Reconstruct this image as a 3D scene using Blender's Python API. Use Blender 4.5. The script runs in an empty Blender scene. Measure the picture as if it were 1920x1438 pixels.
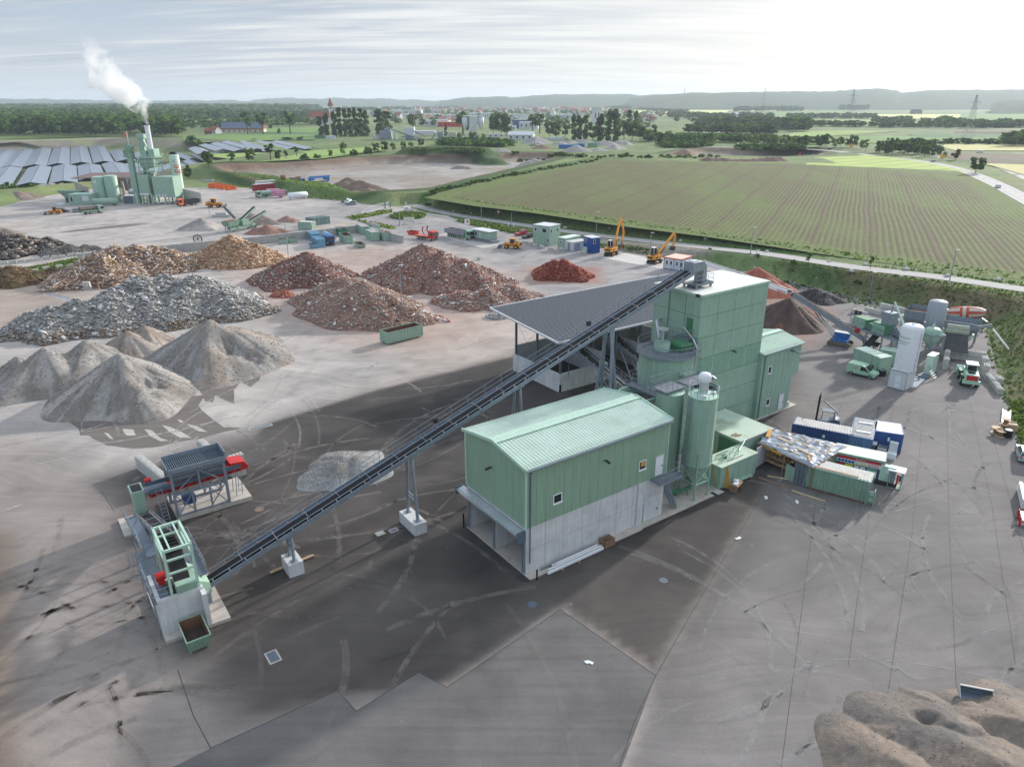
import bpy,bmesh,math,random
import numpy as np
from mathutils import Vector,Matrix,noise as mnoise
S=bpy.context.scene
COL=S.collection
R=math.radians
rnd=random.Random(7)
# survey: photo pixel (1920x1438) -> place 
CAMH=40.0
FPX=1345.0
PITCH=math.atan(527/FPX)
_c,_s=math.cos(PITCH),math.sin(PITCH)
def G(px,py,z=0.0):
 a=(px-960)/FPX;b=(py-719)/FPX
 d=(a,_c-b*_s,-_s-b*_c)
 t=(z-CAMH)/d[2]
 return Vector((t*d[0],t*d[1],z))
def HT(px,py,py2,z=0.0):
 p=G(px,py,z);b=(py2-719)/FPX
 return CAMH-(p.y*_s+b*p.y*_c)/(_c-b*_s)-z
def AT(px,py,dist):
 a=(px-960)/FPX;b=(py-719)/FPX
 d=Vector((a,_c-b*_s,-_s-b*_c));t=dist/d.y
 return Vector((0,0,CAMH))+d*t
def ang(a,b):
 return math.atan2(b[1]-a[1],b[0]-a[0])
# object helpers 
def tag(o,label=None,cat=None,group=None,kind=None):
 if label:o['label']=label
 if cat:o['category']=cat
 if group:o['group']=group
 if kind:o['kind']=kind
 return o
def thing(name,label,cat,loc=(0,0,0),rz=0.0,group=None):
 o=bpy.data.objects.new(name,None);COL.objects.link(o)
 o.empty_display_size=0.3
 o.location=loc;o.rotation_euler=(0,0,rz)
 return tag(o,label,cat,group)
def kids(o):
 return CH.get(o.name,[])
CH={}
def link(o,parent=None):
 COL.objects.link(o)
 if parent:
  o.parent=parent
  CH.setdefault(parent.name,[]).append(o)
 return o
def dup(o,loc=None,rz=None,label=None,group=None,sc=None,parent=None):
 c=o.copy();link(c,parent)
 for ch in kids(o):dup(ch,parent=c)
 if loc is not None:c.location=loc
 if rz is not None:c.rotation_euler=(0,0,rz)
 if sc is not None:c.scale=sc if hasattr(sc,'__len__')else(sc,sc,sc)
 if label:c['label']=label
 if group:c['group']=group
 return c
class MB:
 """collects shapes, builds ONE mesh object"""
 def __init__(s):s.v=[];s.f=[];s.mi=[];s.c=[];s.cur=0;s.col=None;s.sm=[];s.smooth=False
 def add(s,vs,fs):
  n=len(s.v);s.v+=[tuple(p)for p in vs]
  for f in fs:s.f.append(tuple(i+n for i in f));s.mi.append(s.cur);s.sm.append(s.smooth)
  s.c+=[s.col or(1,1,1)]*len(vs)
  return s
 def box(s,x0,x1,y0,y1,z0,z1):
  return s.add([(x0,y0,z0),(x1,y0,z0),(x1,y1,z0),(x0,y1,z0),(x0,y0,z1),(x1,y0,z1),(x1,y1,z1),(x0,y1,z1)],[(0,3,2,1),(4,5,6,7),(0,1,5,4),(1,2,6,5),(2,3,7,6),(3,0,4,7)])
 def hexa(s,b,t):
  """b, t: four 3d points each, counter-clockwise from above"""
  return s.add(list(b)+list(t),[(0,3,2,1),(4,5,6,7),(0,1,5,4),(1,2,6,5),(2,3,7,6),(3,0,4,7)])
 def obox(s,c,sz,rz=0.0,rx=0.0,ry=0.0):
  M=Matrix.Translation(c)@Matrix.Rotation(rz,4,'Z')@Matrix.Rotation(ry,4,'Y')@Matrix.Rotation(rx,4,'X')
  h=[d/2 for d in sz]
  vs=[M@Vector((x*h[0],y*h[1],z*h[2]))for z in(-1,1)for(x,y)in((-1,-1),(1,-1),(1,1),(-1,1))]
  return s.add(vs,[(0,3,2,1),(4,5,6,7),(0,1,5,4),(1,2,6,5),(2,3,7,6),(3,0,4,7)])
 def beam(s,p,q,w,h=None,up=(0,0,1)):
  p=Vector(p);q=Vector(q);d=(q-p)
  if d.length<1e-6:return s
  d.normalize();h=h or w
  u=Vector(up)
  if abs(d.dot(u))>.99:u=Vector((1,0,0))
  r=d.cross(u).normalized();u=r.cross(d)
  k=[r*(-w/2)+u*(-h/2),r*(w/2)+u*(-h/2),r*(w/2)+u*(h/2),r*(-w/2)+u*(h/2)]
  return s.add([p+a for a in k]+[q+a for a in k],[(0,3,2,1),(4,5,6,7),(0,1,5,4),(1,2,6,5),(2,3,7,6),(3,0,4,7)])
 def path(s,pts,w,h=None):
  for a,b in zip(pts[:-1],pts[1:]):s.beam(a,b,w,h)
  return s
 def tube(s,p,q,r,n=8,r2=None,caps=True):
  p=Vector(p);q=Vector(q);d=(q-p)
  if d.length<1e-6:return s
  d.normalize();r2=r if r2 is None else r2
  u=Vector((0,0,1))if abs(d.z)<.95 else Vector((1,0,0))
  a=d.cross(u).normalized();b=d.cross(a)
  ring=[(math.cos(2*math.pi*i/n),math.sin(2*math.pi*i/n))for i in range(n)]
  vs=[p+(a*x+b*y)*r for x,y in ring]+[q+(a*x+b*y)*r2 for x,y in ring]
  fs=[(i,i+n,(i+1)%n+n,(i+1)%n)for i in range(n)]
  s.add(vs,fs)
  if caps:
   sm=s.smooth;s.smooth=False
   s.add(vs[:n],[tuple(range(n))]);s.add(vs[n:],[tuple(reversed(range(n)))])
   s.smooth=sm
  return s
 def tubes(s,pts,r,n=8):
  for a,b in zip(pts[:-1],pts[1:]):s.tube(a,b,r,n)
  return s
 def lathe(s,prof,c=(0,0,0),n=24,axis='z',closed=False):
  vs=[];fs=[];m=len(prof)
  for i in range(n):
   t=2*math.pi*i/n
   for r,z in prof:
    x,y=r*math.cos(t),r*math.sin(t)
    if axis=='z':p=(x,y,z)
    elif axis=='x':p=(z,x,y)
    else:p=(x,z,y)
    vs.append((p[0]+c[0],p[1]+c[1],p[2]+c[2]))
  for i in range(n):
   j=(i+1)%n
   for k in range(m-1):fs.append((i*m+k,j*m+k,j*m+k+1,i*m+k+1))
  return s.add(vs,fs)
 def prism(s,poly,z0,z1):
  n=len(poly)
  vs=[(x,y,z0)for x,y in poly]+[(x,y,z1)for x,y in poly]
  return s.add(vs,[tuple(reversed(range(n))),tuple(range(n,2*n))]+[(i,(i+1)%n,(i+1)%n+n,i+n)for i in range(n)])
 def xz(s,poly,y0,y1):
  """profile in x,z pulled along y"""
  n=len(poly)
  vs=[(x,y0,z)for x,z in poly]+[(x,y1,z)for x,z in poly]
  return s.add(vs,[tuple(range(n)),tuple(reversed(range(n,2*n)))]+[(i,i+n,(i+1)%n+n,(i+1)%n)for i in range(n)])
 def yz(s,poly,x0,x1):
  n=len(poly)
  vs=[(x0,y,z)for y,z in poly]+[(x1,y,z)for y,z in poly]
  return s.add(vs,[tuple(range(n)),tuple(reversed(range(n,2*n)))]+[(i,i+n,(i+1)%n+n,(i+1)%n)for i in range(n)])
 def sheet(s,pts):
  return s.add(pts,[tuple(range(len(pts)))])
 def plate(s,pts,t):
  """flat polygon in space with thickness t along its normal (downwards)"""
  P=[Vector(p)for p in pts];nrm=(P[1]-P[0]).cross(P[2]-P[0]).normalized()
  Q=[p-nrm*t for p in P];n=len(P)
  return s.add(P+Q,[tuple(range(n)),tuple(reversed(range(n,2*n)))]+[(i,i+n,(i+1)%n+n,(i+1)%n)for i in range(n)])
 def rail(s,pts,h=1.1,r=.025,step=1.5,toe=False,n=5):
  """hand rail along a path of floor points"""
  P=[Vector(p)for p in pts]
  for a,b in zip(P[:-1],P[1:]):
   L=(b-a).length;k=max(1,round(L/step))
   for hh in(h,h*.52):s.tube(a+Vector((0,0,hh)),b+Vector((0,0,hh)),r,n)
   for i in range(k+1):
    q=a.lerp(b,i/k);s.tube(q,q+Vector((0,0,h)),r,n)
   if toe:s.beam(a+Vector((0,0,.08)),b+Vector((0,0,.08)),.01,.12)
  return s
 def build(s,name,mats,parent=None,loc=None,rz=None,colattr=False,recalc=True,label=None):
  me=bpy.data.meshes.new(name)
  me.from_pydata(s.v,[],s.f)
  if not isinstance(mats,(list,tuple)):mats=[mats]
  for m in mats:me.materials.append(m)
  me.polygons.foreach_set('material_index',s.mi)
  me.polygons.foreach_set('use_smooth',s.sm)
  if colattr:
   at=me.attributes.new('Col','FLOAT_COLOR','POINT')
   at.data.foreach_set('color',[k for c in s.c for k in(c[0],c[1],c[2],1.0)])
  if recalc:
   bm=bmesh.new();bm.from_mesh(me);bmesh.ops.recalc_face_normals(bm,faces=bm.faces);bm.to_mesh(me);bm.free()
  me.update()
  o=bpy.data.objects.new(name,me)
  if loc is not None:o.location=loc
  if rz is not None:o.rotation_euler=(0,0,rz)
  if label:o['label']=label
  return link(o,parent)
def np_mesh(name,V,F,mats,parent=None,cols=None,smooth=False,mi=None):
 me=bpy.data.meshes.new(name)
 V=np.asarray(V,np.float32);F=np.asarray(F,np.int32);k=F.shape[1]
 me.vertices.add(len(V));me.vertices.foreach_set('co',V.ravel())
 me.loops.add(F.size);me.loops.foreach_set('vertex_index',F.ravel())
 me.polygons.add(len(F));me.polygons.foreach_set('loop_start',np.arange(0,F.size,k,dtype=np.int32))
 if not isinstance(mats,(list,tuple)):mats=[mats]
 for m in mats:me.materials.append(m)
 me.update(calc_edges=True)
 if smooth:me.polygons.foreach_set('use_smooth',np.ones(len(F),bool))
 if mi is not None:me.polygons.foreach_set('material_index',np.asarray(mi,np.int32))
 if cols is not None:
  at=me.attributes.new('Col','FLOAT_COLOR','POINT')
  c4=np.ones((len(V),4),np.float32);c4[:,:3]=cols
  at.data.foreach_set('color',c4.ravel())
 me.validate()
 o=bpy.data.objects.new(name,me)
 return link(o,parent)
# value noise on arrays 
_prm=np.random.RandomState(3).rand(256,256)
def vn(x,y):
 xi=np.floor(x).astype(int);yi=np.floor(y).astype(int);fx=x-xi;fy=y-yi
 fx=fx*fx*(3-2*fx);fy=fy*fy*(3-2*fy)
 a=_prm[xi%256,yi%256];b=_prm[(xi+1)%256,yi%256];c=_prm[xi%256,(yi+1)%256];d=_prm[(xi+1)%256,(yi+1)%256]
 return(a*(1-fx)+b*fx)*(1-fy)+(c*(1-fx)+d*fx)*fy
def fbm(x,y,o=4,g=.5):
 t=0;a=1;n=0
 for i in range(o):
  t=t+a*vn(x*2**i+17.3*i,y*2**i+5.1*i);n+=a;a*=g
 return t/n
def sd_poly(X,Y,poly):
 """signed distance to polygon, negative inside"""
 P=np.array([(p[0],p[1])for p in poly],float);n=len(P)
 d=np.full(X.shape,1e12);ins=np.zeros(X.shape,bool)
 for i in range(n):
  a=P[i];b=P[(i+1)%n];e=b-a;wx=X-a[0];wy=Y-a[1]
  t=np.clip((wx*e[0]+wy*e[1])/max(e@e,1e-9),0,1)
  d=np.minimum(d,(wx-e[0]*t)**2+(wy-e[1]*t)**2)
  c=((a[1]<=Y)&(b[1]>Y))|((b[1]<=Y)&(a[1]>Y))
  with np.errstate(divide='ignore',invalid='ignore'):
   xi=a[0]+(Y-a[1])*e[0]/(e[1]if abs(e[1])>1e-9 else 1e-9)
  ins^=c&(X<xi)
 d=np.sqrt(d)
 return np.where(ins,-d,d)
def ss(t):t=np.clip(t,0,1);return t*t*(3-2*t)
# materials (all procedural) 
def srgb(r,g,b):
 f=lambda c:(c/255/12.92)if c/255<=.04045 else((c/255+.055)/1.055)**2.4
 return(f(r),f(g),f(b))
class NT:
 def __init__(s,m):
  m.use_nodes=True;s.t=m.node_tree;s.t.nodes.clear()
 def n(s,typ,**kw):
  nd=s.t.nodes.new(typ)
  for k,v in kw.items():
   if k.startswith('i_'):
    key=k[2:]
    nd.inputs[int(key)if key.isdigit()else key.replace('_',' ')].default_value=v
   else:setattr(nd,k,v)
  return nd
 def l(s,a,b):s.t.links.new(a,b)
 def math(s,op,a,b=None,clamp=False):
  nd=s.n('ShaderNodeMath',operation=op);nd.use_clamp=clamp
  for i,v in enumerate((a,b)):
   if v is None:continue
   if isinstance(v,(int,float)):nd.inputs[i].default_value=v
   else:s.l(v,nd.inputs[i])
  return nd.outputs[0]
 def mix(s,fac,a,b,blend='MIX'):
  nd=s.n('ShaderNodeMix',data_type='RGBA',blend_type=blend)
  for k,v in((0,fac),(6,a),(7,b)):
   if isinstance(v,(int,float)):nd.inputs[k].default_value=v
   elif isinstance(v,tuple):nd.inputs[k].default_value=(*v,1)if len(v)==3 else v
   else:s.l(v,nd.inputs[k])
  return nd.outputs[2]
 def ramp(s,val,p0,p1,v0=0.0,v1=1.0):
  nd=s.n('ShaderNodeMapRange',clamp=True)
  s.l(val,nd.inputs[0])
  for i,v in zip((1,2,3,4),(p0,p1,v0,v1)):nd.inputs[i].default_value=v
  return nd.outputs[0]
 def noise(s,vec,scale,detail=3,rough=.55,dist=0.0,out=0):
  nd=s.n('ShaderNodeTexNoise');nd.inputs['Scale'].default_value=scale;nd.inputs['Detail'].default_value=detail
  nd.inputs['Roughness'].default_value=rough;nd.inputs['Distortion'].default_value=dist
  if vec is not None:s.l(vec,nd.inputs['Vector'])
  return nd.outputs[out]
 def mapv(s,vec,scale=(1,1,1),rot=(0,0,0),loc=(0,0,0)):
  nd=s.n('ShaderNodeMapping');s.l(vec,nd.inputs[0])
  nd.inputs['Scale'].default_value=scale;nd.inputs['Rotation'].default_value=rot;nd.inputs['Location'].default_value=loc
  return nd.outputs[0]
 def out(s,col,rough=.7,metal=0.0,bump=None,bstr=.3,bdist=.05,spec=.4):
  b=s.n('ShaderNodeBsdfPrincipled');o=s.n('ShaderNodeOutputMaterial')
  for k,v in(('Base Color',col),('Roughness',rough),('Metallic',metal)):
   if isinstance(v,(int,float)):b.inputs[k].default_value=v
   elif isinstance(v,tuple):b.inputs[k].default_value=(*v,1)
   else:s.l(v,b.inputs[k])
  b.inputs['Specular IOR Level'].default_value=spec
  if bump is not None:
   bp=s.n('ShaderNodeBump');bp.inputs['Strength'].default_value=bstr;bp.inputs['Distance'].default_value=bdist
   s.l(bump,bp.inputs['Height']);s.l(bp.outputs[0],b.inputs['Normal'])
  s.l(b.outputs[0],o.inputs[0])
MATS={}
def M(key,col,rough=.6,metal=0.0,var=.12,scale=1.5,streak=.12,dirt=None,dirtamt=.35,spec=.4,bump=0.0):
 """painted metal / concrete / plastic: colour with cloudy variation, downward streaks and dirt"""
 if key in MATS:return MATS[key]
 m=bpy.data.materials.new(key);t=NT(m)
 tc=t.n('ShaderNodeTexCoord').outputs['Object']
 n1=t.noise(tc,scale,4,.6)
 k=t.ramp(n1,.25,.75,1-var,1+var)
 st=t.noise(t.mapv(tc,(3,3,.22)),1.3,3,.6)
 k2=t.ramp(st,.35,.75,1+streak*.4,1-streak)
 kk=t.math('MULTIPLY',k,k2)
 c=t.mix(1.0,col,kk,'MULTIPLY')
 if dirt:
  f=t.ramp(t.noise(tc,scale*.6,5,.65),.5,.75,0,dirtamt)
  c=t.mix(f,c,dirt)
 rr=t.ramp(n1,.2,.8,rough*.85,min(1,rough*1.15))
 t.out(c,rr,metal,n1 if bump else None,bump,.02,spec)
 MATS[key]=m
 return m
def MV(key,rough=.85,mul=(1,1,1),var=.2,scale=3.0,spec=.3,bump=0.0,leaf=False):
 """colour from the mesh's own Col attribute (material colour of each piece) with fine variation"""
 if key in MATS:return MATS[key]
 m=bpy.data.materials.new(key);t=NT(m)
 a=t.n('ShaderNodeAttribute',attribute_name='Col').outputs[0]
 tc=t.n('ShaderNodeTexCoord').outputs['Object']
 k=t.ramp(t.noise(tc,scale,4,.65),.25,.75,1-var,1+var)
 c=t.mix(1.0,t.mix(1.0,a,mul,'MULTIPLY'),k,'MULTIPLY')
 if leaf:
  d=t.n('ShaderNodeBsdfDiffuse');tr=t.n('ShaderNodeBsdfTranslucent');mx=t.n('ShaderNodeMixShader',i_0=.4);t.l(c,d.inputs[0]);t.l(c,tr.inputs[0]);t.l(d.outputs[0],mx.inputs[1]);t.l(tr.outputs[0],mx.inputs[2]);t.l(mx.outputs[0],t.n('ShaderNodeOutputMaterial').inputs[0])
 else:t.out(c,rough,0,t.noise(tc,4.5,5,.75)if bump else None,bump,.12,spec)
 MATS[key]=m
 return m
GREEN=srgb(150,178,160)
M_green=M('green_paint',GREEN,.5,var=.08,scale=.6,streak=.16,dirt=srgb(140,146,130),dirtamt=.3)
M_greenhall=M('green_cladding',srgb(140,168,144),.5,var=.06,scale=.4,streak=.14,dirt=srgb(140,148,126),dirtamt=.25)
M_greenskylit=M('skylit_green_roof',srgb(206,222,208),.45,var=.06,scale=.5,streak=.03,dirt=srgb(170,184,164),dirtamt=.35)  # cladding green for roofs, with the sky's light from above put into the colour
M_greenold=M('weathered_green',srgb(130,162,142),.65,var=.14,scale=.9,streak=.2,dirt=srgb(120,105,85),dirtamt=.4)
M_greendk=M('dark_green_paint',srgb(70,125,92),.55,var=.12,dirt=srgb(110,100,80),dirtamt=.3)
M_greenpale=M('pale_green_paint',srgb(178,206,188),.5,var=.08)
M_seam=M('panel_joint',srgb(104,136,116),.6,var=.05)
M_steel=M('galvanised_steel',srgb(142,152,162),.5,.35,var=.12,scale=2)
M_steeldk=M('grey_blue_steel',srgb(98,110,122),.55,.2,var=.12,scale=2)
M_grate=M('steel_grating',srgb(112,118,126),.65,.2,var=.15,scale=3)
M_conc=M('pale_concrete',srgb(206,206,205),.85,var=.12,scale=.7,streak=.14,dirt=srgb(150,146,140),dirtamt=.35,bump=.2)
M_concwarm=M('dusty_concrete',srgb(186,178,168),.9,var=.14,scale=.8,streak=.1,dirt=srgb(130,112,95),dirtamt=.45,bump=.2)
M_block=M('concrete_block_grey',srgb(190,188,182),.9,var=.16,scale=.9,streak=.2,dirt=srgb(120,112,100),dirtamt=.4,bump=.2)
M_white=M('white_paint',srgb(226,228,230),.45,var=.04,streak=.05)
M_whited=M('dull_white_panel',srgb(205,208,210),.5,var=.05,streak=.08)
M_roofwhite=M('white_membrane_roof',srgb(222,222,214),.6,var=.07,scale=.4,streak=0,dirt=srgb(150,140,115),dirtamt=.25)
M_black=M('black_rubber',(.012,.012,.013),.75,var=.2)
M_dark=M('dark_opening',(.02,.02,.022),.7,var=.1)
M_tyre=M('tyre_rubber',(.022,.021,.02),.85,var=.2,dirt=srgb(110,100,90),dirtamt=.3)
M_glass=M('dark_glass',(.02,.026,.03),.12,var=.1,streak=0,spec=.6)
M_red=M('red_paint',srgb(196,38,36),.45,var=.1,dirt=srgb(120,80,70),dirtamt=.25)
M_orange=M('orange_paint',srgb(232,110,48),.5,var=.08,dirt=srgb(140,100,80),dirtamt=.25)
M_yellow=M('yellow_orange_paint',srgb(222,150,50),.5,var=.1,dirt=srgb(120,95,70),dirtamt=.35)
M_blue=M('dark_blue_paint',srgb(48,76,128),.55,var=.1,streak=.2,dirt=srgb(80,80,90),dirtamt=.3)
M_blueb=M('bright_blue_paint',srgb(44,110,176),.45,var=.1)
M_bluel=M('faded_blue_paint',srgb(112,156,182),.6,var=.12,streak=.2,dirt=srgb(110,115,120),dirtamt=.3)
M_wood=M('yellow_shuttering_wood',srgb(206,152,74),.7,var=.15,scale=3)
M_woodp=M('pale_timber',srgb(196,168,134),.75,var=.2,scale=3)
M_woodb=M('brown_timber',srgb(140,112,88),.8,var=.2,scale=3)
M_rust=M('rusty_steel',srgb(118,84,66),.85,var=.3,scale=1.2,streak=.25,dirt=srgb(90,86,82),dirtamt=.5)
M_foil=M('silver_tarpaulin',srgb(158,166,176),.5,.0,var=.2,scale=1.6,streak=0,dirt=srgb(84,92,102),dirtamt=.6,bump=.4,spec=.45)
M_tarp=M('grey_tarpaulin',srgb(104,112,122),.6,var=.15)
M_silver=M('bare_metal',srgb(196,200,204),.4,.6,var=.08,scale=.8,streak=.12)
M_pink=M('pink_paint',srgb(190,128,158),.55,var=.08)
M_wine=M('wine_red_paint',srgb(132,34,44),.5,var=.08)
M_offwhite=M('ribbed_roof_grey',srgb(196,194,190),.7,var=.1,dirt=srgb(150,138,124),dirtamt=.5)
M_lamp=M('lamp_black',(.03,.03,.03),.5)
M_tile=M('red_roof_tiles',srgb(150,82,66),.85,var=.15,scale=.4)
M_tilegrey=M('grey_roof_tiles',srgb(112,116,122),.8,var=.12,scale=.4)
M_house=M('white_render',srgb(212,210,204),.85,var=.04,scale=.2)
M_skidgrey=M('silver_car_paint',srgb(150,158,160),.35,.3,var=.05)
M_darkcar=M('dark_car_paint',(.02,.022,.028),.3,var=.05)
M_mattext=M('red_lettering',srgb(205,74,44),.5,var=.05)
M_dktext=M('dark_lettering',srgb(46,50,56),.5,var=.05)
M_piles=MV('loose_material',var=.16,bump=.7)
M_wheat=None
# terrain 
NAT=4.0
def W(pts,z=0.0):return[G(x,y,p[0]if p else z)for(x,y,*p)in pts]
yard_floor=W([(1958,930),(1918,830),(1882,740),(1855,640),(1846,604),(1700,577),(1620,561),(1500,531),(1440,504),(1400,497),(1320,489),(1240,482),(1180,474),(1120,462),(1060,446),(1000,434),(900,414),(800,399),(765,388),(720,387),(640,376),(570,371),(490,354),(430,344),(345,333),(300,335),(200,350),(60,372),(0,388),(-250,425)])+[Vector((-420,200,0)),Vector((-300,-60,0)),Vector((110,-60,0)),Vector((92,30,0))]
pit_floor=W([(452,331),(520,326),(600,320),(700,311),(800,306),(900,307),(985,303),(1020,303),(1000,312),(900,336),(800,360),(760,371),(700,374),(640,357),(540,353)],-1.5)
pit_far=W([(1285,300),(1330,291),(1420,291),(1500,288),(1525,290),(1505,301),(1440,304)],-1)
solar_floor=W([(-300,392),(0,376),(230,345),(330,331),(400,319),(450,309),(452,300),(400,288),(335,281),(200,277),(0,287),(-300,297)],-3)
road_c=[(770,384,0),(850,402,0),(1000,425,.3),(1100,439,.8),(1200,451,1.3),(1320,464,2.2),(1440,477,3.2),(1600,501,3.8),(1760,520,4),(1920,543,4),(2150,572,4)]
road_pts=[G(x,y,z)for x,y,z in road_c]
field_poly=W([(795,371),(890,387),(1000,400),(1160,424),(1320,444),(1500,471),(1700,500),(1925,527),(2300,560),(2300,520),(1925,398),(1832,326),(1500,307),(1120,299),(950,331)],NAT)
def seg_field(X,Y,pts):
 """distance to a polyline and interpolated height along it"""
 best=np.full(X.shape,1e12);z=np.zeros(X.shape)
 for a,b in zip(pts[:-1],pts[1:]):
  e=np.array([b.x-a.x,b.y-a.y]);t=np.clip(((X-a.x)*e[0]+(Y-a.y)*e[1])/(e@e),0,1)
  d=(X-a.x-e[0]*t)**2+(Y-a.y-e[1]*t)**2
  m=d<best;best=np.where(m,d,best);z=np.where(m,a.z+(b.z-a.z)*t,z)
 return np.sqrt(best),z
berm=[(G(455,330,0),2.2),(G(520,338,1),2.8),(G(600,358,1),2.6),(G(650,372,0),1.4)]
rim_mound=[G(770,288,4),G(830,281,6),G(905,281,7),G(925,288,6)]
def height(X,Y):
 h=np.full(X.shape,NAT)+(fbm(X*.02,Y*.02,3)-.5)*.8
 d=sd_poly(X,Y,yard_floor);bank=9.0
 h=np.where(d<260,h*ss(d/bank)+(-.06)*(1-ss(d/bank)),h)
 dsol=sd_poly(X,Y,solar_floor)
 h=-3+(h+3)*ss(dsol/22)
 h=h+2.0*ss((dsol-8)/14)*ss((60-dsol)/30)*ss((Y-400)/60)*ss((-120-X)/40)
 for pf,z,b in((pit_floor,-1.5,15.0),(pit_far,-1.0,16.0)):
  dp=sd_poly(X,Y,pf)
  rough=(fbm(X*.06,Y*.06,4)-.5)*6
  h=z+(h-z)*ss((dp+rough*ss(dp/4))/b)
 df=sd_poly(X,Y,field_poly)
 h=NAT+(h-NAT)*ss(df/5.0)
 dr,zr=seg_field(X,Y,road_pts)
 w=ss((dr-5.0)/4.0);h=zr-.02+(h-zr+.02)*w
 bp=[Vector((p.x,p.y,hh))for p,hh in berm]
 db,hb=seg_field(X,Y,bp)
 h=np.where(db<9,np.maximum(h,-.3+(hb+.3)*ss(1-db/9.0)+(fbm(X*.1,Y*.1,3)-.5)*.5*ss(1-db/9)),h)
 dm,hm=seg_field(X,Y,[Vector((p.x,p.y,4.6))for p in rim_mound])
 h=h+4.6*ss(1-(dm-3)/10)
 return h,d,dsol,df,dr,db,dm
def axis(lo,hi,step,far,grow):
 a=list(np.arange(lo,hi+.01,step));s=step;x=a[-1]
 while x<far:s*=grow;x+=s;a.append(x)
 s=step;x=a[0];b=[]
 while x>-far:s*=grow;x-=s;b.append(x)
 return np.array(b[::-1]+a)
gx=axis(-260,270,2.6,9500,1.12);gy=axis(24,640,2.6,12000,1.12)
gy=gy[gy>-400]
GX,GY=np.meshgrid(gx,gy)
GH,d_y,d_s,d_f,d_r,d_b,d_m=height(GX,GY)
d_p=np.minimum(sd_poly(GX,GY,pit_floor),sd_poly(GX,GY,pit_far))
n1=fbm(GX*.03,GY*.03,4);n2=fbm(GX*.15,GY*.15,3);n3=fbm(GX*.012+9,GY*.012,3)
def cl(*c):return np.array(srgb(*c))
def lerpc(a,b,t):return a+(b-a)*t[...,None]
gc=lerpc(cl(98,116,74),cl(122,134,86),ss((n1-.3)/.4));gc=lerpc(gc,cl(128,118,92),ss((n3-.55)/.2)*.35)
gc=lerpc(gc,cl(70,96,52),ss((n2-.5)/.25)*.5)
bk=ss((12-d_y)/3)*ss((d_y+2)/3)*(GX>20)
gc=lerpc(gc,cl(66,92,48),bk*.85)
gc=lerpc(gc,cl(112,92,76),bk*ss((n1-.42)/.2)*.75)
gc=lerpc(gc,cl(138,130,122),ss((9-d_y)/3)*ss((d_y+2)/3)*ss((58-GX)/8)*ss((GX-22)/6)*.9)
gc=lerpc(gc,cl(62,92,40),ss((11-d_f)/4)*ss((d_f-.5)/2)*(d_r>4)*(GX<75))
pitc=lerpc(cl(156,150,143),cl(142,132,122),ss((n1-.35)/.3))
slope=lerpc(cl(142,132,122),cl(112,92,76),ss((GH+.5)/3.5)*.8+.2*n2)
gc=lerpc(gc,cl(64,84,44),ss((24-d_p)/3));gc=lerpc(gc,slope,ss((16-d_p)/2.5));gc=lerpc(gc,pitc,ss((2-d_p)/4))
gc=lerpc(gc,cl(104,112,74),ss((5-d_s)/6)*.8)
gc=lerpc(gc,cl(128,118,110),ss((24-d_s)/4)*ss((d_s-3)/4)*(GY>380))
gc=lerpc(gc,cl(90,110,58),ss((9.5-d_b)/2)*(d_y>-3))
gc=lerpc(gc,cl(68,88,50),ss((14-d_m)/3))
gc*=(.82+.36*n2)[...,None]
ny,nx=GX.shape
idx=np.arange(nx*ny).reshape(ny,nx)
FQ=np.stack([idx[:-1,:-1],idx[:-1,1:],idx[1:,1:],idx[1:,:-1]],-1).reshape(-1,4)
def ground_mat(key,sc=1.0,amt=.28):
 m=bpy.data.materials.new(key);t=NT(m)
 a=t.n('ShaderNodeAttribute',attribute_name='Col').outputs[0]
 tc=t.n('ShaderNodeTexCoord').outputs['Object']
 n=t.noise(tc,.9*sc,5,.7);k=t.ramp(n,.3,.7,1-amt,1+amt)
 n2=t.noise(tc,.12*sc,3,.6);k2=t.ramp(n2,.3,.7,.88,1.12)
 t.out(t.mix(1.0,a,t.math('MULTIPLY',k,k2),'MULTIPLY'),.95,0,n,.6,.25,.2)
 return m
M_ground=ground_mat('grass_and_earth')
g_ob=np_mesh('ground',np.stack([GX,GY,GH],-1).reshape(-1,3),FQ,M_ground,cols=gc.reshape(-1,3),smooth=True)
tag(g_ob,kind='structure')
def hz(x,y):
 h=height(np.array([x],float),np.array([y],float))[0]
 return float(h[0])
# yard surface 
YS=.9
yx=np.arange(-262,122,YS);yy=np.arange(22,372,YS)
YX,YY=np.meshgrid(yx,yy)
D=sd_poly(YX,YY,yard_floor)
eps=.05
DX=(sd_poly(YX+eps,YY,yard_floor)-D)/eps;DY=(sd_poly(YX,YY+eps,yard_floor)-D)/eps
out=(D>0)&(D<YS*1.6)
YX2=np.where(out,YX-DX*D,YX);YY2=np.where(out,YY-DY*D,YY)
def zone(pts,soft,z=0.0):
 return ss(.5-sd_poly(YX,YY,W(pts,z))/soft)
nA=fbm(YX*.05,YY*.05,4);nB=fbm(YX*.25,YY*.25,4);nC=fbm((YX+YY)*.02,(YX-YY)*.16,4);nD=fbm(YX*.018+4,YY*.018,3)
dusty=lerpc(cl(174,166,160),cl(159,153,148),ss((nA-.35)/.3));dusty=lerpc(dusty,cl(176,162,151),ss((nD-.5)/.2)*.6)
yc=dusty
zn=zone([(640,380),(1300,500),(1240,560),(1000,560),(900,480),(760,450),(700,420),(560,400)],12)
yc=lerpc(yc,cl(140,137,136),zn*.8)
zr_=zone([(1440,520),(1850,600),(1960,900),(2200,1500),(1150,1500),(1230,1265),(1440,905),(1420,760)],1.6)
yc=lerpc(yc,lerpc(cl(124,119,116),cl(110,106,104),ss((nA-.35)/.3)),zr_)
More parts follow.
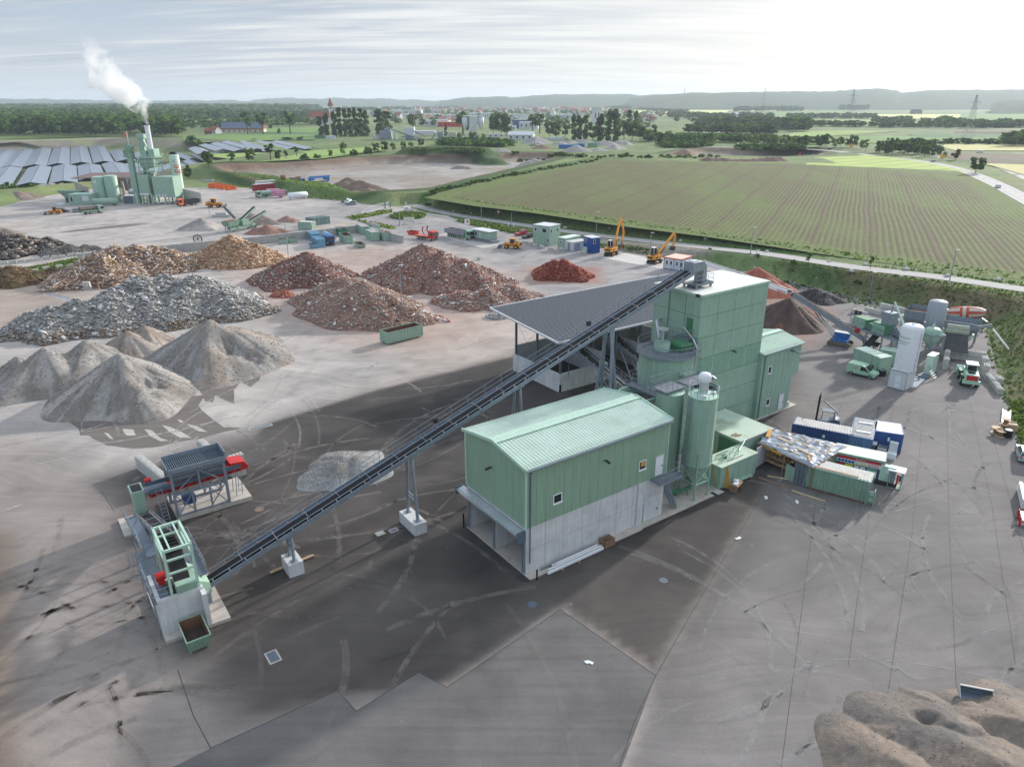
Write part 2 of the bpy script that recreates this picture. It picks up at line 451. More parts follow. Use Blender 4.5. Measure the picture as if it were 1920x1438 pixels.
zd=zone([(150,905),(330,845),(480,805),(700,738),(960,672),(1040,640),(1200,640),(1500,700),(1440,905),(1380,1010),(1230,1265),(1050,1150),(838,1300),(640,1330),(395,1400),(330,1250),(215,1080),(190,960)],9)
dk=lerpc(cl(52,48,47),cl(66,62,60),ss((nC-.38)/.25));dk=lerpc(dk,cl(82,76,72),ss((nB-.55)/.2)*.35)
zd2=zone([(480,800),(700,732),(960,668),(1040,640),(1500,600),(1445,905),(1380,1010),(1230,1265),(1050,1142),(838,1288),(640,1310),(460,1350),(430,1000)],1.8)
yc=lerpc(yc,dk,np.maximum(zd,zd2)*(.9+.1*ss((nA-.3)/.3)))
zl=zone([(-250,820),(90,850),(200,930),(260,1130),(380,1330),(440,1500),(-300,1500)],10)
yc=lerpc(yc,cl(132,123,117),zl*.8)
yc=lerpc(yc,cl(118,104,92),zone([(-200,960),(22,1000),(30,1250),(45,1500),(-300,1500)],2.5)*.9)
yc=lerpc(yc,cl(164,136,122),zone([(430,500),(700,460),(1000,520),(900,640),(700,660),(500,600)],16)*.55)
yc=lerpc(yc,cl(150,108,92),zone([(985,500),(1125,500),(1130,532),(1000,532)],5)*.8)
yc=lerpc(yc,cl(150,112,96),zone([(1400,540),(1560,580),(1520,650),(1400,620)],8)*.6)
yc=lerpc(yc,cl(104,96,90),zone([(110,432),(210,420),(280,418),(230,432),(130,444)],5)*ss((nC-.35)/.2)*.9)
yc=lerpc(yc,cl(150,130,114),zone([(-200,520),(120,525),(220,560),(150,620),(-200,640)],14)*.6)
stain=ss((fbm(YX*.4+3,YY*.4,3)-.62)/.1)*.25
yc=lerpc(yc,cl(96,90,86),stain)
yc*=(.9+.2*nB)[...,None]
yn,yw=YX.shape
yi=np.arange(yn*yw).reshape(yn,yw)
YQ=np.stack([yi[:-1,:-1],yi[:-1,1:],yi[1:,1:],yi[1:,:-1]],-1).reshape(-1,4)
Dm=D.ravel()[YQ];keep=(Dm.min(1)<0)&(Dm.max(1)<YS*1.6)
YQ=YQ[keep]
used=np.unique(YQ);rm=np.full(yn*yw,-1);rm[used]=np.arange(len(used))
def yard_mat(key):
 m=bpy.data.materials.new(key);t=NT(m)
 a=t.n('ShaderNodeAttribute',attribute_name='Col').outputs[0]
 tc=t.n('ShaderNodeTexCoord').outputs['Object']
 fine=t.noise(tc,5,4,.7);k1=t.ramp(fine,.3,.7,.9,1.1)
 big=t.noise(tc,.16,5,.62,.4);k2=t.ramp(big,.3,.7,.84,1.16)
 wv=t.n('ShaderNodeVectorMath',operation='MULTIPLY_ADD');t.l(t.noise(tc,.03,2,.5,0,1),wv.inputs[0]);wv.inputs[1].default_value=(30,30,0);t.l(tc,wv.inputs[2]);tc2=wv.outputs[0]
 st=t.noise(t.mapv(tc2,(.09,1.1,1),(0,0,R(-40))),1.0,5,.65,.5);k3=t.ramp(st,.32,.7,.92,1.08)
 st2=t.noise(t.mapv(tc2,(.1,1.3,1),(0,0,R(38))),.8,4,.6,.8);k4=t.ramp(st2,.35,.7,.94,1.06)
 k=t.math('MULTIPLY',t.math('MULTIPLY',k1,k2),t.math('MULTIPLY',k3,k4))
 c=t.mix(1.0,a,k,'MULTIPLY')
 sp=t.ramp(t.noise(tc,1.7,2,.4),.74,.8,0,.22)
 c=t.mix(sp,c,srgb(190,180,170))
 t.out(c,.86,0,fine,.25,.02,.3)
 return m
M_yard=yard_mat('dusty_asphalt')
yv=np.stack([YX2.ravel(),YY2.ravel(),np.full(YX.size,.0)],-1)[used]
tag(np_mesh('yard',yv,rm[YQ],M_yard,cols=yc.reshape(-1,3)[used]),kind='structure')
def flat(name,pts,mat,z,kind='structure'):
 P=[G(p[0],p[1])for p in pts]
 m=MB();m.sheet([(p.x,p.y,z)for p in P]);o=m.build(name,mat,recalc=False)
 return tag(o,kind=kind)
def asphalt(key,c,var=.16,streakdir=-32,light=None):
 m=bpy.data.materials.new(key);t=NT(m);tc=t.n('ShaderNodeTexCoord').outputs['Object']
 fine=t.noise(tc,5,4,.7);big=t.noise(tc,.2,5,.62,.4)
 st=t.noise(t.mapv(tc,(.05,1.2,1),(0,0,R(streakdir))),1.0,5,.65,.5)
 k=t.math('MULTIPLY',t.math('MULTIPLY',t.ramp(fine,.3,.7,.92,1.08),t.ramp(big,.3,.7,1-var,1+var)),t.ramp(st,.32,.7,.88,1.14))
 col=t.mix(1.0,c,k,'MULTIPLY')
 sp=t.ramp(t.noise(tc,1.1,3,.6),.7,.8,0,.22)
 col=t.mix(sp,col,srgb(182,176,170))
 t.out(col,.86,0,fine,.25,.02,.3)
 return m
M_asp1=asphalt('worn_grey_asphalt',srgb(103,100,98),.2,-32)
M_asp2=asphalt('right_lane_asphalt',srgb(134,130,128),.16,62)
flat('asphalt_patch',[(1050,1142),(1230,1266),(1120,1560),(-200,1700),(395,1402),(632,1294),(668,1333),(785,1260),(838,1288)],M_asp1,.004)
M_joint=M('asphalt_seam',(.045,.042,.04),.9,var=.3,scale=.5)
def strip(m,a,b,w,z):
 d=(b-a);n=Vector((-d.y,d.x,0)).normalized()*w/2
 m.sheet([(a+n).to_tuple()[:2]+(z,),(a-n).to_tuple()[:2]+(z,),(b-n).to_tuple()[:2]+(z,),(b+n).to_tuple()[:2]+(z,)])
jm=MB()
def joint(pts,w=.1,z=.008):
 w*=.62
 P=[G(x,y)for x,y in pts]
 for a,b in zip(P[:-1],P[1:]):strip(jm,a,b,w,z)
joint([(395,1402),(632,1294),(668,1333),(785,1260),(838,1288),(1050,1142),(1230,1266)],.09)
joint([(1440,908),(1380,1010),(1290,1160),(1230,1266),(1190,1350),(1120,1560)],.07)
joint([(333,1255),(362,1340),(395,1402)],.08);joint([(190,920),(215,960)],.06)
for(a,b,c)in(((1600,700),(1540,860),(1465,1438)),((1680,745),(1630,960),(1590,1250)),((1730,780),(1710,1000),(1660,1330)),((1775,760),(1780,1000),(1800,1440)),((1815,740),(1860,950),(1905,1250)),((1848,770),(1900,960),(1990,1300))):
 joint([a,b,c],.05)
joint([(0,838),(150,806)],.06);joint([(480,803),(700,735),(962,664)],.06);joint([(560,842),(700,805),(860,760)],.05)
tag(jm.build('asphalt_seams',M_joint,recalc=False),kind='structure')
cm=MB()
P=[G(x,y)for x,y in[(700,1243),(745,1226),(800,1206),(860,1180),(905,1155),(930,1130),(955,1100),(975,1088)]]
for a,b in zip(P[:-1],P[1:]):strip(cm,a,b,.06,.012)
strip(cm,G(712,1238),G(768,1222),.18,.013)
cc=G(985,1084);cm.sheet([(cc.x+.85*math.cos(t)*(1+.1*math.sin(3*t)),cc.y+.6*math.sin(t),.016)for t in[2*math.pi*i/18 for i in range(18)]])
tag(cm.build('asphalt_cracks',M_joint,recalc=False),kind='structure')
M_wet=asphalt('wet_asphalt',srgb(112,104,99),.1)
def c5(pts,s=3.195,oy=400,ox=0):return[(ox+x/s,oy+y/s)for x,y in pts]
def wobbly(pts,amp=.6,n=4):
 out=[]
 for(a,b)in zip(pts,pts[1:]+pts[:1]):
  for i in range(n):
   t=i/n;out.append((a[0]+(b[0]-a[0])*t+rnd.uniform(-amp,amp)*(i>0),a[1]+(b[1]-a[1])*t+rnd.uniform(-amp,amp)*.5*(i>0)))
 return out
flat('wet_patch',wobbly(c5([(340,1180),(400,1240),(470,1290),(480,1330),(530,1330),(560,1350),(640,1390),(800,1410),(940,1400),(1060,1370),(1200,1350),(1340,1310),(1450,1285),(1340,1280),(1270,1230),(1210,1180),(1190,1150),(1230,1090),(900,1100)])),M_wet,.005)
flat('wet_patch',wobbly(c5([(1190,1050),(1420,985),(1560,950),(1555,1000),(1500,1040),(1440,1010),(1400,1060),(1405,1142),(1350,1120),(1290,1090),(1275,1132),(1230,1125)])),M_wet,.0055)
M_dry=asphalt('dry_dusty_asphalt',srgb(178,170,163),.08)
for q in([(620,1310),(650,1320),(682,1352),(660,1350)],[(735,1290),(800,1295),(812,1330),(760,1330),(740,1310)],[(865,1292),(910,1300),(960,1345),(1010,1362),(960,1365),(900,1335)],[(970,1268),(1020,1280),(1090,1310),(1150,1345),(1080,1345),(1010,1305)],[(1062,1233),(1090,1240),(1100,1256),(1075,1250)],[(1115,1262),(1180,1275),(1245,1310),(1190,1305)]):
 flat('dry_patch',wobbly(c5(q),.4,3),M_dry,.009)
M_puddle=M('shallow_water',srgb(150,152,158),.08,var=.05,streak=0,spec=.8)
flat('water',wobbly(c5([(215,425),(250,430),(300,470),(400,500),(440,520),(380,520),(300,495),(225,455)]),.5,3),M_puddle,.006)
def mark_mat(key,c,al):
 m=bpy.data.materials.new(key);t=NT(m);tc=t.n('ShaderNodeTexCoord').outputs['Object']
 b=t.n('ShaderNodeBsdfPrincipled',i_Roughness=.9);b.inputs['Base Color'].default_value=(*c,1)
 t.l(t.ramp(t.noise(tc,.9,5,.75),.38,.7,0,al),b.inputs['Alpha']);t.l(b.outputs[0],t.n('ShaderNodeOutputMaterial').inputs[0]);return m
def marks(name,n,polys,mat,z,seed,w=(.25,.6),rad=(6,40),arc=(.3,1.4)):
 rs=random.Random(seed);m=MB();P=W(polys);xs=[p.x for p in P];ys=[p.y for p in P];k=0
 while k<n:
  x,y=rs.uniform(min(xs),max(xs)),rs.uniform(min(ys),max(ys))
  if sd_poly(np.array([x]),np.array([y]),P)[0]>-2:continue
  k+=1;r=rs.uniform(*rad);a0=rs.choice((.62,.62+math.pi/2,-.6,2.2))+rs.uniform(-.5,.5);da=rs.uniform(*arc)*min(1,14/r);sg=rs.choice((-1,1));ww=rs.uniform(*w)
  for off in((0,)if rs.random()<.4 else(0,2.0)):
   q=[(x+(r+off)*(math.cos(a0+sg*da*i/14)-math.cos(a0)),y+(r+off)*(math.sin(a0+sg*da*i/14)-math.sin(a0)))for i in range(15)]
   e=[Vector((q[min(i+1,14)][0]-q[max(i-1,0)][0],q[min(i+1,14)][1]-q[max(i-1,0)][1])).normalized()*ww/2 for i in range(15)];zz=z+.00026*k+(.00013 if off else 0)
   m.add([(q[i][0]-s_*e[i].y,q[i][1]+s_*e[i].x,zz)for i in range(15)for s_ in(1,-1)],[(2*i,2*i+1,2*i+3,2*i+2)for i in range(14)])
 return tag(m.build(name,mat,recalc=False),kind='structure')
marks('tyre_marks',70,[(230,930),(480,815),(900,690),(1000,800),(880,1000),(980,1090),(1230,1100),(1180,1220),(1050,1140),(840,1280),(640,1310),(330,1250)],mark_mat('dust_marks',srgb(150,142,136),.34),.018,1)
marks('tyre_marks',46,[(0,700),(500,640),(950,640),(700,730),(480,800),(150,900),(0,1000)],mark_mat('pale_marks',srgb(196,190,184),.4),.04,2)
marks('tyre_marks',60,[(0,390),(640,380),(1200,470),(1300,520),(950,560),(650,640),(0,640)],mark_mat('grey_marks',srgb(128,122,116),.2),.055,3,(.3,.7))
marks('tyre_marks',90,[(1440,800),(1840,640),(1910,850),(1919,1430),(1150,1430),(1300,1160)],mark_mat('scuff_marks',srgb(176,172,168),.3),.022,4,(.12,.5))
marks('tyre_marks',40,[(1440,800),(1840,640),(1910,850),(1919,1430),(1150,1430),(1300,1160)],mark_mat('rubber_marks',srgb(90,86,84),.16),.048,5,(.15,.4))
marks('tyre_marks',40,[(20,1000),(200,1000),(320,1250),(390,1420),(0,1430)],mark_mat('brown_marks',srgb(128,118,108),.22),.075,6,(.3,.7))
# fields, roads 
def sheet_on(name,poly,mat,dz=.05,z=NAT):
 m=MB();m.sheet([(p.x,p.y,z+dz)for p in poly]);o=m.build(name,mat,recalc=False);return tag(o,kind='structure')
def crop_mat():
 m=bpy.data.materials.new('crop_rows');t=NT(m);tc=t.n('ShaderNodeTexCoord').outputs['Object']
 warp=t.n('ShaderNodeVectorMath',operation='ADD')
 nz=t.noise(tc,.012,2,.5,0,1)
 sub=t.n('ShaderNodeVectorMath',operation='MULTIPLY_ADD');t.l(nz,sub.inputs[0]);sub.inputs[1].default_value=(2.6,2.6,0);sub.inputs[2].default_value=(-1.3,-1.3,0)
 t.l(tc,warp.inputs[0]);t.l(sub.outputs[0],warp.inputs[1])
 w=t.n('ShaderNodeTexWave',wave_type='BANDS',bands_direction='X',i_Scale=.19,i_Distortion=.0)
 t.l(t.mapv(warp.outputs[0],(1,1,1),(0,0,ROWANG)),w.inputs['Vector'])
 rows=t.ramp(w.outputs[1],.25,.7)
 w2=t.n('ShaderNodeTexWave',wave_type='BANDS',bands_direction='X',i_Scale=.021,i_Distortion=.3)
 t.l(t.mapv(warp.outputs[0],(1,1,1),(0,0,ROWANG)),w2.inputs['Vector'])
 tram=t.ramp(w2.outputs[1],.93,.99)
 pat=t.ramp(t.noise(t.mapv(tc,(1,.25,1),(0,0,ROWANG)),.03,4,.6),.42,.68)
 green=t.mix(t.ramp(t.noise(tc,.4,4,.7),.3,.7),srgb(88,108,54),srgb(112,126,72))
 soil=t.mix(t.ramp(t.noise(tc,.5,4,.7),.3,.7),srgb(88,74,60),srgb(104,90,74))
 e=t.n('ShaderNodeAttribute',attribute_name='edge').outputs[2]
 f=t.math('MULTIPLY',rows,t.ramp(pat,0,1,1.0,.1));f=t.math('ADD',f,t.math('MULTIPLY',pat,-.1))
 f=t.math('MULTIPLY',t.math('ADD',f,t.math('MULTIPLY',tram,.4),True),e)
 t.out(t.mix(t.math('ADD',f,.18),green,soil),.95,0,rows,.4,.2,.15)
 return m
fa=G(1660,490,NAT);fb=G(1640,330,NAT)
ROWANG=-(math.atan2(fb.y-fa.y,fb.x-fa.x)-math.pi/2)
M_crop=crop_mat()
fx=np.arange(min(p.x for p in field_poly),330,3.0);fy=np.arange(100,560,3.0)
FX,FY=np.meshgrid(fx,fy);fd=sd_poly(FX,FY,field_poly)
fdx=(sd_poly(FX+eps,FY,field_poly)-fd)/eps;fdy=(sd_poly(FX,FY+eps,field_poly)-fd)/eps
fo=(fd>0)&(fd<5);FXs=np.where(fo,FX-fdx*fd,FX);FYs=np.where(fo,FY-fdy*fd,FY)
fi=np.arange(FX.size).reshape(FX.shape);fq=np.stack([fi[:-1,:-1],fi[:-1,1:],fi[1:,1:],fi[1:,:-1]],-1).reshape(-1,4)
fm=fd.ravel()[fq];fq=fq[(fm.min(1)<0)&(fm.max(1)<5)];fu=np.unique(fq);fr=np.full(FX.size,-1);fr[fu]=np.arange(len(fu))
fo_=np_mesh('field',np.stack([FXs.ravel(),FYs.ravel(),np.full(FX.size,NAT+.06)],-1)[fu],fr[fq],M_crop)
head=ss((-fd-5-5*fbm(FX*.05,FY*.05,2))/6).ravel()[fu]
at_=fo_.data.attributes.new('edge','FLOAT','POINT');at_.data.foreach_set('value',head.astype(np.float32))
tag(fo_,kind='structure')
def field_mat(key,c1,c2,sc=.05,stripe=0.0,rot=0.0):
 m=bpy.data.materials.new(key);t=NT(m);tc=t.n('ShaderNodeTexCoord').outputs['Object']
 n=t.ramp(t.noise(tc,sc,5,.65),.3,.7);f=t.ramp(t.noise(tc,sc*14,4,.7),.3,.7,.86,1.14)
 c=t.mix(1.0,t.mix(n,c1,c2),f,'MULTIPLY')
 if stripe:
  w=t.n('ShaderNodeTexWave',wave_type='BANDS',bands_direction='X',i_Scale=stripe,i_Distortion=.4)
  t.l(t.mapv(tc,(1,1,1),(0,0,rot)),w.inputs['Vector'])
  c=t.mix(t.ramp(w.outputs[1],.93,.98,0,.5),c,srgb(120,110,70))
 t.out(c,.95,0,spec=.15)
 return m
M_barley=field_mat('pale_green_barley',srgb(176,190,112),srgb(160,178,98),.05,.02,ROWANG+.5)
sheet_on('barley_field',W([(1510,309),(1522,299),(1538,289),(1600,289),(1660,294),(1740,306),(1818,322),(1700,317),(1600,313)],NAT),M_barley,.09)
M_road=asphalt('light_road_asphalt',srgb(168,164,160),.06,20)
def ribbon(name,pts,w,mat,dz=.05):
 m=MB();n=len(pts);L=[];Rr=[]
 for i,p in enumerate(pts):
  d=(pts[min(i+1,n-1)]-pts[max(i-1,0)]);d.z=0;d.normalize();k=Vector((-d.y,d.x,0))*w/2
  L.append(p+k);Rr.append(p-k)
 vs=[(q.x,q.y,q.z+dz)for pr in zip(L,Rr)for q in pr]
 m.add(vs,[(2*i,2*i+1,2*i+3,2*i+2)for i in range(n-1)])
 return tag(m.build(name,mat,recalc=False),kind='structure')
def smooth_line(P,k=6):
 out=[]
 for i in range(len(P)-1):
  p0=P[max(i-1,0)];p1=P[i];p2=P[i+1];p3=P[min(i+2,len(P)-1)]
  for j in range(k):
   t=j/k
   out.append(.5*((2*p1)+(p2-p0)*t+(2*p0-5*p1+4*p2-p3)*t*t+(3*p1-p0-3*p2+p3)*t**3))
 return out+[P[-1]]
ribbon('service_road',smooth_line(road_pts),5.2,M_road,.06)
M_kerb=M('kerb_stone',srgb(176,174,170),.85)
main_px=[(2100,470),(1980,405),(1920,373),(1865,344),(1800,318),(1735,304),(1660,295),(1600,288),(1555,283),(1490,279),(1400,277),(1290,276)]
mp=smooth_line([G(x,y,NAT)for x,y in main_px])
ribbon('main_road',mp,8.0,M_road,.08)
lm=MB();M_paint=M('road_paint',(.75,.75,.73),.7)
acc=0
for a,b in zip(mp[:-1],mp[1:]):
 L=(b-a).length;k=max(1,int(L/9))
 for i in range(k):
  p=a.lerp(b,(i+.1)/k);q=a.lerp(b,(i+.5)/k);strip(lm,p,q,.18,NAT+.1)
 d=(b-a).normalized();nn=Vector((-d.y,d.x,0))*3.6
 strip(lm,a+nn,b+nn,.16,NAT+.1);strip(lm,a-nn,b-nn,.16,NAT+.1)
tag(lm.build('road_markings',M_paint,recalc=False),kind='structure')
ribbon('cycle_path',smooth_line([G(x,y,NAT)for x,y in[(2050,395),(1930,338),(1860,310),(1800,302),(1750,300)]]),4.5,M_road,.07)
ribbon('side_road',[G(x,y,NAT)for x,y in[(1750,296),(1840,286),(1990,290)]],8,M_road,.07)
tan=field_mat('track_gravel',srgb(176,164,148),srgb(160,150,138))
ribbon('dirt_track',smooth_line([G(x,y,5.8)for x,y in[(-120,271),(0,266),(120,263),(230,260)]]),9,tan,.3)
FM={'g1':field_mat('meadow_green',srgb(120,146,84),srgb(104,132,74),.01),'g2':field_mat('bright_meadow',srgb(148,168,98),srgb(130,154,86),.01),'y':field_mat('ripe_pale_field',srgb(206,206,140),srgb(190,196,128),.01),'b':field_mat('bare_soil',srgb(120,110,92),srgb(104,98,82),.01),'d':field_mat('dark_crop',srgb(96,124,88),srgb(82,112,76),.01),'t':field_mat('straw_field',srgb(200,190,136),srgb(184,180,124),.02)}
far_fields=[('b',[(1790,300),(1760,289),(1990,291),(1990,312),(1860,308)]),('t',[(1860,312),(1830,307),(1990,312),(1990,370),(1940,335)]),('t',[(1765,276),(1775,270),(1990,272),(1990,284),(1790,283)]),('g1',[(1560,257),(1780,256),(1990,262),(1990,268),(1700,270),(1440,268)]),('g2',[(1500,246),(1690,246),(1560,256),(1460,258)]),('d',[(1700,252),(1800,252),(1990,252),(1990,260),(1720,259)]),('b',[(1790,244),(1990,246),(1990,251),(1790,250)]),('y',[(1580,215),(1800,215),(1806,224),(1590,222)]),('g1',[(1810,215),(1990,214),(1990,231),(1780,229)]),('g2',[(1500,226),(1600,224),(1800,232),(1990,234),(1990,239),(1480,238)]),('y',[(1360,207),(1580,204),(1580,206),(1380,210)]),('y',[(1640,203.5),(1870,203),(1860,208),(1660,206)]),('g2',[(1280,203),(1540,203),(1640,203.5),(1400,205)]),('g1',[(1410,211),(1580,209),(1590,222),(1400,221)]),('y',[(1100,207),(1370,206),(1360,213),(1180,214)]),('g2',[(960,202),(1180,202),(1360,203),(1180,207),(960,206)]),('y',[(1200,213),(1330,212),(1380,217),(1280,219)]),('d',[(1290,219),(1420,217),(1480,228),(1300,227)]),('g2',[(1290,236),(1400,236),(1400,240),(1300,241)]),('g2',[(330,226),(420,224),(430,229),(320,233)]),('g1',[(500,229),(600,228),(600,233),(480,236)]),('g1',[(470,240),(600,242),(590,250),(470,250)]),('d',[(390,252),(600,250),(590,264),(380,264)]),('g2',[(360,292),(560,286),(720,276),(720,284),(600,300),(480,306)]),('g1',[(340,258),(420,253),(590,254),(590,262),(350,270)]),('g2',[(0,257),(160,255),(230,257),(0,262)]),('g2',[(600,202),(830,202),(830,203),(640,204)]),('g1',[(1380,270),(1540,272),(1540,279),(1390,278)])]
for i,(k,pts)in enumerate(far_fields):
 sheet_on('field',W(pts,NAT),FM[k],.3+.02*i,NAT)
# hills on the skyline (wooded ridges) 
def hill_mat(key,c1,c2):
 m=bpy.data.materials.new(key);t=NT(m);tc=t.n('ShaderNodeTexCoord').outputs['Object']
 n=t.ramp(t.noise(tc,.012,6,.7),.35,.65)
 t.out(t.mix(n,c1,c2),.95,0,spec=.1);return m
M_hill=hill_mat('wooded_hill',(.022,.04,.018),(.05,.075,.03))
def ridge(pts,dist,foot,thick,bump):
 xs=np.linspace(pts[0][0],pts[-1][0],420);ys=np.interp(xs,[p[0]for p in pts],[p[1]for p in pts])
 rows=[];prof=[0,.1,.25,.45,.65,.85,1.0,1.3,1.8]
 for k,f in enumerate(prof):
  dd=foot+(dist-foot)*min(f,1)+(thick*(f-1)if f>1 else 0)
  row=[]
  for x,y in zip(xs,ys):
   top=AT(x,y,dist);p=AT(x,300,dist);X=top.x*dd/dist
   hgt=NAT-3+(top.z-NAT+3)*(1-(1-min(f,1))**1.6 if f<=1 else max(0,1-(f-1)*1.2))
   row.append((X,dd,hgt+(mnoise.noise((X*.004,dd*.004,k))*bump*1.6+mnoise.noise((X*.03,dd*.03,3))*bump*.5)*min(1,f*2)))
  rows.append(row)
 V=np.array(rows).reshape(-1,3);n=len(xs);i=np.arange(V.shape[0]).reshape(len(prof),n)
 Fh=np.stack([i[:-1,:-1],i[:-1,1:],i[1:,1:],i[1:,:-1]],-1).reshape(-1,4)
 return tag(np_mesh('hills',V,Fh,M_hill,smooth=False),kind='structure')
ridge([(-260,184),(0,186),(100,187),(200,189),(300,189),(400,190),(520,186),(640,185),(740,185.5),(780,189),(900,189),(1100,188)],8600,6600,1500,14)
ridge([(825,191),(850,186.5),(880,183),(930,181),(950,181.5),(958,183),(1000,179),(1100,177),(1180,176),(1200,179.5),(1230,177),(1300,175),(1400,173)],6800,4800,1200,9)
ridge([(1180,184),(1240,179),(1300,175.5),(1400,173),(1500,171.5),(1560,172),(1600,169),(1650,167),(1684,172),(1690,174.5),(1740,169),(1800,170.5),(1860,170),(1920,168),(2160,165)],5000,3700,1000,7)
ridge([(1860,196),(1885,190),(1930,187),(2160,184)],3000,2500,500,6)
# the plant: everything follows one building grid 
TH=.622;PO=Vector((1.246,54.377,0))
UX=Vector((math.cos(TH),math.sin(TH),0));VX=Vector((-math.sin(TH),math.cos(TH),0))
def PU(u,v,z=0.0):return PO+UX*u+VX*v+Vector((0,0,z))
def plant(name,label,cat,u,v,z=0.0,rz=0.0,group=None):return thing(name,label,cat,PU(u,v,z),TH+rz,group)
def opening(parent,name,x0,x1,z0,z1,y,fm=M_white,gm=M_glass,sill=True,face=-1):
 """window in a wall whose face looks to -y: reveal frame with a recessed dark pane"""
 m=MB();f=.09
 for(a,b,c,d)in((x0,x1,z0,z0+f),(x0,x1,z1-f,z1),(x0,x0+f,z0+f,z1-f),(x1-f,x1,z0+f,z1-f)):
  m.box(a,b,y-.05,y+.12,c,d)
 if sill:m.box(x0-.05,x1+.05,y-.13,y-.05,z0-.04,z0+.05)
 w=m.build(name,fm,parent)
 p=MB();p.box(x0+f,x1-f,y-.012,y+.1,z0+f,z1-f);p.build('pane',gm,w)
 return w
def ribbed_roof(parent,name,A,B,Cc,Dd,n,mat,t=.12,rh=.06,rw=.05,guard=False):
 """sloping sheet A-B (eave) to D-C (ridge) with n standing seams"""
 m=MB();m.plate([A,B,Cc,Dd],t);A,B,Cc,Dd=map(Vector,(A,B,Cc,Dd))
 nr=(B-A).cross(Dd-A).normalized()
 for i in range(n+1):
  f=i/n;p=A.lerp(B,f);q=Dd.lerp(Cc,f)
  m.beam(p+nr*rh/2,q+nr*rh/2,rw,rh,nr)
  if guard and i<n:
   for k in(.06,.12):
    c=p.lerp(q,k)+nr*.09;m.beam(c-(B-A).normalized()*.12,c+(B-A).normalized()*.12,.05,.05,nr)
 return m.build(name,mat,parent)
hall=plant('hall','green hall on a grey concrete base with two open bays and a pale ribbed roof','building',0,0)
HL,HW,HG,HE,HR=17.6,9.75,4.9,10.8,11.55
m=MB();m.box(0,HL,0,.3,.12,HG);m.box(0,HL,HW-.3,HW,.12,HG);m.box(HL-.3,HL,.3,HW-.3,.12,HG)
m.box(.1,HL-.3,4.85,5.15,.12,HG-.02);m.box(.02,.45,.3,HW-.3,HG-.5,HG-.01);m.box(9,HL-.3,.3,4.85,HG-.1,HG);m.box(5,HL-.3,.3,4.85,HG-.35,HG-.1);m.box(5,HL-.3,5.15,HW-.3,HG-.35,HG-.1)
m.box(13.8,14.5,-.12,0,.12,HG)
base_wall=m.build('concrete_wall',M_conc,hall)
m=MB()
for x in(2.2,4.4,6.6,8.8,11,13.2):m.box(x,x+.02,-.004,0,.2,HG)
m.box(0,13.8,-.004,0,2.5,2.52);m.box(14.5,HL,-.004,0,2.9,2.92)
m.build('formwork_joint',M('concrete_joint',srgb(120,122,124),.9),base_wall)
m=MB();m.box(-.15,HL,.0,HW,.02,.12);m.box(-.15,14,-.9,0,.0,.1);m.build('floor_slab',M_concwarm,hall)
m=MB();m.yz([(-.06,HG),(HW+.06,HG),(HW+.06,HE),(HW/2,HR),(-.06,HE)],-.06,HL+.06)
upper=m.build('cladding',M_greenhall,hall)
m=MB()
for i in range(1,17):x=i*HL/17;m.box(x,x+.025,-.066,-.06,HG,HE-.05)
for i in range(1,10):y=i*HW/10;m.box(-.063,-.06,y,y+.012,HG,HE+.05)
m.build('panel_joint',M_seam,upper)
m=MB();m.box(-.1,.02,-.1,.1,HG,HE);m.box(HL-.02,HL+.1,-.1,.1,HG,HE);m.box(-.1,.02,HW-.1,HW+.1,HG,HE);m.build('corner_trim',M_greenpale,upper)
EO=.25
sl_=(HR-HE)/(HW/2)
roofs=[]
ribbed_roof(hall,'roof',(-EO,-EO,HE+.12-EO*sl_),(HL+EO,-EO,HE+.12-EO*sl_),(HL+EO,HW/2,HR+.12),(-EO,HW/2,HR+.12),50,M_greenskylit,guard=True)
ribbed_roof(hall,'roof',(HL+EO,HW+EO,HE+.12-EO*sl_),(-EO,HW+EO,HE+.12-EO*sl_),(-EO,HW/2,HR+.12),(HL+EO,HW/2,HR+.12),50,M_greenskylit,guard=True)
m=MB();m.beam((-EO,HW/2-.3,HR+.14),(HL+EO,HW/2-.3,HR+.14),.62,.07);m.beam((-EO,HW/2+.3,HR+.14),(HL+EO,HW/2+.3,HR+.14),.62,.07);m.build('ridge_cap',M_greenpale,hall)
for x in(-EO-.02,HL+EO+.02):
 m=MB();m.beam((x,-EO,HE-EO*sl_+.1),(x,HW/2,HR+.13),.12,.3);m.beam((x,HW/2,HR+.13),(x,HW+EO,HE-EO*sl_+.1),.12,.3)
 m.build('verge_trim',M_greenpale,hall)
m=MB();m.beam((-EO,-EO-.08,HE-.08),(HL+EO,-EO-.08,HE-.08),.16,.14);m.build('gutter',M_steel,hall)
m=MB();m.tubes([(.35,-EO-.05,HE-.12),(.35,-.14,HE-.5),(.35,-.14,1.2)],.06);m.build('downpipe',M_steeldk,hall)
opening(hall,'window',2.95,3.98,6.35,7.32,-.06)
w2=opening(hall,'window',13.65,14.65,6.38,7.42,-.06);w2['label']='window with an orange board behind its pane'
m=MB();m.box(13.95,14.5,-.078,-.072,6.75,7.3);m.build('board',M_wood,w2)
def door(parent,x0,x1,z0,z1,y,mat=M_white):
 m=MB();m.box(x0,x1,y-.05,y+.05,z0,z1);d=m.build('door',mat,parent)
 m=MB()
 for(a,b,c,e)in((x0-.06,x0,z0,z1+.06),(x1,x1+.06,z0,z1+.06),(x0,x1,z1,z1+.06)):m.box(a,b,y-.07,y+.03,c,e)
 m.build('frame',M_greenpale,d)
 m=MB();m.box(x1-.2,x1-.08,y-.12,y-.05,z0+.95,z0+1.05);m.build('handle',M_lamp,d)
 return d
door(hall,16.0,17.05,5.05,7.2,-.07)
d_=door(hall,14.85,16.85,.15,2.2,-.02,M_whited);d_['label']='wide pale lower door in the concrete wall'
